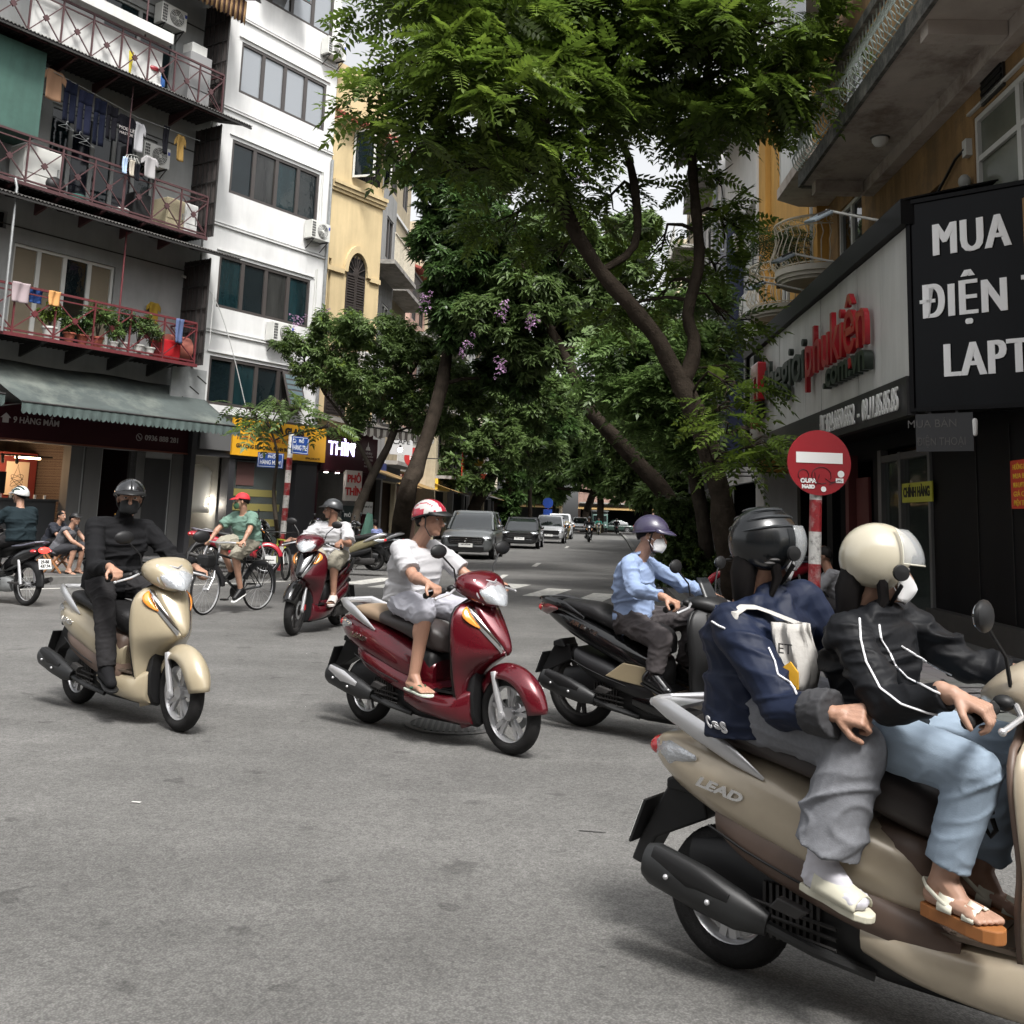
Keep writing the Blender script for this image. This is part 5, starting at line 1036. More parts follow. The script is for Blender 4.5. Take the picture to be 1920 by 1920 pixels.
def wheel(par, x, R, tr, rimm, spokes=5, disc=False, steer=None, wire=False, name='wheel'):
    key = (R, tr, rimm.name, spokes, disc, wire)
    if key not in WH:
        m = MB(); prof = []
        for k in range(12): a = 2*PI*k/12; prof.append((R-tr+tr*math.cos(a)*(1.0 if math.cos(a) > 0 else .75), tr*1.02*math.sin(a)))
        rings = []
        N_ = 40
        for i in range(N_):
            b = 2*PI*i/N_; rings.append([Vector((q*math.cos(b), h, q*math.sin(b))) for q, h in prof])
        m.ringloft(rings+[rings[0]], caps=False)
        if not wire:
            for i in range(36):
                b = 2*PI*i/36
                for s_ in (-1, 1): m.bar(((R-.001)*math.cos(b), 0.0, (R-.001)*math.sin(b)), ((R-.019)*math.cos(b+.10), s_*tr*.72, (R-.019)*math.sin(b+.10)), .004)
        tm = m.mesh('tyre', rubber); m = MB(); r1 = R-tr*1.62
        m.torus((0, 0, 0), r1, .012 if not wire else .009, 'Y', 40, 8, 2.6 if not wire else 1.4)
        if wire:
            for i in range(18):
                a = 2*PI*i/18; m.tube([(.02*math.cos(a+1), .02*(-1)**i, .02*math.sin(a+1)), (r1*math.cos(a+.2), 0, r1*math.sin(a+.2))], .0022, 3)
            m.lathe([(.022, -.035), (.022, .035)], axis='Y', n=12)
        else:
            m.lathe([(.04, -.03), (.045, 0), (.04, .03)], axis='Y', n=18)
            for i in range(spokes):
                a = 2*PI*i/spokes
                for d in (-.16, .16):
                    m.bar((.035*math.cos(a), 0, .035*math.sin(a)), (r1*math.cos(a+d), 0, r1*math.sin(a+d)), .022, .026)
        rm_ = m.mesh('rim', rimm); dm = None
        if disc:
            m = MB(); N_ = 30; o_ = [( .105*math.cos(2*PI*k/N_), .105*math.sin(2*PI*k/N_)) for k in range(N_)]; i_ = [(.065*math.cos(2*PI*k/N_), .065*math.sin(2*PI*k/N_)) for k in range(N_)]
            for k in range(N_): k2 = (k+1) % N_; m.prism([o_[k], o_[k2], i_[k2], i_[k]], .045, .050)
            dm = m.mesh('brake_disc', steel)
        WH[key] = (tm, rm_, dm)
    tm, rm_, dm = WH[key]; T = Matrix.Translation((x, 0, R))
    if steer is not None: T = steer @ T
    w = mobj(name, tm, par, T @ Matrix.Rotation(random.random()*3, 4, 'Y')); mobj('rim', rm_, w)
    if dm: mobj('brake_disc', dm, w)
    return w
def fender(cx, R, hw, a0, a1, tip=.35):
    m = MB(); n = 22; rows = []
    for i in range(n+1):
        t = i/n; a = rad(a0+(a1-a0)*t); w = hw*(tip+(1-tip)*min(1, math.sin(PI*min(t*1.0+.12, .97))**.5*1.15)); row = []
        for j in range(9):
            u = -1+2*j/8; y = w*u; rr = R-.085*abs(u)**2.2; row.append((cx[0]+rr*math.cos(a), y, cx[1]+rr*math.sin(a)))
        rows.append(row)
    return m.grid(rows)
def apron_fn(dz=0., ws=1.):
    tab = [(.14, .10, 1.00, .965), (.30, .145, 1.00, .955), (.42, .18, 1.02, .955), (.50, .205, 1.09, .96), (.56, .222, 1.18, .965), (.61, .232, 1.235, .965), (.70, .238, 1.205, .96), (.80, .232, 1.14, .955), (.87, .20, 1.09, .955), (.915, .14, 1.055, .965), (.935, .07, 1.04, .98)]
    T_ = np.array([tuple(q) for q in cr_interp(tab, 6)])
    def S_(u, z, off=0.):
        z = z-dz; w, xc, xe = [float(np.interp(z, T_[:, 0], T_[:, k])) for k in (1, 2, 3)]
        w *= ws; p = 1.55; x = xe+(xc-xe)*(1-abs(u)**p)
        return Vector((x+off, w*u*(1+off*.6/w*1.), z+dz-.02*abs(u)))
    return S_
def plate(par, T, l1, l2, w=.19, h=.14, name='number_plate'):
    m = MB(); m.box(-w/2, w/2, -.003, .003, -h/2, h/2); p = part(name, m, M('plate_white', (.68, .68, .66), .5), par, smooth=False, bevel=.004); p.matrix_local = T
    if l1: text('digits', l1, black_print, p, Matrix.Translation((0, -.005, h*.22)) @ RX90, h*.42, .002, .002, width=w*.7)
    if l2: text('digits', l2, black_print, p, Matrix.Translation((0, -.005, -h*.2)) @ RX90, h*.42, .002, .002, width=w*.8)
    return p
def text_side(par, s, x, y, z, size, mat_, tilt=0., side=-1, width=None, shear=.3):
    T = Matrix.Translation((x, y, z)) @ Matrix.Rotation(0 if side < 0 else PI, 4, 'Z') @ RX90 @ Matrix.Rotation(tilt, 4, 'Z'); return text('badge', s, mat_, par, T, size, .006, .002, shear=shear, width=width)
def scooter(label, T, paint, lower=None, seatm=seat_black, seatm2=None, kind='lead', steer=0., fenderm=None, rim=silver, railm=silver, shield=blackp, inner=None, pl=('29-B1', '437.84'), badge='LEAD', group='motor scooters', name='scooter', detail=True, mirrors=True, lowdet=False):
    t = thing(name, label, 'scooter', T, group)
    lower = lower or paint; fenderm = fenderm or paint; inner = inner or blackp
    sh = kind == 'sh'; ab = kind == 'ab'
    Rr, Rf, tr_ = {'lead': (.222, .243, .050), 'sh': (.265, .29, .050), 'ab': (.275, .275, .050)}[kind]
    WB = 1.275; dzf = {'lead': 0, 'sh': .06, 'ab': .05}[kind]; dzr = {'lead': 0, 'sh': .01, 'ab': .02}[kind]
    # rear cowl
    if ab: st = [(-.36, .84, .81, .015), (-.28, .845, .75, .06), (-.15, .83, .68, .11), (.0, .79, .61, .145), (.18, .74, .54, .165), (.36, .68, .47, .17), (.52, .62, .40, .165), (.66, .56, .35, .13)]
    elif sh: st = [(-.26, .77, .70, .03), (-.16, .785, .65, .10), (-.02, .77, .58, .145), (.15, .73, .50, .165), (.32, .68, .42, .17), (.48, .60, .35, .16), (.62, .54, .31, .13)]
    else: st = [(-.285, .685, .635, .02), (-.23, .72, .60, .085), (-.13, .735, .545, .14), (.0, .73, .49, .172), (.15, .71, .435, .186), (.32, .665, .385, .19), (.48, .61, .345, .184), (.62, .555, .315, .15), (.70, .50, .305, .11)]
    m = MB(); sser(m, st, 24, 2.7); cowl = part('rear_cowl', m, paint, t, ang=50)
    # lower trim
    m = MB(); sser(m, [(.02, .56, .44, .150), (.12, .53, .38, .176), (.26, .50, .33, .186), (.42, .45, .285, .186), (.58, .40, .25, .18), (.78, .345, .215, .165)], 18, 3.4); part('side_trim', m, lower, t, ang=50)
    m = MB(); ser(m, [(-.12, .40, .22, .07), (.05, .44, .17, .10), (.3, .42, .14, .12), (.55, .34, .12, .12), (.95, .26, .12, .11)], 14); part('engine_block', m, blackp, t)
    if detail and not lowdet:
        m = MB(); [m.box(.18+k*.022, .19+k*.022, -.135, -.115, .18, .34) for k in range(9)]; [m.tube([(.08, -.13, .22+.03*k), (.42, -.14, .2+.03*k)], .006, 5) for k in range(3)]; part('cooling_fins', m, dark_steel, t)
    for s in (-1, 1): m = MB(); m.tube([(.0, s*.158, .475), (.14, s*.182, .432), (.30, s*.188, .388), (.46, s*.184, .35)], .004, 5); part('seam', m, blackp, t)
    m = MB(); m.tube([(.845, -.03, .66), (.825, -.03, .65), (.82, -.03, .61), (.835, -.03, .59), (.85, -.03, .61), (.84, -.03, .64)], .008, 6); part('hook', m, blackp, t)
    # floor
    m = MB(); sser(m, [(.50, .335, .205, .165), (.66, .325, .165, .186), (.84, .325, .145, .182), (.96, .35, .135, .155), (1.02, .38, .14, .11)], 18, 3.2); part('floorboard', m, paint, t, ang=50)
    m = MB(); m.prism([(.56, -.155), (.95, -.15), (.98, -.1), (.98, .1), (.95, .15), (.56, .155)], .326, .338, 'XY'); [m.box(.6+k*.05, .615+k*.05, -.14, .14, .338, .343) for k in range(7)]; part('floor_mat', m, blackp if lower is paint else M('brown_floor_mat', (.10, .075, .055), .7), t, smooth=False)
    m = MB(); sser(m, [(.46, .60, .32, .13), (.60, .585, .32, .135), (.675, .56, .32, .12), (.70, .52, .33, .08)], 16, 3.5); part('leg_panel', m, lower if lower is not paint else blackp, t)
    # seat
    if ab: ss = [(-.14, .875, .82, .075), (.0, .875, .775, .12), (.15, .865, .735, .135), (.24, .825, .71, .14), (.40, .79, .66, .145), (.56, .775, .60, .13), (.68, .74, .57, .09), (.73, .70, .58, .04)]
    elif sh: ss = [(-.12, .835, .79, .085), (.0, .845, .755, .13), (.16, .83, .715, .145), (.28, .80, .69, .148), (.44, .78, .64, .145), (.58, .765, .57, .12), (.66, .73, .56, .06)]
    else: ss = [(-.10, .795, .745, .085), (.0, .81, .72, .135), (.14, .805, .70, .15), (.26, .775, .68, .155), (.42, .76, .64, .155), (.56, .75, .59, .145), (.68, .715, .55, .115), (.745, .66, .555, .06)]
    if seatm2:
        rs = cr_interp([tuple(s)+(2.9,) for s in ss], 3); k = 8; m = MB(); ser(m, [tuple(q) for q in rs[:k+1]], 20); m2 = MB(); ser(m2, [tuple(q) for q in rs[k:]], 20); se = part('seat', m2, seatm, t, ang=50); part('pillion_pad', m, seatm2, se, ang=50)
    else: m = MB(); sser(m, ss, 20, 2.9); part('seat', m, seatm, t, ang=50)
    # apron (leg shield)
    S_ = apron_fn(dzf if not ab else .0); us = np.linspace(-1, 1, 25); zs = np.linspace(.14+dzf*(not ab), .935+dzf*(not ab), 28)
    m = MB(); m.grid([[S_(u, z) for u in us] for z in zs]); ap = part('front_apron', m, paint if not ab else blackp, t, ang=45, thick=.022)
    m = MB(); zz = np.linspace(.30, .93+dzf*(not ab), 16); m.grid([[S_(u*.96, z)-Vector((.035+.03*(1-abs(u)), 0, 0))+Vector(((S_(1, z).x-S_(0, z).x)*(1-abs(u)**1.55)*.9, 0, 0)) for u in np.linspace(-1, 1, 13)] for z in zz]); part('inner_shield', m, inner, t, thick=.02)
    m = MB(); sser(m, [(.90, .30, .14, .09), (1.0, .5, .12, .10), (1.04, .52, .14, .09)], 12); part('under_shield', m, blackp, ap)
    if not ab:
        top, tipz = .90+dzf, .585+dzf
        for s in (-1, 1):
            m = MB(); A = []; B_ = []
            for i in range(13):
                q = i/12; z = top+(tipz-top)*q; uo = (.66*(1-q)**.8+.12); ui = uo-(.15+.13*math.sin(PI*q)) if not sh else uo-(.20+.16*math.sin(PI*q)**.8)
                A.append(S_(s*uo, z, .006)); B_.append(S_(s*max(ui, .0), z-.01*(1-q), .013))
            m.grid([A, B_]); part('chrome_strip', m, chrome if not lower is paint or sh or kind == 'lead' else silver, ap, thick=-.004)
            m = MB(); m.grid([[S_(s*(uo+d*w_), z, .006+.008*math.sin(PI*(z-.75-dzf)/.13)) for d in (0, .33, .66, 1)] for z, uo, w_ in zip(np.linspace(.755, .885, 9)+dzf, np.linspace(.50, .74, 9), (.02, .08, .13, .16, .18, .18, .16, .12, .05))]); part('indicator', m, orange_lens, ap, thick=-.004)
        m = MB(); m.grid([[S_(u*(.03+.56*(q)**.85), tipz+(top-tipz)*q, .014+.004*(1-abs(u))) for u in np.linspace(-1, 1, 9)] for q in np.linspace(.02, 1, 12)]); part('centre_panel', m, paint if not sh else blackg, ap, ang=60, thick=-.006)
        m = MB(); m.box(-.03, .03, -.002, .002, -.006, .006); b_ = part('badge', m, chrome, ap, smooth=False); b_.matrix_local = Matrix.Translation(S_(0, .86+dzf, .018)) @ Matrix.Rotation(PI/2, 4, 'Z') @ Matrix.Rotation(-.5, 4, 'X')
    else:
        for s in (-1, 1):
            m = MB(); m.grid([[S_(s*u, z, .008) for u in (.35, .5, .65)] for z in np.linspace(.74, .88, 6)]); part('headlight', m, blackp, ap, thick=-.004)
        m = MB(); m.grid([[Vector((1.07-.10*q-.05*abs(u), .11*u*(1-.4*q), .92+.17*q)) for u in np.linspace(-1, 1, 7)] for q in np.linspace(0, 1, 5)]); part('windshield', m, M('smoked_screen', (.01, .011, .012), .3, spec=.3), ap, thick=.006)
    # steering group
    ax = Vector((WB, 0, Rf)); hd = Vector((.93, 0, .98+dzf)); sd = (hd-ax).normalized()
    ST = Matrix.Translation(ax) @ Matrix.Rotation(rad(steer), 4, sd) @ Matrix.Translation(-ax)
    def sp(name, mb, mt, par=None, **k):
        o = part(name, mb, mt, par or t, **k)
        if par is None: o.matrix_local = ST @ Matrix.Translation((.06 if name in ('headset_cover', 'handlebar', 'grip', 'brake_lever', 'switchgear', 'mirror') else 0, 0, 0))
        return o
    m = MB(); fender_ = fender((WB, Rf), Rf+.062, .092, 8 if not sh else 20, 152, .3); sp('front_fender', fender_, fenderm, ang=60, thick=.006)
    m = MB()
    for s in (-1, 1): m.tube([Vector((WB-.085, s*.072, Rf+.25)), Vector((WB-.045, s*.078, Rf+.13)), Vector((WB, s*.080, Rf))], [.019, .021, .019], 10); m.lathe([(.026, -.012), (.026, .012)], (WB, s*.085, Rf), 'Y', 12)
    sp('fork', m, silver if not ab else dark_steel)
    wheel(t, WB, Rf, tr_*.93, rim, 5, True, ST, name='front_wheel')
    m = MB(); m.box(WB-.13, WB-.075, .05, .085, Rf-.01, Rf+.06); sp('brake_caliper', m, red_lens if sh else dark_steel, smooth=False, bevel=.008)
    # headset
    z0 = dzf if not ab else -.05
    if ab: hs_st = [(.76, .985, .945, .06), (.82, 1.01, .94, .13), (.90, 1.03, .93, .16), (.98, 1.02, .92, .13), (1.05, .98, .90, .07)]
    else: hs_st = [(.765, 1.0, .965, .05), (.81, 1.045, .955, .125), (.87, 1.085, .935, .165), (.94, 1.095, .91, .172), (1.01, 1.07, .885, .145), (1.065, 1.02, .875, .10), (1.10, .97, .885, .05)]
    hs_st = [(x, a+z0, b+z0, w) for x, a, b, w in hs_st]
    m = MB(); sser(m, hs_st, 24, 2.5); hs = sp('headset_cover', m, paint if not ab else blackp, ang=55)
    if not ab:
        m = MB(); n = 12
        P_ = [[Vector((1.030+.095*(1-abs(u)**2.2*.75)-.050*v-.02*v*v, .118*u*(1-.30*max(-v, 0)**1.5-.12*max(v, 0)), .958+z0+.072*v+.018*abs(u))) for u in np.linspace(-1, 1, 15)] for v in np.linspace(-1, 1, 10)]
        m.grid([[p-Vector((.007, 0, 0)) for p in r_] for r_ in P_]); part('lamp_bowl', m, glassy, hs, ang=70, thick=.01)
        m = MB(); m.grid(P_); part('headlight', m, lampglass, hs, ang=70)
        m = MB(); [m.ell((1.098, s*.028, .925+z0), (.022, .026, .024), 12, 8) for s in (-1, 1)]; part('reflector', m, chrome, hs)
        m = MB()
        for s in (-1, 1): m.tube([(1.055, s*.085, .895+z0), (1.04, s*.125, .955+z0), (1.0, s*.118, 1.045+z0), (1.03, s*.05, 1.045+z0), (1.065, 0, 1.03+z0)], [.004, .006, .008, .007, .006], 6, sy=.7)
        part('headset_trim', m, silver if not sh else blackg, hs)
    m = MB()
    for s in (-1, 1): m.tube([(.88, s*.12, .985+z0), (.845, s*.2, .985+z0), (.82, s*.355, .955+z0)], .012, 8)
    sp('handlebar', m, dark_steel)
    for s in (-1, 1):
        m = MB(); m.tube([(.850, s*.235, .978+z0), (.82, s*.355, .955+z0)], [.0175, .0175], 12); m.lathe([(.02, 0), (.02, .02)], (0, 0, 0), 'Y', 10) if False else None; m.ell((.817, s*.362, .953+z0), .021, 10, 6); sp('grip', m, rubber)
        m = MB(); m.tube([(.895, s*.19, .985+z0), (.925, s*.26, .965+z0), (.90, s*.345, .940+z0)], [.009, .008, .007], 8); m.ell((.898, s*.352, .938+z0), .011, 8, 6); sp('brake_lever', m, silver)
        m = MB(); m.ell((.865, s*.195, .99+z0), (.03, .025, .022), 12, 8); sp('switchgear', m, blackp)
        if mirrors:
            m = MB(); m.tube([(.875, s*.16, 1.03+z0), (.87, s*.175, 1.11+z0), (.85, s*.235, 1.175+z0), (.845, s*.26, 1.20+z0)], .006, 6); mi = sp('mirror', m, blackp)
            m = MB(); m.ell((.845, s*.285, 1.225+z0), (.022, .068, .045), 14, 8); part('mirror_housing', m, blackp, mi)
            m = MB(); m.ell((.833, s*.285, 1.225+z0), (.012, .058, .036), 14, 8); part('mirror_glass', m, M('mirror_glass', (.35, .37, .38), .03, 1.), mi)
    # rear group
    wheel(t, 0, Rr, tr_, rim if not ab else dark_steel, 5, name='rear_wheel')
    if ab: rail = [(-.34, .05, .865), (-.25, .105, .86), (-.08, .14, .83), (.1, .15, .765)]
    else: rail = [(-.275, .055, .815+dzr), (-.17, .125, .81+dzr), (-.03, .162, .765+dzr), (.10, .172, .705+dzr), (.20, .17, .655+dzr)]
    m = MB()
    for s in (-1, 1): m.tube([(x, s*y, z) for x, y, z in rail], [.016]+[.034, .036, .026][:len(rail)-2]+[.006], 12, sy=.45)
    m.tube([(rail[0][0], -rail[0][1], rail[0][2]), (rail[0][0]-.012, 0, rail[0][2]), (rail[0][0], rail[0][1], rail[0][2])], .016, 8)
    m.prism([(rail[0][0], -.05), (rail[0][0], .05), (rail[0][0]+.13, .10), (rail[0][0]+.13, -.10)], rail[0][2]-.006, rail[0][2]+.006, 'XY'); part('grab_rail', m, railm, t)
    zt = (.80 if ab else .665+dzr*3); xt = -.33 if ab else -.255
    m = MB(); m.ell((xt-.005, 0, zt), (.045, .07, .036), 14, 8); part('tail_light', m, red_lens, t)
    for s in (-1, 1):
        m = MB(); m.tube([(xt+.0, s*.045, zt), (xt+.09, s*.112, zt), (xt+.21, s*.165, zt+.012)], [.032, .040, .008], 10, sy=.5); part('rear_indicator', m, glassy if not ab else M('smoked_red_lens', (.12, .02, .02), .15, coat=.8), t)
    m = MB(); m.prism([(-.08, .56), (-.2, .57), (-.33, .34), (-.36, .27), (-.32, .26), (-.26, .36), (-.06, .46)], -.055, .055); m.prism([(-.20, .575), (-.13, .60), (-.10, .54), (-.2, .54)], -.09, .09); part('mudguard', m, blackp, t, smooth=False, bevel=.008)
    m = MB(); m.box(-.105, .105, .005, .014, -.08, .08); po = part('plate_holder', m, blackp, t, smooth=False); po.matrix_local = Matrix.Translation((-.315, 0, .42)) @ Matrix.Rotation(-PI/2, 4, 'Z') @ Matrix.Rotation(-.38, 4, 'X')
    if ab:
        for s in (-1, 1): m = MB(); m.prism([(.30, .40), (.44, .50), (.60, .49), (.70, .40), (.86, .22), (.80, .21), (.64, .36), (.42, .38)], s*.175, s*.192); part('beige_side_panel', m, M('gold_beige_panel', (.27, .22, .14), .35, coat=.4), t, smooth=False, bevel=.006)
    if pl: plate(t, Matrix.Translation((-.315, 0, .42)) @ Matrix.Rotation(-PI/2, 4, 'Z') @ Matrix.Rotation(-.38, 4, 'X'), *pl)
    # exhaust on the right side
    m = MB(); ex = [(-.20, -.205, .335, .055), (-.17, -.205, .33, .068), (.0, -.20, .29, .070), (.13, -.195, .255, .060), (.22, -.185, .235, .035)]
    m.tube([p[:3] for p in ex], [p[3] for p in ex], 16, sy=.72); m.tube([(.20, -.185, .235), (.36, -.16, .19), (.52, -.1, .15)], .018, 8); mu = part('exhaust', m, M('exhaust_black', (.013, .0135, .014), .45, var=.2, vs=10), t)
    m = MB(); pr = [(-.16, -.245, .36), (-.02, -.25, .325), (.11, -.24, .285)]
    m.tube([Vector(p)+Vector((0, .008, .006)) for p in pr], [.03, .042, .02], 10, sy=.35); part('heat_shield', m, shield, mu)
    m = MB(); [m.ell((x, -.258, z), .009, 8, 6) for x, z in ((-.1, .315), (.05, .275))]; part('bolts', m, silver, mu)
    for s in (1,):
        m = MB(); m.tube([(-.01, s*.10, .24), (.03, s*.105, .52)], .014, 8); [m.torus((0, 0, 0), .026, .005, 'Z', 12, 5, T=Matrix.Translation((.0+.03*k/9, s*.102, .28+k*.022))) for k in range(9)]; part('shock_absorber', m, dark_steel, t)
    m = MB(); ser(m, [(-.07, .30, .17, .03), (.05, .31, .15, .05), (.3, .30, .14, .05), (.42, .27, .15, .03)], 12); m.v = [(x, y+.13, z) for x, y, z in m.v]; part('transmission_case', m, dark_steel, t)
    m = MB(); m.tube([(.30, .17, .15), (.36, .2, .09), (.33, .24, .07)], .009, 6); part('stand', m, dark_steel, t)
    for s in (-1, 1):
        m = MB(); m.prism([(.24, .30), (.33, .285), (.37, .315), (.27, .335)], s*.19 if s > 0 else -.225, .225 if s > 0 else -.19); part('footrest', m, silver if shield is chrome else dark_steel, t, smooth=False, bevel=.005)
    if badge:
        for s in (-1, 1): text_side(t, badge, .05 if not ab else .10, s*(.188 if not ab else .162), .60 if not ab else .70, .042, chrome, (-.17 if s < 0 else .17) if not ab else (-.32 if s < 0 else .32), s, width=.17 if not ab else .24)
    return t
def vframe(px, py, hd, lean=0.):
    p = gr(px, py); return Matrix.Translation((p.x, p.y, 0)) @ Matrix.Rotation(rad(hd), 4, 'Z') @ Matrix.Rotation(rad(lean), 4, 'X')
beige = M('beige_scooter_paint', (.36, .305, .21), .3, .15, coat=.5, var=.07, vs=5)
brown_trim = M('brown_scooter_plastic', (.10, .066, .05), .5, var=.08)
redp = M('deep_red_scooter_paint', (.10, .004, .010), .25, .35, coat=.8, var=.10, vs=5)
redd = M('dark_red_scooter_paint', (.075, .005, .010), .25, .3, coat=.8)
tan_seat = M('tan_seat_vinyl', (.26, .185, .12), .5)
dk_seat = M('dark_brown_seat_vinyl', (.045, .036, .034), .45)
T_RED = vframe(690, 1355, -39.8, 0); T_BEI = vframe(146, 1319, -39.5, -1); T_SH = vframe(630, 1172, -103, 0); T_AB = vframe(1090, 1362, -37, 0); T_NEAR = vframe(1370, 1812, -39.5, 0)
scooter('glossy deep red scooter with a tan and brown seat ridden by the man in white', T_RED, redp, seatm=dk_seat, seatm2=tan_seat, steer=-6, shield=silver)
scooter('beige scooter at the left ridden by the man dressed all in black', T_BEI, beige, brown_trim, seat_black, steer=-5)
scooter('dark red scooter with black front mudguard coming towards the camera', T_SH, redd, kind='sh', fenderm=blackg, rim=dark_steel, railm=blackp, steer=6, badge=None)
scooter('black sporty scooter with small beige side panels ridden by the man in a blue shirt', T_AB, blackg, M('satin_black_plastic', (.009, .009, .01), .4), kind='ab', rim=dark_steel, railm=blackg, steer=-5, badge='AIR BLADE')
scooter('beige scooter nearest the camera carrying two women', T_NEAR, M('champagne_scooter_paint', (.40, .34, .255), .33, .2, coat=.4, var=.08, vs=6), brown_trim, dk_seat, steer=0, inner=brown_trim)
# ================= PEOPLE
skin = M('skin', (.36, .20, .135), .5, var=.14, vs=14, bump=.15, bs=120); skin_d = M('tanned_skin', (.25, .13, .085), .55, var=.08, vs=6)
hair_m = M('black_hair', (.006, .005, .005), .6, spec=.15); eye_w = M('eye_white', (.5, .48, .46), .3); eye_d = M('dark_iris', (.01, .008, .008), .2)
lip = M('lips', (.28, .11, .09), .5)
def blend(mb, mat_, vox, smooth=4, wr=0., ws=14., seed=0, name='body', f=.5):
    me = mb.mesh(name, mat_); o = bpy.data.objects.new('tmp', me); C.objects.link(o)
    md = o.modifiers.new('r', 'REMESH'); md.mode = 'VOXEL'; md.voxel_size = vox; md.adaptivity = 0
    if smooth: s = o.modifiers.new('s', 'SMOOTH'); s.factor = f; s.iterations = smooth
    dg = bpy.context.evaluated_depsgraph_get(); out = bpy.data.meshes.new_from_object(o.evaluated_get(dg)); bpy.data.objects.remove(o)
    if not out.materials: out.materials.append(mat_)
    if wr:
        n = len(out.vertices); co = np.empty(n*3, np.float32); out.vertices.foreach_get('co', co); co = co.reshape(-1, 3)
        no = np.empty(n*3, np.float32); out.vertices.foreach_get('normal', no); no = no.reshape(-1, 3)
        d = np.empty(n); off = Vector((seed*3.1, seed*1.7, 0)); nz = noise.noise
        for i, (x, y, z) in enumerate(co.tolist()):
            q = Vector((x*ws*.5+z*ws*.45, y*ws*.5, z*ws*1.15-x*ws*.35))+off
            w = noise.noise_vector(q*.6); q2 = q+w*.7; a = nz(q2); b = nz(q2*2.1+Vector((9, 1, 4))); w2 = nz(q*.35+Vector((5, 0, 0)))
            d[i] = (max(0, 1-abs(a)*4.)**1.3)*(.5+1.6*max(0, w2+.25))+.35*max(0, 1-abs(b)*4.)-.35
        co = co+no*(d*wr)[:, None]; out.vertices.foreach_set('co', co.astype(np.float32).ravel())
    out.shade_smooth(); out.update(); out.name = name; return out
def torso_rings(m, pts, lat, dims, n=20):
    """pts centres from bottom to top; lat lateral (unit) vectors; dims (half width, half depth)"""
    rings = []
    for i, p in enumerate(pts):
        d = (Vector(pts[min(i+1, len(pts)-1)])-Vector(pts[max(i-1, 0)])).normalized(); s = Vector(lat[i]); s = (s-d*s.dot(d)).normalized(); f = s.cross(d); w, dp_ = dims[i]
        r_ = []
        for k in range(n):
            a = 2*PI*k/n; c, s_ = math.cos(a), math.sin(a); r_.append(Vector(p)+s*w*math.copysign(abs(c)**.85, c)+f*dp_*math.copysign(abs(s_)**.85, s_))
        rings.append(r_)
    return m.ringloft(rings)
def hand(m, w, f, n, th, curl=(50, 65, 45), sc=1., spread=.08, thumb_in=.5, r0=.0095):
    """w wrist, f forearm->knuckle direction, n back-of-hand normal, th side of the thumb (+1/-1 along n x f)"""
    f = Vector(f).normalized(); n = Vector(n); n = (n-f*n.dot(f)).normalized(); s = n.cross(f)*th; w = Vector(w)
    for k in (-1.2, -.4, .4, 1.2):
        m.cap(w+f*.015+s*k*.010*sc, w+f*.088*sc+s*k*.024*sc, .015*sc, .0125*sc, 8)
    m.cap(w-f*.03, w+f*.03, .024*sc, .022*sc, 10); m.ell(w+f*.05*sc+s*.018*sc-n*.008, (.02*sc,)*3, 8, 6)
    for i, (k, L_) in enumerate(((1.2, .072), (.4, .080), (-.4, .075), (-1.2, .060))):
        p = w+f*.088*sc+s*k*.024*sc; a = 0; dirf = (f+s*k*spread).normalized(); L_ *= sc
        for j, fr in enumerate((.45, .30, .25)):
            a += rad(curl[j]*(1+.08*(i-1.5))); d = (dirf*math.cos(a)-n*math.sin(a)); q = p+d*L_*fr; m.cap(p, q, (r0-.0008*j)*sc, (r0-.0008*(j+1))*sc, 8); p = q
    p = w+f*.028*sc+s*.026*sc-n*.004; d = (f*.62+s*.62-n*thumb_in).normalized(); q = p+d*.045*sc; m.cap(p, q, .0135*sc, .0115*sc, 8); d2 = (f*.9+s*.12-n*(thumb_in+.25)).normalized(); q2 = q+d2*.032*sc; m.cap(q, q2, .0112*sc, .0085*sc, 8)
    return m
def head_prims(m, c, f, u, sc=1.):
    s = u.cross(f); R3 = Matrix((f, s, u)).transposed()
    def E(df, ds, du, rf, rs, ru): m.ell(c+(f*df+s*ds+u*du)*sc, (rf*sc, rs*sc, ru*sc), 14, 10, R3)
    E(-.008, 0, .025, .096, .077, .088); E(.018, 0, -.028, .072, .062, .078); E(.042, 0, -.082, .040, .038, .030); E(.0, 0, -.065, .055, .052, .045)
    for k in (-1, 1): E(.05, k*.032, -.03, .028, .022, .028); E(-.005, k*.078, -.012, .016, .009, .031); E(.074, k*.026, .018, .016, .022, .008)
    m.cap(c+(f*.084+u*.004)*sc, c+(f*.106-u*.036)*sc, .009*sc, .015*sc, 8)
    for k in (-1, 1): m.ell(c+(f*.094+s*k*.011-u*.040)*sc, (.010*sc,)*3, 8, 6)
    E(.078, 0, -.062, .012, .024, .006); E(.076, 0, -.072, .011, .020, .007); E(.068, 0, -.096, .016, .02, .013)
    return s, R3
def shell(c, R3, rf, rs, ru, cutf, cutb, n=28, k=12, cuts=None, twist=None):
    """helmet shell grid; lower limit (degrees of elevation) blends from front to back"""
    P = []
    for j in range(k+1):
        row = []
        for i in range(n+1):
            az = 2*PI*i/n; lo = cutf+(cutb-cutf)*(.5-.5*math.cos(az)) if not cuts else cuts(az)
            e = rad(lo+(89-lo)*j/k); row.append(c+R3 @ Vector((rf*math.cos(e)*math.cos(az), rs*math.cos(e)*math.sin(az), ru*math.sin(e))))
        P.append(row)
    return P
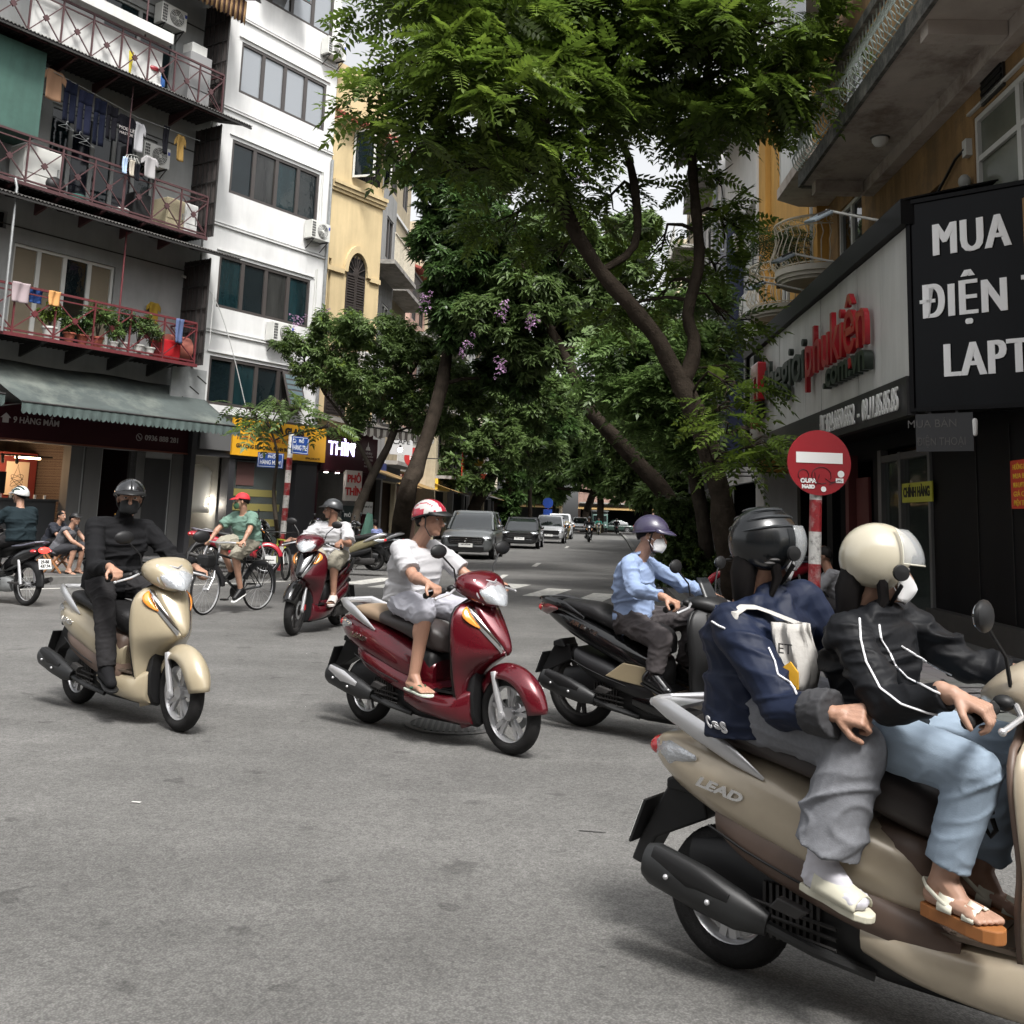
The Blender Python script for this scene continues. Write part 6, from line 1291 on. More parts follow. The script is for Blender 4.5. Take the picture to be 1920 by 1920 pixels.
def head_extras(t, c, f, u, opt, sc=1.):
    s = u.cross(f); R3 = Matrix((f, s, u)).transposed(); L = lambda df, ds, du: c+(f*df+s*ds+u*du)*sc
    if opt.get('eyes', True):
        for k in (-1, 1):
            m = MB(); m.ell(L(.079, k*.031, .002), (.009*sc, .0135*sc, .0065*sc), 10, 6, R3); e = part('eye', m, eye_w, t); m = MB(); m.ell(L(.0855, k*.031, .002), (.004*sc, .006*sc, .006*sc), 8, 6, R3); part('iris', m, eye_d, e)
            m = MB(); m.tube([L(.086, k*.016, .019), L(.088, k*.032, .025), L(.078, k*.050, .019)], [.003, .0042, .002], 6); part('eyebrow', m, hair_m, t)
    h = opt.get('hair')
    if h:
        P = shell(c+(u*.012-f*.010)*sc, R3, .100*sc, .083*sc, .100*sc, 22, -38 if h == 'short' else -50, k=8); m = MB(); m.grid(P); part('hair', m, hair_m, t, thick=.012)
        if h == 'long':
            m = MB(); m.tube([L(-.07, 0, -.02), L(-.095, 0, -.09), L(-.09, .01, -.17), L(-.075, .0, -.26)], [.05, .045, .035, .015], 10); m.tube([L(-.02, -.075, -.03), L(-.01, -.078, -.1), L(-.03, -.07, -.16)], [.02, .018, .008], 8); part('hair_tail', m, hair_m, t)
    if opt.get('mask'):
        m = MB(); rows = []
        for j in range(9):
            v = -1+2*j/8; row = []
            for i in range(13):
                q = -1+2*i/12; az = q*1.15; bul = opt.get('mbul', .02)*(1-abs(q)**1.5)*(1-abs(v)**1.6); w = 1-.22*max(v, 0)**2-.10*max(-v, 0)
                row.append(L((.098+bul)*math.cos(az*w)-.006*abs(v), .068*math.sin(az*w)*1.05, -.060+.054*v*(1-.25*abs(q))))
            rows.append(row)
        m.grid(rows); part('face_mask', m, opt['mask'], t, thick=.003)
        m = MB()
        for k in (-1, 1): m.tube([L(.04, k*.066, -.03), L(-.0, k*.084, -.005)], .0016, 4); m.tube([L(.04, k*.066, -.08), L(-.0, k*.082, -.03)], .0016, 4)
        part('ear_loop', m, opt['mask'], t)
    hm = opt.get('helmet')
    if hm:
        kind, col, col2 = hm; cc = c+(u*.022-f*.004)*sc
        if kind == 'half' or kind == 'cap':
            rf, rs, ru = (.128, .108, .118) if kind == 'half' else (.108, .09, .10)
            P = shell(cc, R3, rf*sc, rs*sc, ru*sc, 14, -12 if kind == 'half' else -4, n=44, k=16); m = MB()
            if col2 and kind == 'half' and opt.get('stripes'):
                def fn(j, i):
                    q = (P[j][i]+P[j+1][i+1])*.5-cc; v = abs(q.dot(s))/(rs*sc); h_ = q.dot(u)/(ru*sc); return 1 if (v < .30 or (h_ < .42 and q.dot(f) < .02) or .62 < v < .70) else 0
                m.cgrid(P, fn)
                hh = part('helmet', m, [col, col2], t, ang=70, thick=.014)
            else: m.grid(P); hh = part('helmet' if kind == 'half' else 'cap', m, col, t, ang=70, thick=.014 if kind == 'half' else .004)
            m = MB(); rows = []
            for j in range(5):
                q = j/4; row = []
                for i in range(11):
                    a = -1.15+2.3*i/10; rr = (rf+.055*q*(math.cos(a)**.6 if math.cos(a) > 0 else 0)*(1.25 if kind == 'cap' else 1))*sc; row.append(cc+f*rr*math.cos(a)+s*(rs+.006*q)*sc*math.sin(a)+u*(.028-.012*q-.014*q*q)*sc)
                rows.append(row)
            m.grid(rows); part('peak', m, opt.get('peak', blackp) if kind == 'half' else col, hh, thick=.005)
            if kind == 'half':
                m = MB(); m.tube([cc+R3 @ Vector((rf*1.0*sc*math.cos(a)*math.cos(rad(14-13*(1-math.cos(a)))), rs*1.0*sc*math.sin(a)*math.cos(rad(1)), ru*sc*math.sin(rad(14-13*(1-math.cos(a)))))) for a in [2*PI*i/28 for i in range(29)]], .006, 6, caps=False); part('rim_trim', m, opt.get('peak', blackp), hh)
                m = MB()
                for k in (-1, 1): m.tube([L(.03, k*.098, .02), L(.015, k*.082, -.05), L(.03, k*.045, -.108), L(.035, 0, -.120)], .006, 6, sy=.4)
                part('chin_strap', m, blackp, hh)
        else:   # three-quarter helmet with visor
            rf, rs, ru = [q*opt.get('hsz', .93) for q in (.142, .125, .135)]
            def cuts(az):
                a = abs((az+PI) % (2*PI)-PI); return 12 if a < .9 else (12-62*min(1, (a-.9)/.45) if a < 2.2 else -50+6*min(1, (a-2.2)/.9))
            P = shell(cc, R3, rf*sc, rs*sc, ru*sc, 0, 0, n=44, k=14, cuts=cuts)
            m = MB(); m.grid(P); hh = part('helmet', m, col, t, ang=70, thick=.018)
            m = MB(); rows = []
            a0, a1 = opt.get('visor', (-22, 30))
            for j in range(9):
                e = rad(a0+(a1-a0)*j/8); rows.append([cc+R3 @ Vector(((rf+.022)*sc*math.cos(e)*math.cos(a), (rs+.014)*sc*math.cos(e)*math.sin(a), (ru+.014)*sc*math.sin(e))) for a in [-1.35+2.7*i/18 for i in range(19)]])
            m.grid(rows); vz = part('visor', m, opt.get('visorm') or M('clear_visor', (.5, .52, .53), .05, 0, spec=.9, alpha=.28), hh, thick=.002)
            m = MB(); m.tube([rows[0][i] for i in range(19)]+[rows[j][18] for j in range(1, 9)], .0025, 5); m.tube([rows[j][0] for j in range(9)], .0025, 5); part('visor_edge', m, col2, vz)
            for k in (-1, 1):
                m = MB(); m.lathe([(.026, -.004), (.024, .006), (.006, .009)], axis='Y', n=16); m.v = [tuple(L(.02, k*.132, -.012)+R3 @ Vector((p[0], k*p[1], p[2]))) for p in m.v]; part('visor_pivot', m, blackp, hh)
                m = MB(); m.tube([L(.03, k*.118, -.05), L(.02, k*.08, -.10), L(.03, k*.03, -.125)], .008, 6, sy=.4); part('chin_strap', m, blackp, hh)
            if opt.get('ridges'):
                m = MB()
                for k in (-1, 1):
                    for (e0, sp_) in ((18, .35), (36, .3), (54, .28)):
                        m.tube([cc+R3 @ Vector(((rf+.004)*sc*math.cos(rad(e0+10*math.sin(a*1.2)))*math.cos(a), k*(rs+.004)*sc*math.cos(rad(e0+10*math.sin(a*1.2)))*math.sin(a), (ru+.004)*sc*math.sin(rad(e0+10*math.sin(a*1.2))))) for a in [.5+2.3*i/12 for i in range(13)]], [.001+.004*math.sin(PI*i/12) for i in range(13)], 6, sy=.6)
                part('helmet_ridges', m, col2, hh)
                m = MB(); [m.ell(L(-.05-.02*i, k*.119, -.035-.012*i), (.022, .012, .006), 8, 6, R3) for k in (-1, 1) for i in range(2)]; part('vents', m, dark_steel, hh)
def human(label, T, J, o, name='person', cat='person', group=None):
    """J: points in the frame T. o: options (clothes etc.)"""
    J = {k: (Vector(v) if k not in ('sh', 'el', 'wr', 'hip', 'kn', 'an', 'toe') else [Vector(q) for q in v]) for k, v in J.items()}
    base = Vector((J['pelvis'].x, J['pelvis'].y, 0)); J = {k: ([q-base for q in v] if isinstance(v, list) else (v-base if k not in ('face', 'up') else v)) for k, v in J.items()}
    t = thing(name, label, cat, T @ Matrix.Translation(base), group)
    vx = o.get('vox', .008); fat = o.get('fat', 1.); sk = o.get('skin', skin)
    sh, el, wr, kn, an, toe = (J[k] for k in ('sh', 'el', 'wr', 'kn', 'an', 'toe'))
    pel, ch, nk, hc = J['pelvis'], J['chest'], J['neck'], J['head']; hw = .095
    lat_s = (sh[0]-sh[1]).normalized(); hip = J.get('hip') or [pel+Vector((.0, hw, -.01)), pel+Vector((.0, -hw, -.01))]; lat_h = (hip[0]-hip[1]).normalized()
    f = J['face'].normalized(); u = (J.get('up') or Vector((0, 0, 1))); u = (u-f*u.dot(f)).normalized()
    lat_m = (lat_s+lat_h).normalized(); shc = (sh[0]+sh[1])/2; wai = pel.lerp(ch, .45)
    lts = [lat_h, lat_h, lat_m, lat_s, lat_s, lat_s]
    def torso(m, g, top=True):
        P_ = [pel-(wai-pel).normalized()*.10, pel, wai, ch, shc.lerp(ch, .15), shc+(nk-shc)*.35]
        D = [(.12, .09), (.165, .125), (.145*fat, .115*fat), (.17*fat, .125*fat), (.175, .105), (.10, .065)]
        torso_rings(m, P_, lts, [(a*g+(g-1)*.05, b*g+(g-1)*.05) for a, b in D])
        for k in (0, 1): m.cap(shc.lerp(sh[k], .45), sh[k], .062*g, .056*g, 12)
    # continuous skin body
    m = MB(); torso(m, .93); m.cap(nk-(hc-nk).normalized()*.05, hc-u*.07-f*.018, .055, .052, 12); head_prims(m, hc, f, u, o.get('hs', 1.))
    for k in (0, 1):
        ra = o.get('arm', 1.); m.cap(sh[k], el[k], .046*ra, .038*ra, 12); m.cap(el[k], wr[k], .040*ra, .026*ra, 12); m.ell(el[k].lerp(wr[k], .25), (.043*ra,)*3, 10, 8)
        m.cap(hip[k], kn[k], .078, .056, 12); m.cap(kn[k], an[k], .055, .036, 12); m.ell(kn[k].lerp(an[k], .3)+Vector((-.012, 0, 0)), (.056, .052, .09), 10, 8)
        fd = (toe[k]-an[k]); fh = fd.normalized(); sd = Vector((0, 0, 1)).cross(fh).normalized(); up_ = fh.cross(sd); fs = o.get('fs', 1.); b0 = an[k]-fh*.06*fs-up_*.078*fs
        Q = lambda x, y, z: b0+(fh*x+sd*y+up_*z)*fs
        m.cap(an[k], Q(.035, 0, .034), .037, .032, 10); m.cap(an[k]+fh*.01, Q(.12, 0, .032), .036, .026, 10)
        for q in (-1, 0, 1): m.cap(Q(.03, q*.01, .028), Q(.175 if not o.get('shoe') or o['shoe'][0] != 'shoe' else .12, q*.026*(1 if not o.get('shoe') or o['shoe'][0] != 'shoe' else .5), .020), .027, .018, 8)
        if not o.get('sock') and (not o.get('shoe') or o['shoe'][0] != 'shoe'):
            for q in range(5): big = q == (4 if k == 1 else 0); m.cap(Q(.17, (q-2)*.0185, .018), Q(.232-.007*abs(q-(3.5 if k == 1 else .5)), (q-2)*.0195, .010), .0115 if not big else .014, .0085 if not big else .012, 8)
        hd = o.get('hands', [None, None])[k]
        if hd: hand(m, wr[k], hd['f'], hd['n'], hd.get('t', 1 if k == 0 else -1)*1, hd.get('curl', (50, 65, 45)), o.get('hsc', 1.), thumb_in=hd.get('thumb', .5))
    part('body', blend(m, sk, o.get('bvox', vx*.8), 2, 0, name='body', f=.35), None, t)
    head_extras(t, hc, f, u, o.get('face', {}), o.get('hs', 1.))
    # top
    tp = o.get('top')
    if tp:
        g = tp.get('g', 1.10); m = MB(); torso(m, g)
        if tp.get('hem'): torso_rings(m, [pel-(wai-pel).normalized()*tp['hem'], pel, wai], [lat_h, lat_h, lat_m], [(.185*g, .15*g), (.18*g, .145*g), (.165*g*fat, .135*g*fat)])
        ln = tp.get('sleeve', 1.)
        for k in (0, 1):
            r0, r1 = tp.get('sr', (.062, .062))
            if ln <= 1: e_ = sh[k].lerp(el[k], ln); m.ell(sh[k].lerp(shc, .12), (r0*.93,)*3, 12, 8); m.tube([sh[k].lerp(shc, .1), sh[k].lerp(e_, .5), e_], [r0*.9, (r0+r1)*.48, r1], 18)
            else:
                m.cap(sh[k], el[k], r0*.92, r0*.84, 14); w_ = el[k].lerp(wr[k], ln-1); m.cap(el[k], el[k].lerp(w_, .5), r0*.84, (r0+r1)*.38, 14); m.tube([el[k].lerp(w_, .4), w_], [(r0+r1)*.39, r1*.74], 16)
        if tp.get('collar'): m.cap(nk-(hc-nk)*.12, nk+(hc-nk)*.16, .072, .062, 14)
        if tp.get('hood'): fb = lat_s.cross((nk-ch).normalized()); m.ell(nk+fb*.07-(nk-ch).normalized()*.05, (.055, .13, .07), 14, 8)
        part(tp.get('name', 'shirt'), blend(m, tp['mat'], vx, 3, tp.get('wr', .006), tp.get('ws', 13), seed=tp.get('seed', 1), name=tp.get('name', 'shirt')), None, t)
        if tp.get('yellow'): fv = lat_s.cross((nk-ch).normalized())*-1; m = MB(); m.add([nk+fv*.075+lat_s*.035, nk+fv*.075-lat_s*.035, nk+fv*.125-Vector((0, 0, .10))], [(0, 1, 2)]); part('collar_patch', m, yellow_board, t, smooth=False, thick=.01)
        if tp.get('cuff'):
            for k in (0, 1):
                m = MB(); d = (wr[k]-el[k]).normalized(); c0 = el[k].lerp(wr[k], .78); m.tube([c0-d*.045, c0+d*.045], [tp['sr'][0]*.80, tp['sr'][0]*.84], 16); part('cuff', blend(m, tp['cuff'], vx, 2, .005, 30, name='cuff'), None, t)
        if tp.get('lapel'):
            m = MB()
            for k in (-1, 1):
                fs = lat_s.cross(Vector((0, 0, 1))) * -1; a = nk+lat_s*k*.05+Vector((0, 0, .015)); fr = lat_s.cross((nk-ch).normalized())*-1
                m.add([a-fr*.0, nk+fr*.085-Vector((0, 0, .03)), nk+fr*.10+lat_s*k*.055-Vector((0, 0, .065)), a+lat_s*k*.03-Vector((0, 0, .02))], [(0, 1, 2, 3)])
            part('collar', m, tp['mat'], t, thick=.006)
            m = MB(); [m.ell(nk.lerp(pel, q)+(lat_s.cross((nk-ch).normalized())*-1)*(.125 if q < .5 else .14)*g, (.005,)*3, 8, 6) for q in (.2, .36, .52, .68)]; part('buttons', m, white_frame, t)
    bt = o.get('bottom')
    if bt:
        m = MB(); g = bt.get('g', 1.1); r_ = bt.get('r', (.098, .074, .06)); torso_rings(m, [pel-(wai-pel).normalized()*.10, pel, pel.lerp(wai, .55)], [lat_h]*3, [(.14*g, .10*g), (.168*g, .13*g), (.15*g*fat, .12*g*fat)])
        for k in (0, 1):
            ln = bt.get('len', 2.)
            if ln <= 1: m.cap(hip[k], hip[k].lerp(kn[k], ln), r_[0], r_[1], 16)
            else: m.cap(hip[k], kn[k], r_[0], r_[1], 16); e_ = kn[k].lerp(an[k], ln-1); m.tube([kn[k], kn[k].lerp(e_, .5), e_], [r_[1]*.98, (r_[1]+r_[2])/2, r_[2]], 16)
        part(bt.get('name', 'trousers'), blend(m, bt['mat'], vx, 3, bt.get('wr', .006), bt.get('ws', 11), seed=4, name=bt.get('name', 'trousers')), None, t)
    if o.get('sock'):
        m = MB()
        for k in (0, 1):
            fh = (toe[k]-an[k]).normalized(); sd = Vector((0, 0, 1)).cross(fh).normalized(); up_ = fh.cross(sd); fs = o.get('fs', 1.); b0 = an[k]-fh*.06*fs-up_*.078*fs; Q = lambda x, y, z: b0+(fh*x+sd*y+up_*z)*fs
            m.cap(an[k]+up_*.035, Q(.035, 0, .036), .044, .037, 12); m.cap(an[k]+fh*.01, Q(.15, 0, .036), .042, .032, 12)
            for q in (-1, 0, 1): m.cap(Q(.03, q*.01, .032), Q(.215-.012*abs(q), q*.028, .022), .031, .021, 10)
        part('socks', blend(m, o['sock'], .006, 3, .003, 30, name='socks'), None, t)
    ft = o.get('shoe')
    if ft:
        kind, m1, m2 = ft
        for k in (0, 1):
            fd = (toe[k]-an[k]); L_ = fd.length; fh = fd.normalized(); sd = Vector((0, 0, 1)).cross(fh).normalized(); up_ = fh.cross(sd)
            fs = o.get('fs', 1.); R3 = Matrix((fh*fs, sd*fs, up_*fs)).transposed(); b0 = an[k]-fh*.06*fs-up_*.078*fs
            outl = [(0, 0, .03), (.04, 0, .036), (.10, 0, .034), (.17, 0, .043), (.225, 0, .042), (.255, 0, .026), (.265, 0, .008)]
            th = .014 if kind in ('flip', 'shoe') else (.042 if kind == 'sandal' else .024)
            def sole(m, z0, z1, g=1.): pts = [(x, y*g) for x, _, y in outl]+[(x, -y*g) for x, _, y in reversed(outl)]; v = [b0+R3 @ Vector((x*1.0, y, z)) for z in (z0, z1) for x, y in pts]; n = len(pts); m.add(v, [tuple(range(n)), tuple(range(2*n-1, n-1, -1))]+[(i, i+n, (i+1) % n+n, (i+1) % n) for i in range(n)])
            m = MB(); sole(m, -th, 0, 1.12); so_ = part({'flip': 'flip_flop', 'shoe': 'shoe', 'slide': 'slide_sandal', 'sandal': 'sandal'}[kind], m, m1, t, smooth=False, bevel=.004)
            Lc = lambda x, y, z: b0+R3 @ Vector((x, y, z))
            if kind == 'flip':
                m = MB(); [m.tube([Lc(.20, 0, .004), Lc(.165, q*.02, .04), Lc(.09, q*.045, .015)], [.004, .009, .007], 6, sy=.5) for q in (-1, 1)]; part('strap', m, m2, so_)
            elif kind == 'slide':
                m = MB(); m.grid([[Lc(x, .056*math.cos(a), .004+.084*(1-.42*(x-.08)/.12)*math.sin(a)) for a in np.linspace(0, PI, 11)] for x in np.linspace(.06, .225, 9)]); part('strap', m, m1 if m2 is None else m2, so_, thick=.006)
            elif kind == 'sandal':
                m = MB()
                for x0, x1 in ((.07, .12), (.155, .195)): m.grid([[Lc(x, .050*math.cos(a), .002+.060*(1-.4*(x-.08)/.12)*math.sin(a)+.004*math.sin(a*9)) for a in np.linspace(0, PI, 23)] for x in (x0, (x0+x1)/2, x1)])
                m.grid([[Lc(.05-.05*math.cos(a)*1.1, .04*math.sin(a), z+.02) for a in np.linspace(-PI/2-.6, PI/2+.6, 13)] for z in (.035, .052)]) if False else None
                m.tube([Lc(.10, .045, .02), Lc(.03, .042, .055), Lc(-.012, 0, .06), Lc(.03, -.042, .055), Lc(.10, -.045, .02)], .007, 6, sy=.4); part('strap', m, m2, so_, thick=.004)
            else:
                m = MB(); m.cap(Lc(.03, 0, .035), Lc(.20, 0, .026), .046, .036, 14); m.cap(Lc(.03, 0, .035), Lc(.055, 0, .085), .046, .046, 12); m.cap(Lc(.055, 0, .08), Lc(.19, 0, .03), .044, .034, 12); me = blend(m, m2, .007, 2, name='upper'); part('upper', me, None, so_)
                m = MB(); [m.bar(Lc(.10+.02*i, -.02, .066-.007*i), Lc(.115+.02*i, .02, .064-.007*i), .004) for i in range(4)]; part('laces', m, m1, so_)
    return t
def lp(T, px, py, y):
    q = onf(T, px, py, y); return Vector((q.x, q.y, q.z))
wt = M('white_cotton', (.40, .395, .405), .85, spec=.15, bump=.06, bs=180); ltg = M('light_grey_cotton', (.36, .36, .40), .9, spec=.15, bump=.08, bs=150)
blk = M('black_cotton', (.009, .009, .010), .9, spec=.15, bump=.06, bs=150); blkn = M('charcoal_trousers', (.022, .021, .022), .9, spec=.15)
navy = M('navy_nylon', (.006, .011, .030), .6, spec=.25, bump=.06, bs=60); greyk = M('grey_marl_sweatpants', (.17, .175, .19), .95, spec=.15, var=.10, vs=60, bump=.15, bs=200)
denim = M('light_blue_denim', (.24, .30, .37), .9, spec=.15, var=.12, vs=5, bump=.12, bs=240); bluesh = M('pale_blue_shirt', (.22, .285, .43), .8, spec=.15, bump=.05, bs=180)
dkgrey = M('dark_brown_trousers', (.062, .055, .056), .85, spec=.15, bump=.05, bs=150); khaki = M('khaki_shorts', (.27, .25, .20), .9, spec=.15); mint = M('mint_polo', (.13, .21, .17), .85, spec=.15, bump=.08, bs=180)
mask_w = M('white_mask', (.72, .72, .72), .7); mask_b = M('black_mask', (.012, .013, .014), .8); mask_g = M('dark_green_mask', (.03, .085, .04), .8)
hel_blk = M('gloss_black_helmet', (.012, .0125, .014), .18, coat=.6); hel_red = M('red_helmet', (.30, .012, .03), .25, coat=.6); hel_wht = M('white_helmet', (.42, .40, .39), .3, coat=.5)
hel_pur = M('dusky_purple_helmet', (.035, .030, .062), .35, coat=.3); hel_crm = M('cream_helmet', (.42, .385, .30), .22, coat=.7, var=.04); hel_mat = M('matte_black_helmet', (.006, .007, .008), .25, coat=.2)
def fdir(T, world_az):   # world azimuth (degrees, from +X) -> direction in the frame T
    hz = math.atan2(T[1][0], T[0][0]); a = rad(world_az)-hz; return Vector((math.cos(a), math.sin(a), 0))
def grip_hands(dn=0.):
    return [dict(f=(.92, -.03, -.30), n=(.3, 0, .95), curl=(54, 68, 44)), dict(f=(.92, .03, -.30), n=(.35, 0, .93), curl=(52, 66, 42))]
# --- man in white on the red scooter
T = T_RED
human('man in a white t-shirt and grey shorts with a red and white striped helmet', T, dict(pelvis=(.36, 0, .88), chest=(.385, 0, 1.08), neck=(.415, 0, 1.265), head=lp(T, 806, 974, .0), face=fdir(T, -28)+Vector((0, 0, .02)),
    sh=[(.40, .18, 1.205), (.40, -.18, 1.205)], el=[(.63, .27, 1.03), lp(T, 776, 1082, -.25)], wr=[(.83, .325, 1.015), (.83, -.335, 1.015)],
    hip=[(.37, .10, .86), (.37, -.10, .86)], kn=[(.70, .17, .80), lp(T, 797, 1150, -.2)], an=[(.69, .17, .425), lp(T, 776, 1268, -.235)], toe=[(.86, .19, .40), (.85, -.27, .40)]),
    dict(skin=M('light_tan_skin', (.34, .185, .125), .55, var=.08, vs=6), fat=1.08, vox=.008, bvox=.0055, hands=grip_hands(), top=dict(mat=wt, g=1.10, sleeve=.80, sr=(.070, .074), hem=.03, wr=.009, ws=8, name='t_shirt'), bottom=dict(mat=ltg, len=.93, r=(.10, .090, .1), name='shorts', wr=.006),
    shoe=('flip', M('pale_green_sole', (.50, .55, .47), .6), M('green_strap', (.02, .09, .05), .6)), face=dict(hair='short', helmet=('half', hel_wht, hel_red), stripes=True)))
# --- man in black on the beige scooter
T = T_BEI
human('man in black clothes with black helmet and black face mask on the beige scooter', T, dict(pelvis=(.27, 0, .89), chest=(.30, 0, 1.15), neck=(.355, 0, 1.35), head=lp(T, 243, 934, .0), face=fdir(T, -66)+Vector((0, 0, -.02)),
    sh=[(.33, .20, 1.28), (.33, -.20, 1.28)], el=[(.56, .30, 1.06), lp(T, 178, 1065, -.30)], wr=[(.83, .325, 1.015), (.83, -.335, 1.015)],
    hip=[(.29, .10, .87), (.29, -.10, .87)], kn=[(.66, .16, .83), lp(T, 196, 1125, -.2)], an=[(.62, .16, .44), lp(T, 200, 1252, -.22)], toe=[(.82, .17, .40), lp(T, 200, 1252, -.22)+Vector((.16, -.03, -.045))]),
    dict(skin=skin, fat=1.1, vox=.008, hands=grip_hands(), top=dict(mat=blk, g=1.12, sleeve=1.9, sr=(.072, .062), hem=.06, wr=.013, ws=7, collar=True, yellow=True, name='jumper'), bottom=dict(mat=blkn, len=2.0, r=(.105, .078, .062), wr=.008),
    shoe=('shoe', blackp, blk), face=dict(hair='short', helmet=('half', hel_blk, None), mask=mask_b)))
# --- man in a white shirt on the dark red scooter
T = T_SH
human('man in a short sleeved white shirt and dark peaked helmet looking sideways', T, dict(pelvis=(.22, 0, .90), chest=(.26, 0, 1.13), neck=(.32, 0, 1.31), head=(.345, 0, 1.455), face=fdir(T, -172),
    sh=[(.30, .19, 1.24), (.30, -.19, 1.24)], el=[(.50, .31, 1.04), (.50, -.31, 1.04)], wr=[(.83, .33, 1.075), (.83, -.33, 1.075)], kn=[(.66, .19, .80), (.66, -.19, .80)], an=[(.66, .21, .44), (.66, -.2, .44)], toe=[(.84, .25, .405), (.84, -.2, .405)]),
    dict(skin=skin_d, vox=.010, hands=grip_hands(), top=dict(mat=wt, g=1.13, sleeve=.85, sr=(.082, .088), hem=.08, wr=.015, ws=8, lapel=True), bottom=dict(mat=khaki, len=.92, r=(.11, .105, .1), name='shorts', wr=.008),
    shoe=('slide', M('pale_sole', (.5, .45, .42), .6), None), face=dict(hair='short', helmet=('half', M('grey_black_helmet', (.035, .037, .04), .35, coat=.3), None))))
# --- man in a blue shirt
T = T_AB
human('man in a pale blue shirt and purple helmet with a white face mask', T, dict(pelvis=lp(T, 1190, 1160, 0), chest=lp(T, 1188, 1095, 0), neck=lp(T, 1205, 1035, 0), head=lp(T, 1221, 1003, .0), face=fdir(T, -22)+Vector((0, 0, -.12)),
    sh=[lp(T, 1205, 1052, .18), lp(T, 1180, 1058, -.18)], el=[(.62, .29, 1.02), lp(T, 1190, 1105, -.25)], wr=[(.83, .325, .965), (.83, -.335, .965)],
    kn=[(.80, .17, .80), lp(T, 1240, 1200, -.2)], an=[(.70, .18, .46), (.69, -.22, .455)], toe=[(.87, .19, .42), (.86, -.25, .40)]),
    dict(vox=.009, hands=grip_hands(), top=dict(mat=bluesh, g=1.09, sleeve=1.88, sr=(.066, .056), hem=0, wr=.014, ws=8, lapel=True), bottom=dict(mat=dkgrey, len=1.92, r=(.10, .080, .062), wr=.012),
    shoe=('shoe', blackp, blackg), face=dict(hair='short', helmet=('half', hel_pur, None), peak=hel_pur, mask=mask_w)))
# --- two women on the near scooter
T = T_NEAR
human('woman in a navy jacket and grey sweatpants with a black helmet sitting behind the rider', T, dict(pelvis=(.10, 0, .885), chest=(.085, 0, 1.06), neck=lp(T, 1410, 1110, 0), head=lp(T, 1436, 1028, .0), face=fdir(T, 22),
    sh=[(.19, .16, 1.20), lp(T, 1372, 1170, -.17)], el=[(.32, .26, .93), lp(T, 1470, 1330, -.26)], wr=[(.48, .02, .90), lp(T, 1560, 1338, -.31)],
    hip=[(.15, .10, .85), (.15, -.10, .85)], kn=[(.55, .22, .83), lp(T, 1605, 1400, -.22)], an=[(.46, .24, .48), lp(T, 1542, 1622, -.27)], toe=[(.62, .27, .40), lp(T, 1625, 1664, -.30)]),
    dict(vox=.0065, bvox=.0045, hs=.97, fs=.86, hands=[dict(f=(.8, -.5, -.1), n=(.1, 0, 1), curl=(50, 60, 40)), dict(f=(.97, .10, .06), n=(-.05, -.75, .65), curl=(66, 80, 55), thumb=.5)],
    top=dict(mat=navy, g=1.17, sleeve=1.80, sr=(.083, .078), hem=.12, wr=.020, ws=6, hood=True, name='jacket', cuff=M('charcoal_cuff', (.03, .03, .033), .8)), bottom=dict(mat=greyk, len=1.88, r=(.102, .093, .100), wr=.016, ws=6),
    sock=M('pale_sock', (.50, .49, .53), .9), shoe=('slide', M('cream_rubber', (.52, .50, .40), .5), None), face=dict(hair='long', helmet=('full', hel_mat, M('helmet_line', (.03, .033, .036), .25)), mask=mask_w, ridges=True, visor=(-42, 26))))
human('woman in a black jacket and light jeans with a cream helmet driving the near scooter', T, dict(pelvis=(.50, 0, .86), chest=(.49, 0, 1.03), neck=lp(T, 1612, 1135, 0), head=lp(T, 1648, 1062, .0), face=fdir(T, 2)+Vector((0, 0, -.08)),
    sh=[(.50, .17, 1.17), lp(T, 1590, 1185, -.18)], el=[(.70, .27, 1.02), lp(T, 1665, 1325, -.26)], wr=[(.83, .325, 1.015), (.83, -.335, 1.015)],
    hip=[(.50, .10, .84), (.50, -.10, .84)], kn=[(.86, .14, .80), lp(T, 1828, 1448, -.18)], an=[(.76, .12, .44), lp(T, 1768, 1650, -.20)], toe=[(.92, .13, .40), lp(T, 1850, 1682, -.24)]),
    dict(vox=.0065, bvox=.0045, hs=.97, fs=.88, skin=M('warm_skin', (.34, .20, .14), .55, var=.06), hands=[grip_hands()[0], dict(f=(.93, -.02, -.30), n=(.28, -.1, .93), curl=(44, 60, 42))],
    top=dict(mat=M('black_nylon', (.004, .0045, .006), .6, spec=.22, bump=.06, bs=60), g=1.06, sleeve=1.93, sr=(.074, .060), hem=.06, wr=.018, ws=7, hood=True, collar=True, name='jacket'), bottom=dict(mat=denim, len=1.86, r=(.096, .076, .062), wr=.009, ws=8, name='jeans'),
    shoe=('sandal', M('cork_platform', (.27, .10, .025), .6), M('cream_strap', (.62, .60, .50), .6)), face=dict(hair='long', helmet=('full', hel_crm, M('cream_trim', (.5, .48, .4), .4)), mask=mask_w, mbul=.034, visor=(-2, 52), hsz=.89)))
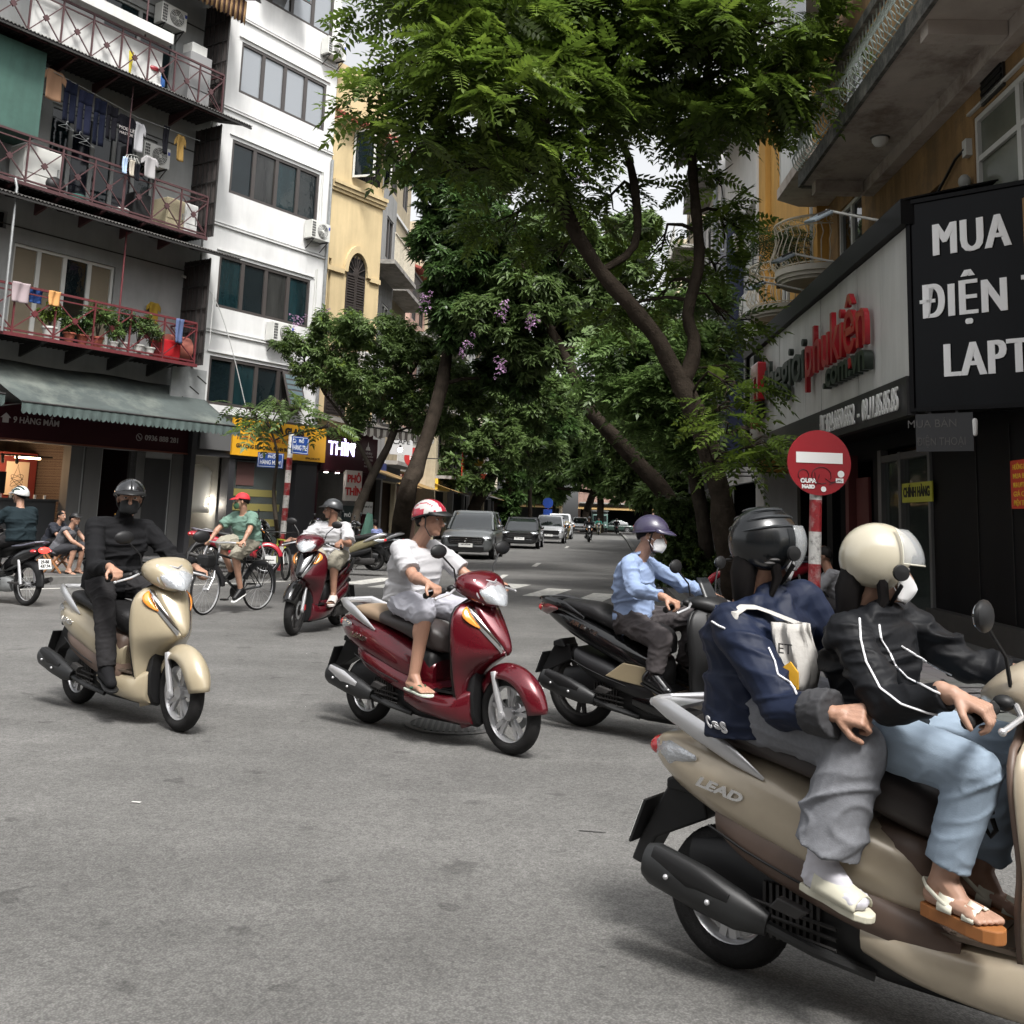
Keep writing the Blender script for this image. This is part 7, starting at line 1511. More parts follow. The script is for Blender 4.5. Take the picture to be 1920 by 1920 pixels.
# piping on the black jacket of the near driver and print on the navy jacket, tote bag
def near_extras():
    T = T_NEAR; drv = [o for o in bpy.data.objects if o.get('label', '').startswith('woman in a black jacket')][0]; Ti = (T @ Matrix.Translation(Vector((.50, 0, 0)))).inverted()
    pipe = M('white_piping', (.70, .70, .72), .5)
    dg = bpy.context.evaluated_depsgraph_get(); jk = [c for c in drv.children if c.name.startswith('jacket')][0]
    from mathutils.bvhtree import BVHTree
    bv = BVHTree.FromObject(jk, dg)
    cam_l = Ti @ Vector((0, 0, HC))
    def trace(pts, par, r_=.0032):
        out = []
        for i in range(len(pts)-1):
            for q in range(6):
                px, py = pts[i][0]+(pts[i+1][0]-pts[i][0])*q/6, pts[i][1]+(pts[i+1][1]-pts[i][1])*q/6
                d = (Ti.to_3x3() @ Vector(ray(px, py))).normalized(); h = bv.ray_cast(cam_l, d)
                if h[0]: out.append(h[0]+h[1]*.002)
        if len(out) > 2: m = MB(); m.tube(out, r_, 5); part('white_piping', m, pipe, par)
    trace([(1611, 1160), (1614, 1200), (1624, 1240), (1650, 1290), (1690, 1320), (1740, 1336), (1790, 1345)], drv)
    trace([(1648, 1172), (1652, 1200), (1668, 1225), (1680, 1250), (1700, 1270), (1730, 1285), (1760, 1300), (1800, 1322)], drv)
    trace([(1690, 1212), (1705, 1222), (1730, 1236), (1755, 1250), (1790, 1268)], drv)
    pax = [o for o in bpy.data.objects if o.get('label', '').startswith('woman in a navy jacket')][0]; b = Vector((.10, 0, 0)); Ti2 = (T @ Matrix.Translation(Vector((b.x, b.y, 0)))).inverted()
    jk = [c for c in pax.children if c.name.startswith('jacket')][0]; bv = BVHTree.FromObject(jk, dg); cam_l = Ti2 @ Vector((0, 0, HC)); Ti = Ti2
    def trace2(pts, r_):
        out = []
        for i in range(len(pts)-1):
            for q in range(6):
                px, py = pts[i][0]+(pts[i+1][0]-pts[i][0])*q/6, pts[i][1]+(pts[i+1][1]-pts[i][1])*q/6
                h = bv.ray_cast(cam_l, (Ti2.to_3x3() @ Vector(ray(px, py))).normalized())
                if h[0]: out.append(h[0]+h[1]*.003)
        return out
    for pts in ([(1440, 1215), (1452, 1240), (1458, 1265), (1480, 1280), (1497, 1305)], [(1336, 1165), (1350, 1174), (1362, 1180)]):
        o_ = trace2(pts, .003)
        if len(o_) > 2: m = MB(); m.tube(o_, .0035, 5); part('white_piping', m, pipe, pax)
    # C S S print low on the back of the jacket
    for px, s_ in ((1332, 'C'), (1345, 'S'), (1359, 'S')):
        h = bv.ray_cast(cam_l, (Ti2.to_3x3() @ Vector(ray(px, 1358+(px-1345)*.4))).normalized())
        if h[0]:
            n = h[1].normalized(); x = Vector((0, 0, 1)).cross(n).normalized(); y = n.cross(x); R4 = Matrix((x, y, n)).transposed().to_4x4(); R4.translation = h[0]+n*.006
            text('print', s_, pipe, pax, R4, .052, .003, .002)
    # tote bag with strap over the shoulder
    BG = lp(T, 1492, 1288, -.115)
    bag = thing('tote_bag', 'white tote bag with a yellow print hanging from the navy jacket shoulder', 'bag', T @ Matrix.Translation(BG))
    cl = M('white_canvas', (.40, .385, .36), .8, var=.08, vs=14, bump=.2, bs=40); m = MB(); rows = []
    for j in range(9):
        q = j/8; rows.append([Vector((.062*u_*(1-.15*q)+.01*math.sin(q*5), -.055*math.cos(u_*1.2)*(1-.7*q)-.03+.012*math.sin(u_*6+q*4), .0+.20*q)) for u_ in np.linspace(-1, 1, 13)])
    m.grid(rows); part('front', m, cl, bag, thick=.006)
    m = MB(); m.grid([[p+Vector((0, .06, 0)) for p in r_] for r_ in rows]); part('back', m, cl, bag, thick=.006)
    m = MB(); m.prism([(.0, .01), (.055, .01), (.055, .06), (.03, .09), (-.01, .06)], -.108, -.100); part('yellow_print', m, M('bag_yellow', (.62, .33, .02), .6), bag, smooth=False)
    text('print', 'ET', black_print, bag, Matrix.Translation((0.01, -.102, .125)) @ RX90, .045, .002)
    m = MB(); st = []
    for px, py in ((1365, 1180), (1372, 1150), (1390, 1137), (1415, 1140), (1445, 1152), (1465, 1170)):
        h = bv.ray_cast(cam_l, (Ti2.to_3x3() @ Vector(ray(px, py))).normalized())
        if h[0]: st.append(h[0]+h[1]*.008)
    base = Vector((b.x, b.y, 0)); st = [q+base-BG for q in st]
    if len(st) > 2:
        st = [st[0]+Vector((0, .05, -.03))]+st+[Vector((.02, -.02, .20))]
        for _ in range(2): st = [st[0]]+[(st[i-1]+st[i]*2+st[i+1])/4+Vector((0, -.002, .004)) for i in range(1, len(st)-1)]+[st[-1]]
        m.tube(st, .019, 10, sy=.22, up=(1, 0, 0)); part('strap', m, cl, bag)
near_extras()
# ================= CARS
carglass = M('car_glass', (.012, .015, .016), .04, spec=.9, coat=.5)
def car(label, T, paint, L_=4.3, Wd=1.78, H=1.6, kind='suv', plate_t='30F 876.88', grille=None):
    t = thing('parked_car', label, 'car', T, 'cars parked along the left kerb' if 'parked' in label else None); hw = Wd/2; hl = L_/2
    van = kind == 'van'; bz = .98 if kind != 'sedan' else .86
    m = MB(); sser(m, [(hl, .66, .34, hw*.72), (hl-.06, .74, .25, hw*.86), (hl-.35, bz-.06, .22, hw*.95), (hl-1.0, bz, .22, hw), (0, bz+.03, .22, hw), (-hl+.9, bz+.05, .22, hw), (-hl+.25, bz+.04, .25, hw*.95), (-hl+.03, bz-.1, .3, hw*.84), (-hl, .7, .4, hw*.7)], 28, 5); part('body', m, paint, t, ang=40)
    def ring(x0, x1, w, z, n=8):
        pts = []; r_ = .16
        for (cx, cy, a0) in ((x1-r_, w-r_, 0), (x0+r_, w-r_, PI/2), (x0+r_, -w+r_, PI), (x1-r_, -w+r_, 3*PI/2)):
            for k in range(n): a = a0+PI/2*k/(n-1); pts.append(Vector((cx+r_*math.cos(a), cy+r_*math.sin(a), z)))
        return pts
    xf0 = hl-1.15 if not van else hl-.75; xr0 = -hl+.12 if kind != 'sedan' else -hl+.65; xf1 = hl-1.95 if not van else hl-1.35; xr1 = -hl+.55 if kind != 'sedan' else -hl+1.35
    m = MB(); m.ringloft([ring(xr0, xf0, hw*.93, bz-.02), ring(xr0*.97+xr1*.03, xf0*.6+xf1*.4, hw*.86, bz+(H-bz)*.45), ring(xr1, xf1, hw*.74, H-.06)]); part('windows', m, carglass, t, ang=50)
    m = MB(); m.ringloft([ring(xr1-.03, xf1+.03, hw*.75, H-.08), ring(xr1+.02, xf1-.03, hw*.72, H-.02), ring(xr1+.2, xf1-.25, hw*.6, H)]); part('roof', m, paint, t, ang=60)
    for s in (-1, 1):
        for a, b in (((xf0+.02, s*hw*.86, bz-.02), (xf1+.03, s*hw*.72, H-.05)), ((xr0+.1, s*hw*.88, bz), (xr1, s*hw*.72, H-.05)), ((-.1, s*hw*.935, bz), (-.15, s*hw*.755, H-.05))): m = MB(); m.bar(a, b, .06); part('pillar', m, paint, t, smooth=False)
        m = MB(); m.ell((xf0-.18, s*(hw+.06), bz+.1), (.09, .1, .07), 12, 8); part('mirror', m, paint, t)
        m = MB(); m.ell((hl-.14, s*hw*.70, .70), (.14, .22, .075), 14, 8); part('headlight', m, glassy, t)
        m = MB(); m.ell((-hl+.08, s*hw*.72, .8), (.1, .18, .1), 12, 8); part('tail_light', m, red_lens, t)
        m = MB(); m.box(hl-.06, hl+.005, s*hw*.5-.12, s*hw*.5+.12, .36, .43); part('fog_light', m, glassy, t, smooth=False)
        for x in (hl-.82, -hl+.82):
            m = MB(); m.lathe([(.40, -.02), (.40, .02)], (x, s*(hw-.01), .36), 'Y', 24); part('wheel_arch', m, blackp, t)
            m = MB(); m.torus((x, s*(hw-.09), .335), .245, .09, 'Y', 28, 10, 1.1); w = part('wheel', m, rubber, t); m = MB(); m.torus((x, s*(hw-.0), .335), .2, .012, 'Y', 24, 6); [m.bar((x, s*(hw-.0), .335), (x+.2*math.cos(k*PI/2.5), s*(hw-.0), .335+.2*math.sin(k*PI/2.5)), .035) for k in range(5)]; part('rim', m, silver, w)
    m = MB(); m.prism([(-.55, .50), (.55, .50), (.62, .66), (.5, .72), (-.5, .72), (-.62, .66)], hl-.05, hl+.012, 'YZ'); g_ = part('grille', m, blackp, t, smooth=False)
    m = MB()
    for k in range(3): m.box(hl+.012, hl+.022, -.52, .52, .53+k*.06, .55+k*.06)
    m.box(hl-.02, hl+.03, -.56, .56, .70, .735); part('chrome_bars', m, chrome if grille is None else grille, g_, smooth=False)
    m = MB(); m.box(hl-.02, hl+.02, -.6, .6, .28, .42); part('lower_grille', m, blackp, t, smooth=False)
    m = MB(); m.torus((0, 0, 0), .05, .008, 'X', 16, 6); [m.bar((0, 0, 0), (0, .05*math.sin(a), .05*math.cos(a)), .008) for a in (0, 2.09, 4.19)] if kind == 'sedan' else [m.bar((0, s*.03, -.035), (0, s*.035, .035), .012) for s in (-1, 1)]+[m.bar((0, -.03, 0), (0, .03, 0), .01)]; em = part('emblem', m, chrome, g_); em.location = (hl+.035, 0, .63)
    p = plate(t, Matrix.Translation((hl+.035, 0, .46)) @ Matrix.Rotation(PI/2, 4, 'Z'), plate_t, None, .46, .12)
    return t
def cframe(px, py, hd): p = gr(px, py); return frame(p.x, p.y, rad(hd))
hd_ = -95.0
gm = M('gunmetal_paint', (.15, .16, .162), .28, .5, coat=.6); bk = M('car_black', (.008, .008, .009), .15, coat=.6); wp = M('car_white', (.68, .69, .70), .25, coat=.6); sv = M('car_silver', (.48, .49, .50), .3, .5, coat=.5)
def carat(px_l, py, back, *a, **k):   # px_l,py: ground point under the middle of the front bumper
    p = gr(px_l, py); d = Vector((math.cos(rad(hd_)), math.sin(rad(hd_)), 0)); return car(a[0], frame(p.x-d.x*back, p.y-d.y*back, rad(hd_)), *a[1:], **k)
carat(872, 1049, 2.15, 'dark grey crossover parked first in the row along the left kerb', gm)
carat(973, 1029, 2.3, 'glossy black saloon parked behind the dark grey crossover', bk, L_=4.6, H=1.44, kind='sedan', plate_t='30H 266.21')
carat(1028, 1019, 2.2, 'silver white crossover parked third in the row, black grille', sv, grille=blackp, plate_t='30A 512.77')
carat(1047, 1011, 2.2, 'white van-like car parked fourth behind the silver crossover', wp, kind='van', H=1.75)
carat(1087, 1000, 2.2, 'white hatchback driving far up the street behind the motorcyclist', wp, plate_t='29C 113.04')
p = gr(1160, 1000); car('dark green saloon seen side on crossing at the far end of the street', frame(p.x, p.y+4, rad(178)), M('car_green', (.02, .04, .032), .25, coat=.5), kind='sedan', H=1.45)
# far small truck
p = gr(1128, 999); tk = thing('truck', 'small grey green truck with a flat canopy far up the street', 'truck', frame(p.x, p.y+3, rad(-93)))
m = MB(); m.box(.3, 1.9, -.85, .85, .5, 2.0); part('cab', m, M('truck_green', (.10, .17, .15), .5), tk, smooth=False, bevel=.08); m = MB(); m.box(1.86, 1.92, -.72, .72, 1.25, 1.85); part('windscreen', m, carglass, tk, smooth=False)
m = MB(); m.box(-2.2, .25, -.9, .9, .6, 2.3); part('load_box', m, M('truck_grey', (.2, .22, .21), .6), tk, smooth=False, bevel=.03); m = MB(); m.box(-2.25, 1.5, -.95, .95, 2.32, 2.42); part('canopy', m, steel, tk, smooth=False)
for x in (-1.4, 1.3):
    for s in (-1, 1): m = MB(); m.torus((x, s*.75, .34), .24, .1, 'Y', 20, 8); part('wheel', m, rubber, tk)
for s in (-1, 1): m = MB(); m.ell((1.92, s*.6, .8), (.05, .12, .1), 10, 6); part('headlight', m, glassy, tk)
# ================= BICYCLES
def bicycle(label, T, col, R=.335, plate_=False, mtb=False, steer=0):
    t = thing('bicycle', label, 'bicycle', T); rm_ = silver if not mtb else blackp; tr_ = .017 if not mtb else .028
    wheel(t, 0, R, tr_, rm_, wire=True, name='rear_wheel'); ST = Matrix.Translation((1.05, 0, 0)) @ Matrix.Rotation(rad(steer), 4, 'Z') @ Matrix.Translation((-1.05, 0, 0)); wheel(t, 1.05, R, tr_, rm_, wire=True, steer=ST, name='front_wheel')
    m = MB(); bb = (.43, 0, .28); st_ = (.30, 0, .80); hd0, hd1 = (.90, 0, .62), (.86, 0, .80)
    for a, b, r_ in ((bb, st_, .016), (bb, hd0, .019), ((.33, 0, .68) if not mtb else st_, hd1, .017), (hd0, hd1, .02)): m.tube([a, b], r_, 8)
    for s in (-1, 1): m.tube([(0, s*.05, R), bb], .010, 6); m.tube([(0, s*.05, R), (.33, s*.02, .70)], .009, 6)
    part('frame', m, col, t)
    m = MB(); [m.tube([(1.05, s*.045, R), (.95, s*.04, R+.16), (.90, 0, .62)], .010, 6) for s in (-1, 1)]; part('fork', m, silver if not mtb else M('bike_white', (.5, .5, .48), .4), t)
    m = MB(); m.tube([(.85, 0, .82), (.84, 0, .93)], .014, 8); w_ = .30; m.tube([(.76, -w_, .955), (.84, -w_*.6, .965), (.87, 0, .955), (.84, w_*.6, .965), (.76, w_, .955)], .012, 8); part('handlebar', m, silver if not mtb else blackp, t)
    for s in (-1, 1): m = MB(); m.tube([(.80, s*w_*.84, .958), (.74, s*(w_+.02), .95)], .017, 8); part('grip', m, pale_wood if not mtb else blackp, t)
    m = MB(); sser(m, [(.15, .90, .85, .09), (.25, .905, .84, .08), (.36, .90, .85, .03), (.44, .885, .855, .018)], 14); m.tube([(.30, 0, .78), (.28, 0, .85)], .013, 8); part('saddle', m, blackp, t)
    m = MB(); m.lathe([(.09, -.004), (.09, .004)], (bb[0], .055*-1, bb[2]), 'Y', 20)
    m.tube([(bb[0], -.07, bb[2]), (bb[0]+.12, -.075, bb[2]-.11)], .009, 6); m.tube([(bb[0], .07, bb[2]), (bb[0]-.12, .075, bb[2]+.11)], .009, 6); part('crankset', m, dark_steel, t)
    for s, dx, dz in ((-1, .12, -.11), (1, -.12, .11)): m = MB(); m.box(bb[0]+dx-.045, bb[0]+dx+.045, s*.08 if s > 0 else -.16, .16 if s > 0 else -.08, bb[2]+dz-.012, bb[2]+dz+.012); part('pedal', m, blackp, t, smooth=False)
    if not mtb:
        for cx in (0, 1.05): part('mudguard', fender((cx, R), R+.035, .024, 20, 175 if cx else 200, .8), M('bike_guard', (.02, .02, .022), .3), t, thick=.003)
        m = MB(); [m.tube([(-.22, s*.06, .70), (.28, s*.05, .70)], .006, 6) for s in (-1, 0, 1)]; [m.tube([(-.1, s*.07, .70), (0, s*.06, R)], .005, 6) for s in (-1, 1)]; part('luggage_rack', m, dark_steel, t)
        m = MB(); m.box(.98, 1.18, -.10, .10, .62, .80); part('handlebar_bag', m, blackp, t, smooth=False, bevel=.04)
        m = MB(); m.ell((1.0, 0, .86), (.04, .035, .035), 10, 8); part('bell_lamp', m, chrome, t)
        if plate_: plate(t, Matrix.Translation((-.24, -.02, .70)) @ Matrix.Rotation(-PI/2+.6, 4, 'Z'), 'LM', None, .16, .11)
    return t
fp = gr(375, 1144); rp_ = gr(452, 1147); T_BIKE = frame(rp_.x+.15, rp_.y+.30, rad(-118))
bicycle('dark city bicycle with wooden grips ridden by the man in the red cap', T_BIKE, M('bike_black', (.012, .013, .014), .3, coat=.5), plate_=True, steer=10)
g1 = gr(517, 1088); bicycle('black and yellow mountain bike parked by the striped pole', frame(g1.x-.3, g1.y+.9, rad(-62)), M('bike_yellow', (.40, .42, .05), .4), mtb=True)
g1 = gr(478, 1080); bicycle('dark mountain bike parked left of the yellow one', frame(g1.x-.2, g1.y+1.1, rad(-70)), blackp, mtb=True)
T = T_BIKE
human('man in a mint polo shirt and red cap riding the bicycle', T, dict(pelvis=(.29, 0, .985), chest=(.35, 0, 1.20), neck=(.43, 0, 1.39), head=(.47, 0, 1.53), face=fdir(T, -165)+Vector((0, 0, -.05)),
    sh=[(.41, .19, 1.32), (.41, -.19, 1.32)], el=[(.60, .29, 1.13), (.60, -.29, 1.13)], wr=[(.70, .30, 1.0), (.70, -.30, 1.0)], kn=[(.66, .12, .78), (.70, -.12, .93)], an=[(.50, .12, .31), (.44, -.12, .53)], toe=[(.66, .12, .24), (.62, -.12, .47)]),
    dict(vox=.010, fat=1.12, hands=[dict(f=(.8, 0, -.5), n=(.5, 0, .86)), dict(f=(.8, 0, -.5), n=(.5, 0, .86))], top=dict(mat=mint, g=1.12, sleeve=.75, sr=(.074, .078), hem=.08, wr=.014, ws=8, lapel=True, name='polo_shirt'),
    bottom=dict(mat=khaki, len=.9, r=(.112, .10, .1), name='shorts', wr=.01), shoe=('shoe', letter_white, blackp), face=dict(hair='short', helmet=('cap', M('red_cap', (.55, .02, .03), .7), None), mask=mask_g)))
# ================= MOTORBIKE CUT OFF BY THE LEFT EDGE
def underbone(label, T, paint, pl=None, group='motor scooters', rim=silver, name='motorbike'):
    t = thing(name, label, 'motorbike', T, group); R = .295
    wheel(t, 0, R, .042, rim, wire=True, name='rear_wheel'); wheel(t, 1.24, R, .036, rim, wire=True, disc=True, name='front_wheel')
    m = MB(); sser(m, [(-.30, .80, .76, .03), (-.22, .83, .70, .08), (0, .80, .60, .12), (.2, .74, .52, .12), (.4, .66, .45, .10), (.55, .55, .38, .07)], 18, 2.6); b = part('tail_body', m, paint, t)
    m = MB(); sser(m, [(-.15, .86, .80, .07), (.0, .87, .78, .11), (.25, .83, .74, .13), (.5, .80, .68, .12), (.62, .76, .62, .07)], 18, 2.8); part('seat', m, seat_black, t)
    m = MB(); sser(m, [(.45, .5, .38, .07), (.7, .52, .34, .08), (.9, .66, .42, .10), (1.0, .8, .56, .10)], 14); part('frame_cover', m, paint, t)
    m = MB(); m.grid([[Vector((1.0+.06*(1-abs(u))-.12*q, .20*u*(.75+.25*q), .32+.58*q)) for u in np.linspace(-1, 1, 11)] for q in np.linspace(0, 1, 9)]); part('leg_shield', m, paint, t, thick=.02)
    m = MB(); sser(m, [(.82, 1.02, .96, .08), (.92, 1.06, .92, .13), (1.04, 1.02, .88, .11), (1.10, .96, .89, .05)], 16); hs = part('headset', m, paint, t); m = MB(); m.ell((1.08, 0, .94), (.05, .075, .05), 12, 8); part('headlight', m, glassy, hs)
    m = MB(); [m.tube([(.92, s*.08, .98), (.86, s*.2, 1.02), (.78, s*.34, 1.0)], .012, 8) for s in (-1, 1)]; part('handlebar', m, dark_steel, t)
    for s in (-1, 1): m = MB(); m.tube([(.83, s*.26, 1.01), (.78, s*.35, 1.0)], .018, 8); part('grip', m, rubber, t); m = MB(); m.tube([(.87, s*.17, 1.02), (.84, s*.24, 1.18)], .006, 6); m.ell((.83, s*.27, 1.21), (.02, .06, .04), 12, 8); part('mirror', m, blackp, t)
    m = MB(); [m.tube([(1.24, s*.06, R), (1.08, s*.06, .70)], .018, 8) for s in (-1, 1)]; part('fork', m, silver, t); part('front_mudguard', fender((1.24, R), R+.045, .05, 10, 170, .6), paint, t, thick=.004); part('rear_mudguard', fender((0, R), R+.055, .06, 75, 185, .8), blackp, t, thick=.004)
    m = MB(); ser(m, [(.30, .34, .18, .08), (.42, .38, .16, .11), (.60, .36, .16, .11), (.7, .3, .2, .08)], 14); part('engine', m, steel, t)
    m = MB(); m.tube([(-.30, -.14, .37), (-.1, -.14, .32), (.15, -.13, .27), (.25, -.12, .24), (.5, -.11, .18)], [.035, .045, .04, .02, .018], 12); part('exhaust', m, dark_steel, t)
    m = MB(); [m.tube([(0, s*.11, R), (.1, s*.11, .62)], .02, 8) for s in (-1, 1)]; part('shock_absorber', m, silver, t); m = MB(); [m.tube([(0, s*.08, R), (.42, s*.07, .3)], .018, 6) for s in (-1, 1)]; part('swing_arm', m, dark_steel, t)
    m = MB(); [m.tube([(.25, s*.13, .80), (.0, s*.15, .82), (-.22, s*.10, .87), (-.26, 0, .88)], .013, 8) for s in (-1, 1)]; part('grab_rail', m, M('grey_rail', (.10, .10, .13), .4), t)
    m = MB(); m.ell((-.29, 0, .765), (.045, .085, .045), 14, 8); part('tail_light', m, M('lit_tail_light', (.9, .04, .03), .2, emit=1.2) if pl and pl[0] == '29-BE' else red_lens, t)
    for s in (-1, 1): m = MB(); m.ell((-.22, s*.12, .75), (.06, .035, .025), 10, 6); part('indicator', m, red_lens, t)
    if pl: plate(t, Matrix.Translation((-.34, 0, .58)) @ Matrix.Rotation(-PI/2, 4, 'Z') @ Matrix.Rotation(-.3, 4, 'X'), *pl)
    return t
g1 = gr(48, 1136); T_LB = frame(g1.x, g1.y, rad(148))
underbone('black motorbike with a lit red tail light leaving past the left edge', T_LB, blackg, ('29-BE', '437.94'))
T = T_LB
human('man in a dark t-shirt and black and white helmet riding off at the left edge', T, dict(pelvis=(.28, 0, .92), chest=(.31, 0, 1.15), neck=(.37, 0, 1.36), head=(.40, 0, 1.50), face=fdir(T, 165), sh=[(.35, .20, 1.28), (.35, -.20, 1.28)], el=[(.52, .30, 1.08), (.52, -.30, 1.08)], wr=[(.71, .31, 1.04), (.71, -.31, 1.04)],
    kn=[(.68, .18, .80), (.68, -.18, .80)], an=[(.50, .18, .40), (.50, -.18, .40)], toe=[(.66, .2, .35), (.66, -.2, .35)]),
    dict(vox=.011, fat=1.1, hands=grip_hands(), top=dict(mat=M('dark_slate_tee', (.012, .020, .024), .9, spec=.15), g=1.13, sleeve=.85, sr=(.08, .084), hem=.06, wr=.013, ws=7, name='t_shirt'), bottom=dict(mat=blkn, len=1.95, r=(.1, .08, .065)), shoe=('shoe', blackp, blk),
    face=dict(hair='short', eyes=False, helmet=('half', M('dark_green_helmet', (.012, .03, .025), .2, coat=.6), M('white_stripe', (.6, .6, .58), .3)), stripes=True, peak=M('grey_peak', (.3, .3, .3), .4))))
# ================= PARKED SCOOTERS
v1 = scooter('beige and black scooter parked beside the dark tree trunk on the left', Matrix.Identity(4), M('olive_beige_paint', (.20, .175, .10), .35, coat=.4), blackp, kind='sh', fenderm=blackg, rim=dark_steel, railm=silver, pl=None, badge=None, group='parked motor scooters')
v2 = scooter('dark scooter parked behind the beige one near the dark tree trunk', Matrix.Identity(4), blackg, kind='lead', rim=silver, pl=None, badge=None, group='parked motor scooters', railm=silver)
def place(o, px, py, hd, lean=7): p = gr(px, py, .12 if lean > 0 else 0); o.matrix_world = Matrix.Translation(p) @ Matrix.Rotation(rad(hd), 4, 'Z') @ Matrix.Rotation(rad(-abs(lean)), 4, 'X')
place(v1, 700, 1070, 170); place(v2, 735, 1062, 172)
for (src, px, py, hd, lab) in ((v2, 655, 1050, 165, 'black scooter parked among others left of the dark tree trunk'), (v1, 690, 1048, 165, 'olive scooter parked in the back row by the restaurant'), (v2, 395, 1066, 20, 'dark scooter parked behind the man in black'),
    (v2, 1268, 1062, 80, 'black scooter parked at the right kerb in front of the hedge'), (v1, 1262, 1040, 80, 'olive scooter second in the row at the right kerb'), (v2, 1252, 1026, 80, 'black scooter third in the row at the right kerb'), (v2, 1312, 1098, 100, 'black scooter parked beside the hedge behind the blue shirted man'), (v2, 1070, 1006, -95, 'scooter parked far away beyond the white van'), (v1, 1060, 1014, -95, 'scooter parked just beyond the white van')):
    c = copy_tree(src, label=lab); place(c, px, py, hd)
v3 = underbone('red motorbike parked on the right pavement behind the passenger in navy', Matrix.Identity(4), M('bike_red', (.35, .015, .03), .3, coat=.5)); place(v3, 1500, 1150, 188)
v4 = copy_tree(v3, label='red motorbike parked in shadow behind the cyclist on the left'); place(v4, 378, 1074, 15)
# far riders
T_F = cframe(1103, 1016, -92); f1 = copy_tree(v2, label='black scooter ridden towards us far up the street'); f1.matrix_world = T_F
def rider(label, T, top, bt, hel): return human(label, T, dict(pelvis=(.24, 0, .90), chest=(.27, 0, 1.14), neck=(.33, 0, 1.33), head=(.36, 0, 1.47), face=Vector((1, 0, 0)), sh=[(.32, .19, 1.26), (.32, -.19, 1.26)], el=[(.52, .30, 1.05), (.52, -.30, 1.05)], wr=[(.73, .32, 1.0), (.73, -.32, 1.0)], kn=[(.68, .17, .80), (.68, -.17, .80)], an=[(.66, .17, .42), (.66, -.17, .42)], toe=[(.82, .17, .38), (.82, -.17, .38)]),
    dict(vox=.016, hands=grip_hands(), top=dict(mat=top, g=1.12, sleeve=1.9, sr=(.07, .06), wr=0), bottom=dict(mat=bt, len=1.95, wr=0), shoe=('shoe', blackp, blk), face=dict(eyes=False, hair='short', helmet=('half', hel, None))))
rider('distant rider in dark clothes coming down the middle of the street', T_F, blk, blkn, hel_blk)
T_F2 = cframe(1156, 1001, 86); f2 = copy_tree(v2, label='dark scooter ridden away at the far end of the street'); f2.matrix_world = T_F2; rider('distant rider in black heading away at the far end of the street', T_F2, blk, blkn, hel_blk)
T_F3 = cframe(1122, 1003, -94); f3 = copy_tree(v1, label='scooter ridden by the distant delivery rider in teal'); f3.matrix_world = T_F3; rider('distant delivery rider in a teal jacket', T_F3, M('teal_jacket', (.03, .25, .19), .7), blkn, hel_blk)
# ================= SEATED PEOPLE
def sitter(label, T, top, bt, o=None, head=None, lean=.12, sleeve=.8):
    J = dict(pelvis=(0, 0, .42), chest=(lean, 0, .66), neck=(lean+.1, 0, .86), head=(lean+.15, 0, 1.0), face=Vector((1, .0, 0)), sh=[(lean+.07, .18, .79), (lean+.07, -.18, .79)], el=[(lean+.27, .2, .60), (lean+.27, -.2, .60)], wr=[(lean+.42, .08, .52), (lean+.42, -.10, .50)], kn=[(.42, .13, .50), (.42, -.13, .50)], an=[(.34, .14, .09), (.34, -.14, .09)], toe=[(.50, .16, .06), (.50, -.16, .06)])
    d = dict(vox=.012, hands=[dict(f=(.8, -.3, -.4), n=(.3, 0, .9)), dict(f=(.8, .3, -.4), n=(.3, 0, .9))], top=dict(mat=top, g=1.10, sleeve=sleeve, sr=(.07, .072), hem=.05, wr=.01, name='shirt'), bottom=dict(mat=bt, len=.95, r=(.1, .09, .09), name='shorts', wr=.008), shoe=('flip', blackp, blackp), face=dict(hair='short')); d.update(o or {}); J.update(head or {})
    return human(label, T, J, d)
def gframe(px, py, hd): p = gr(px, py, .125); return Matrix.Translation(p) @ Matrix.Rotation(rad(hd), 4, 'Z')
def wood_stool(label, T, h=.40, mt=wood):
    t = thing('folding_stool', label, 'stool', T); m = MB(); [m.box(-.17+k*.07, -.115+k*.07, -.18, .18, h-.015, h) for k in range(5)]; part('seat', m, mt, t, smooth=False)
    for s in (-1, 1):
        m = MB(); m.bar((-.17, s*.15, h-.02), (.19, s*.15, 0), .028); part('leg', m, mt, t, smooth=False); m = MB(); m.bar((.17, s*.12, h-.02), (-.19, s*.12, 0), .028); part('leg', m, mt, t, smooth=False)
    return t
T1 = gframe(106, 1074, -12); wood_stool('orange wooden folding stool under the man in the grey vest', T1)
sitter('man in a grey sleeveless top and black cap sitting on a folding stool', T1, M('grey_vest', (.09, .09, .10), .9), M('dark_shorts', (.03, .03, .035), .9), dict(top=dict(mat=M('grey_vest', (.09, .09, .10), .9), g=1.08, sleeve=.12, sr=(.07, .07), hem=.05, name='vest'), face=dict(hair='short', helmet=('cap', blackp, None))))
T2 = gframe(88, 1055, -20); wood_stool('wooden folding stool under the man in the dark shirt', T2); sitter('man in a dark shirt sitting in the shade behind the man in the vest', T2, M('night_shirt', (.012, .014, .022), .9), blkn, dict(vox=.014))
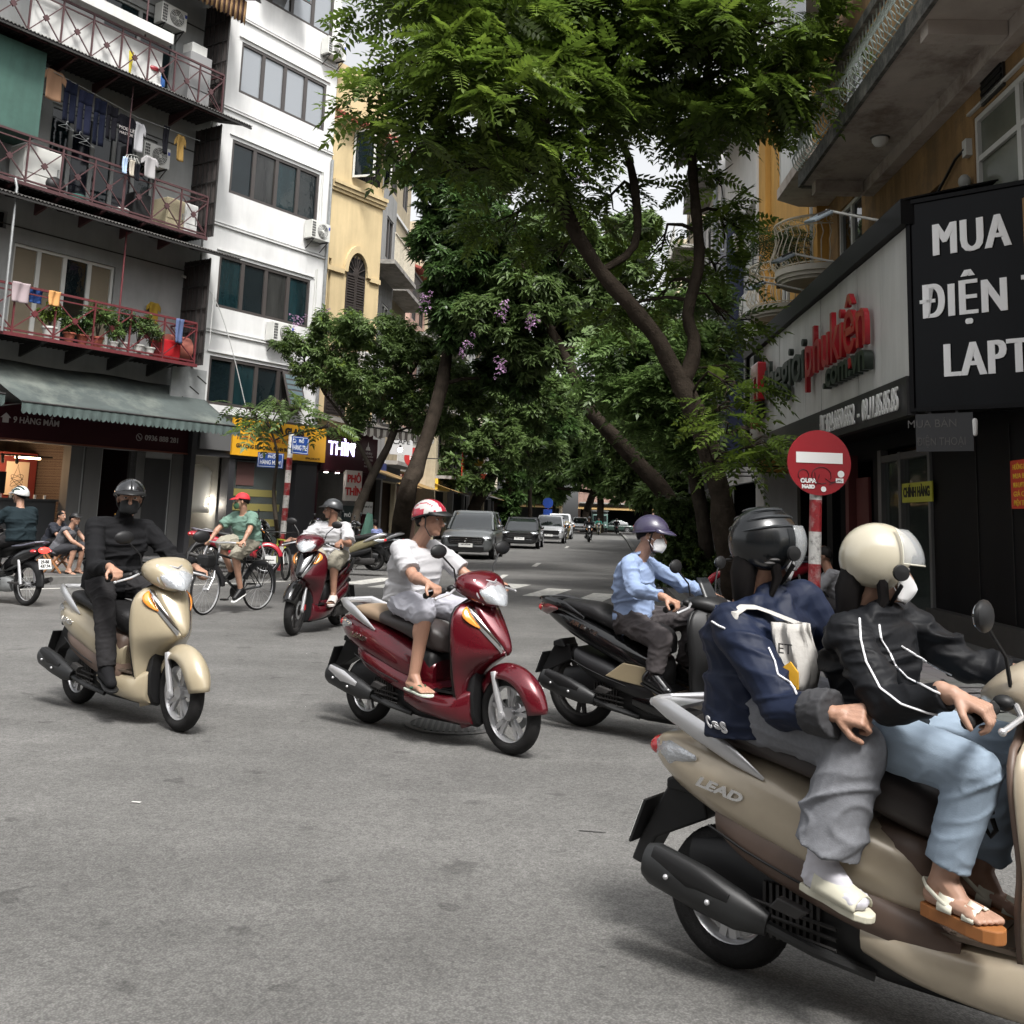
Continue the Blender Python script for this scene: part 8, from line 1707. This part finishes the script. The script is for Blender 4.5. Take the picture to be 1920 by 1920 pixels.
p = ML @ Vector((-.55, 1.6, .15)); human('person standing behind the cafe counter below the poster', Matrix.Translation(p) @ Matrix.Rotation(rad(-60), 4, 'Z'), dict(pelvis=(0, 0, .92), chest=(0, 0, 1.18), neck=(0, 0, 1.40), head=(.02, 0, 1.54), face=Vector((1, 0, -.3)), sh=[(0, .18, 1.33), (0, -.18, 1.33)], el=[(.06, .24, 1.08), (.06, -.24, 1.08)], wr=[(.26, .15, 1.1), (.26, -.15, 1.1)], kn=[(.02, .1, .48), (.02, -.1, .48)], an=[(0, .1, .08), (0, -.1, .08)], toe=[(.15, .1, .06), (.15, -.1, .06)]),
    dict(vox=.015, hands=grip_hands(), top=dict(mat=blk, g=1.1, sleeve=.8, sr=(.06, .06), wr=0), bottom=dict(mat=blkn, wr=0), shoe=('shoe', blackp, blk), face=dict(hair='short')))
T3 = gframe(713, 1052, 150); wood_stool('low dark stool under the man in lilac blue', T3, .35, blackp); sitter('man in a lilac blue shirt sitting outside the restaurant', T3, M('lilac_shirt', (.16, .19, .36), .9), blkn, dict(vox=.014))
T4 = gframe(1592, 1212, 165)
def plastic_stool(label, T, col, h=.30):
    t = thing('plastic_stool', label, 'stool', T, 'low plastic stools'); m = MB(); m.box(-.14, .14, -.14, .14, h-.03, h); part('seat', m, col, t, smooth=False, bevel=.015)
    for a in (-1, 1):
        for b in (-1, 1): m = MB(); m.bar((a*.12, b*.12, h-.03), (a*.15, b*.15, 0), .03); part('leg', m, col, t, smooth=False)
    return t
rs_ = M('red_plastic', (.40, .015, .02), .4)
plastic_stool('low red plastic stool under the pavement vendor', T4, rs_, .34); sitter('pavement vendor in black apron and black face mask behind the striped pole', T4, M('white_tee2', (.16, .16, .17), .9), blkn, dict(skin=skin_d, face=dict(hair='short', mask=mask_b), bottom=dict(mat=blkn, len=1.9)))
plastic_stool('empty red plastic stool left of the striped pole', gframe(1497, 1200, 20), rs_); plastic_stool('empty red plastic stool right behind the striped pole', gframe(1535, 1180, 50), rs_)
st = thing('vendor_basket', 'round wicker vendor basket carrying bowls beside the red motorbike', 'basket', gframe(1478, 1195, 0)); m = MB(); m.lathe([(.18, 0), (.30, .3), (.34, .42), (.32, .42), (.27, .3)], n=20); part('basket', m, M('wicker', (.20, .13, .08), .9, var=.3, vs=20), st); m = MB(); m.lathe([(.36, .43), (.36, .45)], n=20); part('tray', m, steel, st)
for k, (x, y, c) in enumerate(((-.12, 0, (.35, .42, .30)), (.12, -.08, (.5, .5, .48)), (.05, .14, (.10, .25, .22)))): m = MB(); m.lathe([(.05, 0), (.09, .08), (.085, .08), (.045, .01)], n=14); solo('bowl', m, M('bowl_%s' % 'abc'[k], c, .5), ('pale green bowl on the vendor tray', 'white bowl on the vendor tray', 'teal bowl on the vendor tray')[k], 'bowl', st.matrix_world @ Matrix.Translation((x, y, .45)))
m = MB(); m.lathe([(.03, 0), (.03, .16), (.015, .19), (.015, .22)], n=12); solo('bottle', m, white_frame, 'small white bottle on the vendor tray', 'bottle', st.matrix_world @ Matrix.Translation((-.2, .1, .45)))
# ================= ROAD SIGNS
sp_ = gr(1526, 1262); ne = thing('no_entry_sign', 'red round no entry sign with white bar on a red and white banded pole', 'road sign', frame(sp_.x+.0, sp_.y, rad(4)))
hz_ = (dp(1535, 868, sp_.y)).z
band_r = M('worn_red_band', (.24, .014, .018), .5, var=.3, vs=14, mottle=(.34, .20, .19), ms=9); band_w = M('worn_white_band', (.58, .57, .54), .5, var=.15, vs=14, mottle=(.2, .19, .18), ms=14)
z = .1; k = 0; seg = .325; off = .06
while z < hz_-.2:
    m = MB(); z1 = min(z+seg, hz_-.1); m.tube([(off*(z/hz_), .03, z), (off*(z1/hz_), .03, z1)], .062, 20); part('pole_band', m, band_r if k % 2 == 0 else band_w, ne); z = z1; k += 1
m = MB(); m.lathe([(.335, -.012), (.335, .008), (.33, .010)], (off, -.04, hz_), 'Y', 48); part('disc', m, M('sign_red_sheet', (.27, .006, .012), .4, var=.06), ne)
m = MB(); m.box(off-.245, off+.245, -.058, -.053, hz_-.005, hz_+.105); m.v = [(x, y, z_-.07*(x-off)*0) for x, y, z_ in m.v]; part('white_bar', m, letter_white, ne, smooth=False)
m = MB(); m.lathe([(.325, -.054), (.31, -.054)], (off, 0, hz_), 'Y', 48, caps=False); 
pen = M('marker_scribble', (.06, .006, .01), .6); m = MB()
for cx, cz, r_, w_ in ((-.17, -.13, .055, 0), (.02, -.13, .085, 1), (-.14, -.2, .04, 0)): m.tube([(off+cx+r_*math.cos(a)*(1+.2*w_), -.056, hz_+cz+r_*math.sin(a)) for a in np.linspace(-.5, 5.2, 20)], .004, 4)
m.tube([(off+.06, -.056, hz_-.16), (off+.12, -.056, hz_-.2), (off+.22, -.056, hz_-.17), (off+.1, -.056, hz_-.22)], .004, 4); m.tube([(off-.05, -.056, hz_-.1), (off-.04, -.056, hz_-.24), (off+.0, -.056, hz_-.12)], .004, 4); part('scribble', m, pen, ne)
text('sticker', 'OUPA', letter_white, ne, FT(off-.12, -.057, hz_-.19), .06, .003, .004); text('sticker', 'MA3D', letter_white, ne, FT(off-.12, -.057, hz_-.25), .05, .003, .004)
m = MB(); m.lathe([(.035, -.058), (.035, -.054)], (off+.225, 0, hz_-.11), 'Y', 20); m.lathe([(.028, -.058), (.028, -.054)], (off+.04, 0, hz_-.27), 'Y', 16); m.box(off+.17, off+.25, -.058, -.054, hz_-.2, hz_-.155); sk_ = part('sticker', m, letter_white, ne)
text('print', 'NG', black_print, sk_, FT(off+.21, -.06, hz_-.18), .035, .001)
sp2 = gr(524, 1082); a0 = Vector((sp2.x, sp2.y, .1)); top = dp(547, 812, sp2.y+.1); ln2 = (top-a0)
sg = thing('street_name_sign', 'red and white banded pole carrying two blue street name plates', 'road sign', Matrix.Translation((a0.x, a0.y, 0)))
nb = 11
for k in range(nb): m = MB(); m.tube([Vector((0, 0, .1))+ln2*(k/nb), Vector((0, 0, .1))+ln2*((k+1)/nb)], .065 if k < 9 else .06, 14); part('pole_band', m, band_r if (k % 2 == 0 and k < 9) else band_w, sg)
def nameplate(txt, cx, cy, Y, w, h, yaw, tilt, lab):
    c = dp(cx, cy, Y)-Vector((a0.x, a0.y, 0)); T = Matrix.Translation(c) @ Matrix.Rotation(rad(yaw), 4, 'Z') @ RX90 @ Matrix.Rotation(tilt, 4, 'Z')
    m = MB(); m.box(-w/2, w/2, -h/2, h/2, -.015, .0); p = part('name_plate', m, blue_sign, sg, smooth=False, label=lab); p.matrix_local = T
    m = MB(); e = .02
    for q in ((-w/2+e, w/2-e, h/2-e-.008, h/2-e), (-w/2+e, w/2-e, -h/2+e, -h/2+e+.008)): m.box(q[0], q[1], q[2], q[3], .0005, .003)
    for q in ((-w/2+e, -w/2+e+.008), (w/2-e-.008, w/2-e)): m.box(q[0], q[1], -h/2+e+.008, h/2-e-.008, .0005, .003)
    part('border', m, letter_white, p, smooth=False)
    text('lettering', 'PHỐ', letter_white, p, Matrix.Translation((.02, h*.22, .004)), h*.27, .003, .001, width=w*.28); text('lettering', txt, letter_white, p, Matrix.Translation((0, -h*.16, .004)), h*.40, .003, .001, width=w*.78)
    m = MB(); m.torus((-w*.36, h*.22, .003), h*.10, .005, 'Z', 16, 4); m.bar((-w*.36-h*.05, h*.18, .003), (-w*.36+h*.05, h*.18, .003), .008); part('emblem', m, letter_white, p)
nameplate('HÀNG MẮM', 507, 863, sp2.y-.15, .56, .32, 0, -.03, 'lower plate reading PHỐ HÀNG MẮM'); nameplate('HÀNG TRE', 563, 835, sp2.y-.12, .42, .38, 42, -.02, 'upper plate reading PHỐ HÀNG TRE')
g5 = gr(1038, 1003); bs_ = thing('blue_traffic_sign', 'round blue traffic sign in front of a banded pole far up the left side', 'road sign', Matrix.Translation((g5.x-.8, g5.y-6, 0))); m = MB(); m.lathe([(.42, 0), (.42, .03)], (0, -.05, 2.6), 'Y', 24); m.box(-.35, .35, -.05, -.02, 1.4, 2.1); part('disc', m, M('traffic_blue', (.015, .06, .32), .4), bs_)
for k in range(8): m = MB(); m.tube([(0, 0, .1+k*.35), (0, 0, .45+k*.35)], .05, 10); part('pole_band', m, band_r if k % 2 else band_w, bs_)
# ================= LAUNDRY, POTS AND HOUSEHOLD THINGS ON THE BALCONIES
def cloth(label, cx, zt, w, h, mat_, y=-.95, kind='tee', T=ML, name=None, seed=0, cat='clothes'):
    r = random.Random(seed+int(cx*31)); nx, nz = 16, 12; name = name or {'tee': 't_shirt', 'pants': 'trousers', 'towel': 'towel'}[kind]; m = MB()
    def P(u, v): return (cx+u*w/2, y+.02*math.sin(u*5+r.random()*.2+v*2)+.015*math.sin(v*4), zt-v*h)
    if kind == 'towel': m.grid([[P(u, v) for u in np.linspace(-1, 1, nx)] for v in np.linspace(0, 1, nz)])
    elif kind == 'tee':
        m.grid([[P(u*.62, v) for u in np.linspace(-1, 1, nx)] for v in np.linspace(0, 1, nz)])
        for s in (-1, 1): m.grid([[P(s*(.62+.38*a), .02+.20*a+.30*b*(1-.25*a)) for a in np.linspace(0, 1, 5)] for b in np.linspace(0, 1, 5)])
    else:
        m.grid([[P(u*.8, v) for u in np.linspace(-1, 1, nx)] for v in np.linspace(0, .3, 5)])
        for s in (-1, 1): m.grid([[P(s*(.08+.72*a), v) for a in np.linspace(0, 1, 6)] for v in np.linspace(.3, 1, 8)])
    return solo(name, m, mat_, label, cat, T, 'laundry hanging on the balconies', thick=.008)
def cm(n, c): return M(n, c, .9, spec=.1)
nv = cm('navy_cloth', (.006, .008, .018)); nv2 = cm('indigo_cloth', (.011, .013, .028)); bk2 = cm('black_cloth', (.008, .008, .011))
cloth('tan t-shirt hanging at the left end of the washing line', -2.28, 11.25, .62, .72, cm('tan_cloth', (.22, .13, .08)))
cloth('navy trousers hanging right of the tan shirt', -1.85, 11.15, .40, 1.0, nv, kind='pants'); cloth('indigo trousers with wide legs in the middle of the line', -1.45, 11.05, .45, 1.05, nv2, kind='pants', seed=2); cloth('long navy trousers hanging lowest on the line', -1.05, 11.0, .38, 1.15, nv, kind='pants', seed=3); cloth('black trousers hanging next to the printed shirt', -.72, 10.95, .36, .85, bk2, kind='pants', seed=4)
tt = cloth('black t-shirt with two lines of white print', -.32, 10.85, .62, .72, bk2); text('print', 'MOELLE', letter_dim, tt, FT(-.32, -.99, 10.5), .12, .003); text('print', 'HASTOR', letter_dim, tt, FT(-.32, -.99, 10.38), .10, .003)
cloth('light grey t-shirt hanging right of the printed black one', .06, 10.8, .40, .75, cm('grey_cloth', (.33, .33, .34))); cloth('yellow t-shirt hanging near the party wall', 1.30, 10.9, .34, .7, cm('mustard_cloth', (.22, .14, .045))); cloth('thin black garment hanging left of the yellow shirt', .85, 11.0, .16, .75, bk2, kind='towel')
cloth('grey sleeveless shirt on a hanger above the lower rail', .28, 9.95, .50, .55, cm('grey_cloth2', (.30, .29, .29)), y=-1.2); cloth('pale blue sock cloth on the peg hanger', -.42, 9.72, .12, .42, cm('pale_blue', (.35, .45, .6)), y=-1.2, kind='towel', name='sock'); cloth('beige sock on the peg hanger', -.22, 9.7, .12, .4, cm('beige_cloth', (.4, .36, .3)), y=-1.2, kind='towel', name='sock'); cloth('dark sock on the peg hanger', -.06, 9.65, .12, .42, bk2, y=-1.2, kind='towel', name='sock')
cloth('pinkish patterned towel over the lowest rail at the left edge', -2.62, 6.15, .40, .45, cm('pink_cloth', (.32, .26, .27)), y=-1.12, kind='towel'); cloth('blue towel over the lowest rail', -2.2, 6.1, .30, .32, cm('blue_cloth', (.03, .07, .22)), y=-1.0, kind='towel'); cloth('orange patterned towel over the lowest rail', -1.82, 6.12, .27, .34, cm('orange_cloth', (.5, .26, .10)), y=-1.12, kind='towel')
cloth('blue and white striped towel hanging at the right end of the lowest rail', 1.62, 6.1, .22, .62, M('blue_stripe', (.07, .10, .2), .9, streak=.6), y=-1.14, kind='towel'); cloth('yellow work vest hanging on the wall', 1.55, 6.6, .42, .55, cm('work_yellow', (.28, .19, .03)), y=-.12)
ln_ = MB(); ln_.tube([(-2.9, -.95, 11.28), (0, -.95, 10.92), (1.9, -.95, 10.95)], .008, 5); solo('washing_line', ln_, steel, 'thin washing line under the middle canopy', 'washing line', ML)
for k, (x, z) in enumerate(((-1.9, 9.98), (-1.55, 9.85), (-1.35, 9.75))):
    m = MB(); m.tube([(-.2, 0, 0), (0, 0, .1), (.2, 0, 0), (-.2, 0, 0)], .006, 5); m.tube([(0, 0, .1), (0, 0, .16), (.03, 0, .18), (.04, 0, .15)], .005, 5); solo('hanger', m, steel, 'empty wire coat hanger, %s of three on the middle balcony' % ('left', 'centre', 'right')[k], 'hanger', ML @ Matrix.Translation((x, -1., z)), 'coat hangers')
m = MB(); [m.tube([(math.cos(a)*.15, math.sin(a)*.05, 0), (math.cos(a)*.22, math.sin(a)*.1, -.12)], .006, 4) for a in np.linspace(0, 6, 12)]; m.torus((0, 0, 0), .16, .006, 'Z', 16, 4); solo('peg_hanger', m, white_frame, 'round peg hanger holding socks on the middle balcony', 'hanger', ML @ Matrix.Translation((-.25, -1.2, 9.78)))
# potted plants on the lowest balcony
ptm = sprig_template(12, .10, .04, 12); ptb = sprig_template(10, .17, .07, 13)
def pot(label, s, size, mt, kind, h, seed, y=-.88, lm=leaf_c, z=5.06):
    t = thing('potted_plant', label, 'potted plant', ML @ Matrix.Translation((s, y, z)), 'potted plants on the lowest balcony'); R = size
    m = MB(); m.lathe([(R*.62, 0), (R*.95, R*1.35), (R*1.08, R*1.35), (R*1.08, R*1.6), (R*.9, R*1.6), (R*.85, R*1.3)], n=20); part('pot', m, mt, t)
    r = random.Random(seed); m = MB(); tips = []
    for k in range(6):
        a = k*1.1+r.random(); e = Vector((math.cos(a)*h*.35*r.uniform(.4, 1), math.sin(a)*h*.25, R*1.4+h*r.uniform(.6, 1))); m.tube([(0, 0, R*1.3), (e.x*.3, e.y*.3, R*1.4+h*.4), e], [.014, .01, .004], 5); tips.append(e); tips.append(e*.8+Vector((0, 0, .03)))
    part('stem', m, bark2, t); pl = []
    for e in tips:
        for _ in range(4 if kind == 's' else 3): pl.append((tuple(e+Vector((r.gauss(0, .07), r.gauss(0, .05), r.gauss(0, .07)))), r.uniform(0, 6), r.uniform(-.6, .6), 0, r.uniform(.7, 1.2)))
    part('leaves', foliage_mesh('leaves', *(ptm if kind == 's' else ptb), pl, lm), None, t, kind='stuff'); return t
pot('yellow green shrub in a wide white pot at the left of the plant row', -1.72, .17, white_pot, 's', .5, 1, lm=leaf_e); pot('small plant in a terracotta pot right of the wide white pot', -1.22, .14, terracotta, 's', .32, 2); pot('dark plant in a low terracotta pot, third from the left', -.88, .14, terracotta, 's', .42, 3, lm=leaf_b)
pot('tall broad leaved plant in a terracotta pot below the red pole', -.50, .15, terracotta, 'b', .85, 4); pot('light leafy plant in a small white pot', -.13, .11, white_pot, 's', .45, 5, y=-1.0, lm=leaf_d); pot('wide dark bonsai in a white pot', .22, .14, white_pot, 's', .75, 6, lm=leaf_b)
pot('bushy plant in a ribbed white pot', .58, .14, white_pot, 's', .8, 7, y=-.95, lm=leaf_c); pot('plant in the right most ribbed white pot', .92, .13, white_pot, 's', .75, 8, y=-.95, lm=leaf_c)
m = MB(); m.box(-.3, .3, -.25, .25, 0, .5); solo('storage_box', m, rs_, 'red plastic box at the right end of the lowest balcony', 'box', ML @ Matrix.Translation((1.55, -.7, 5.06)), bevel=.03)
m = MB(); m.lathe([(.34, -.3), (.34, .3)], (0, 0, .36), 'X', 24); solo('round_vessel', m, M('salmon_metal', (.35, .12, .09), .4, .2), 'salmon coloured round drum behind the rail at the right end', 'drum', ML @ Matrix.Translation((1.95, -.6, 5.06)))
def fridge(label, s, z, w, h, mt, y=-.5, name='fridge'):
    t = thing(name, label, name.replace('_', ' '), ML @ Matrix.Translation((s, y, z))); m = MB(); m.box(-w/2, w/2, -.3, .3, .02, h); part('body', m, mt, t, smooth=False, bevel=.02); m = MB(); m.box(-w/2+.02, w/2-.02, -.325, -.302, h*.35, h-.02); m.box(-w/2+.02, w/2-.02, -.325, -.302, .05, h*.33); part('door', m, mt, t, smooth=False, bevel=.01); m = MB(); m.box(w/2-.1, w/2-.07, -.36, -.33, h*.4, h*.6); part('handle', m, steel, t, smooth=False)
fridge('grey fridge on the top balcony next to the side screen', 1.85, 11.82, .7, 1.55, M('grey_fridge', (.22, .22, .22), .5)); m = MB(); m.box(-.25, .25, -.2, .2, 0, .3); solo('microwave', m, white_frame, 'white microwave box on top of the grey fridge', 'box', ML @ Matrix.Translation((1.85, -.5, 13.38)), bevel=.02)
fridge('white cupboard behind the rail at the left of the middle balcony', -2.25, 8.4, .9, 1.0, white_frame, name='cupboard'); fridge('beige cupboard with woven front at the right end of the middle balcony', 1.45, 8.4, .55, .85, M('woven_beige', (.30, .26, .17), .8, var=.3, vs=40), name='cabinet'); fridge('white cabinet at the right end of the middle balcony', 1.95, 8.4, .4, .85, alu_white, name='cabinet')
def jar(label, s, z, prof, mt, cat, y=-.8, name=None): m = MB(); m.lathe(prof, n=18); return solo(name or cat.replace(' ', '_'), m, mt, label, cat, ML @ Matrix.Translation((s, y, z)))
jar('blue water bottle standing on the top balcony', .62, 11.82, [(.13, 0), (.135, .12), (.12, .16), (.135, .2), (.13, .36), (.04, .44), (.04, .5)], M('blue_bottle', (.02, .13, .45), .2, coat=.5), 'water bottle')
jar('tall yellow container behind the top rail', -.35, 11.82, [(.13, 0), (.15, .7), (.13, .72)], M('yellow_tub', (.55, .45, .02), .5), 'container'); jar('red round fan shaped basin hanging on the top balcony rail', .35, 12.3, [(.18, 0), (.2, .05), (.18, .1)], M('basin_red', (.3, .03, .04), .5), 'basin'); jar('white bowl on the top balcony floor', -.05, 11.82, [(.1, 0), (.17, .12)], white_pot, 'bowl'); jar('pale round basin leaning on the middle balcony rail', -.15, 8.42, [(.16, 0), (.21, .1), (.2, .12)], white_pot, 'basin'); jar('teal basin on the middle balcony floor', -1.35, 8.42, [(.16, 0), (.21, .12)], M('basin_teal', (.1, .3, .25), .5), 'basin')
m = MB(); m.box(-.3, .3, -.2, .2, 0, .16); solo('storage_box', m, alu_white, 'flat white box on the top balcony floor', 'box', ML @ Matrix.Translation((.25, -.8, 11.82)), bevel=.02)
m = MB(); m.ell((0, 0, .2), (.28, .2, .22), 16, 10); m.box(-.25, .25, .1, .2, .1, .6); solo('chair', m, seat_black, 'dark padded chair behind the middle balcony rail', 'chair', ML @ Matrix.Translation((-1.9, -.75, 8.42)))
m = MB(); m.box(-.25, .25, -.2, .2, 0, .65); solo('suitcase', m, blackp, 'black case leaning in the middle balcony', 'case', ML @ Matrix.Translation((.35, -.75, 8.42)), bevel=.05)
a1 = ac_unit('air conditioner unit in shade on the old block middle floor', ML @ Matrix.Translation((1.05, -.06, 10.1))); a2 = ac_unit('dark air conditioner unit high on the old block top floor', ML @ Matrix.Translation((1.2, -.06, 14.0)))
stw = MB(); n = 24
for i in range(n): stw.cur = i % 2; x = .9+1.9*i/n; stw.add([(x, -1.3, 15.2), (x+1.9/n, -1.3, 15.2), (x+1.9/n, -1.28, 14.6-.05*(i % 3)), (x, -1.28, 14.6-.05*((i+1) % 3))], [(0, 1, 2, 3)])
solo('striped_tarp', stw, [cm('tarp_brown', (.06, .035, .03)), cm('tarp_gold', (.32, .20, .10))], 'brown and gold striped tarpaulin hanging under the top canopy', 'tarpaulin', ML, thick=.006)
# small leftovers in the street
tb_ = thing('restaurant_notice', 'small white notice board on a post in front of the restaurant', 'sign', ML @ Matrix.Translation((7.9, -2.2, .12))); m = MB(); m.box(-.2, .2, 0, .02, 1.25, 1.6); part('board', m, white_frame, tb_, smooth=False); m = MB(); m.tube([(0, .02, 0), (0, .02, 1.3)], .015, 6); part('post', m, dark_steel, tb_)
text('lettering', 'NƠI ĐỂ XE', black_print, tb_, FT(0, -.004, 1.45), .09, .002, width=.32)
cn = MB(); cn.add([(-.35, 0, 0), (.35, 0, 0), (.12, 0, 1.25), (-.05, .05, 1.3), (-.25, .3, 0), (.3, .35, 0)], [(0, 1, 2, 3), (4, 5, 2, 3), (0, 4, 3), (1, 5, 2)]); solo('covered_parasol', cn, M('green_tarp', (.05, .12, .09), .8, var=.2, vs=5), 'folded green and white tarpaulin leaning beside the striped pole', 'tarpaulin', ML @ Matrix.Translation((6.4, -3.6, .12)), smooth=False)
flg = thing('red_banner', 'vertical red banner hanging over the left row of houses', 'banner', HL @ Matrix.Translation((20, -.8, 3.2))); m = MB(); m.box(-.4, .4, 0, .03, 0, 1.8); part('cloth', m, poster_red, flg, smooth=False)
for k, s_ in enumerate(('NHÀ', 'HÀNG', 'PHỞ')): text('lettering', s_, poster_yellow, flg, FT(0, -.004, 1.5-k*.45), .3, .004, .004)
for k, (x, h, c, lab, s_) in enumerate(((4.9, 3.5, (.4, .02, .02), 'round red shop sign sticking out beside the dark tree', 'BIA'), (2.3, 3.9, (.5, .5, .5), 'white square shop sign with black lettering beside the dark tree', 'CAFE'), (27, 3.4, (.40, .05, .02), 'orange red shop board hanging over the pavement mid street', 'BÚN'), (24, 4.6, (.5, .3, .03), 'yellow shop board high on the left row of houses', 'ĂN'))):
    t = thing('shop_sign', lab, 'sign', HL @ Matrix.Translation((x, -1.0, h)) @ Matrix.Rotation(-PI/2+.3, 4, 'Z')); m = MB()
    if k == 0: m.lathe([(.38, -.04), (.38, .04)], axis='Y', n=28)
    else: m.box(-.4, .4, -.04, .04, -.45, .45)
    part('board', m, M('shop_sign_%s' % 'abcd'[k], c, .5), t, smooth=False); text('lettering', s_, letter_white if k != 1 else black_print, t, FT(0, -.045, 0), .26, .004, .004); m = MB(); m.tube([(.35, 0, 0), (1.0, 0, 0)], .02, 6); part('arm', m, dark_steel, t)
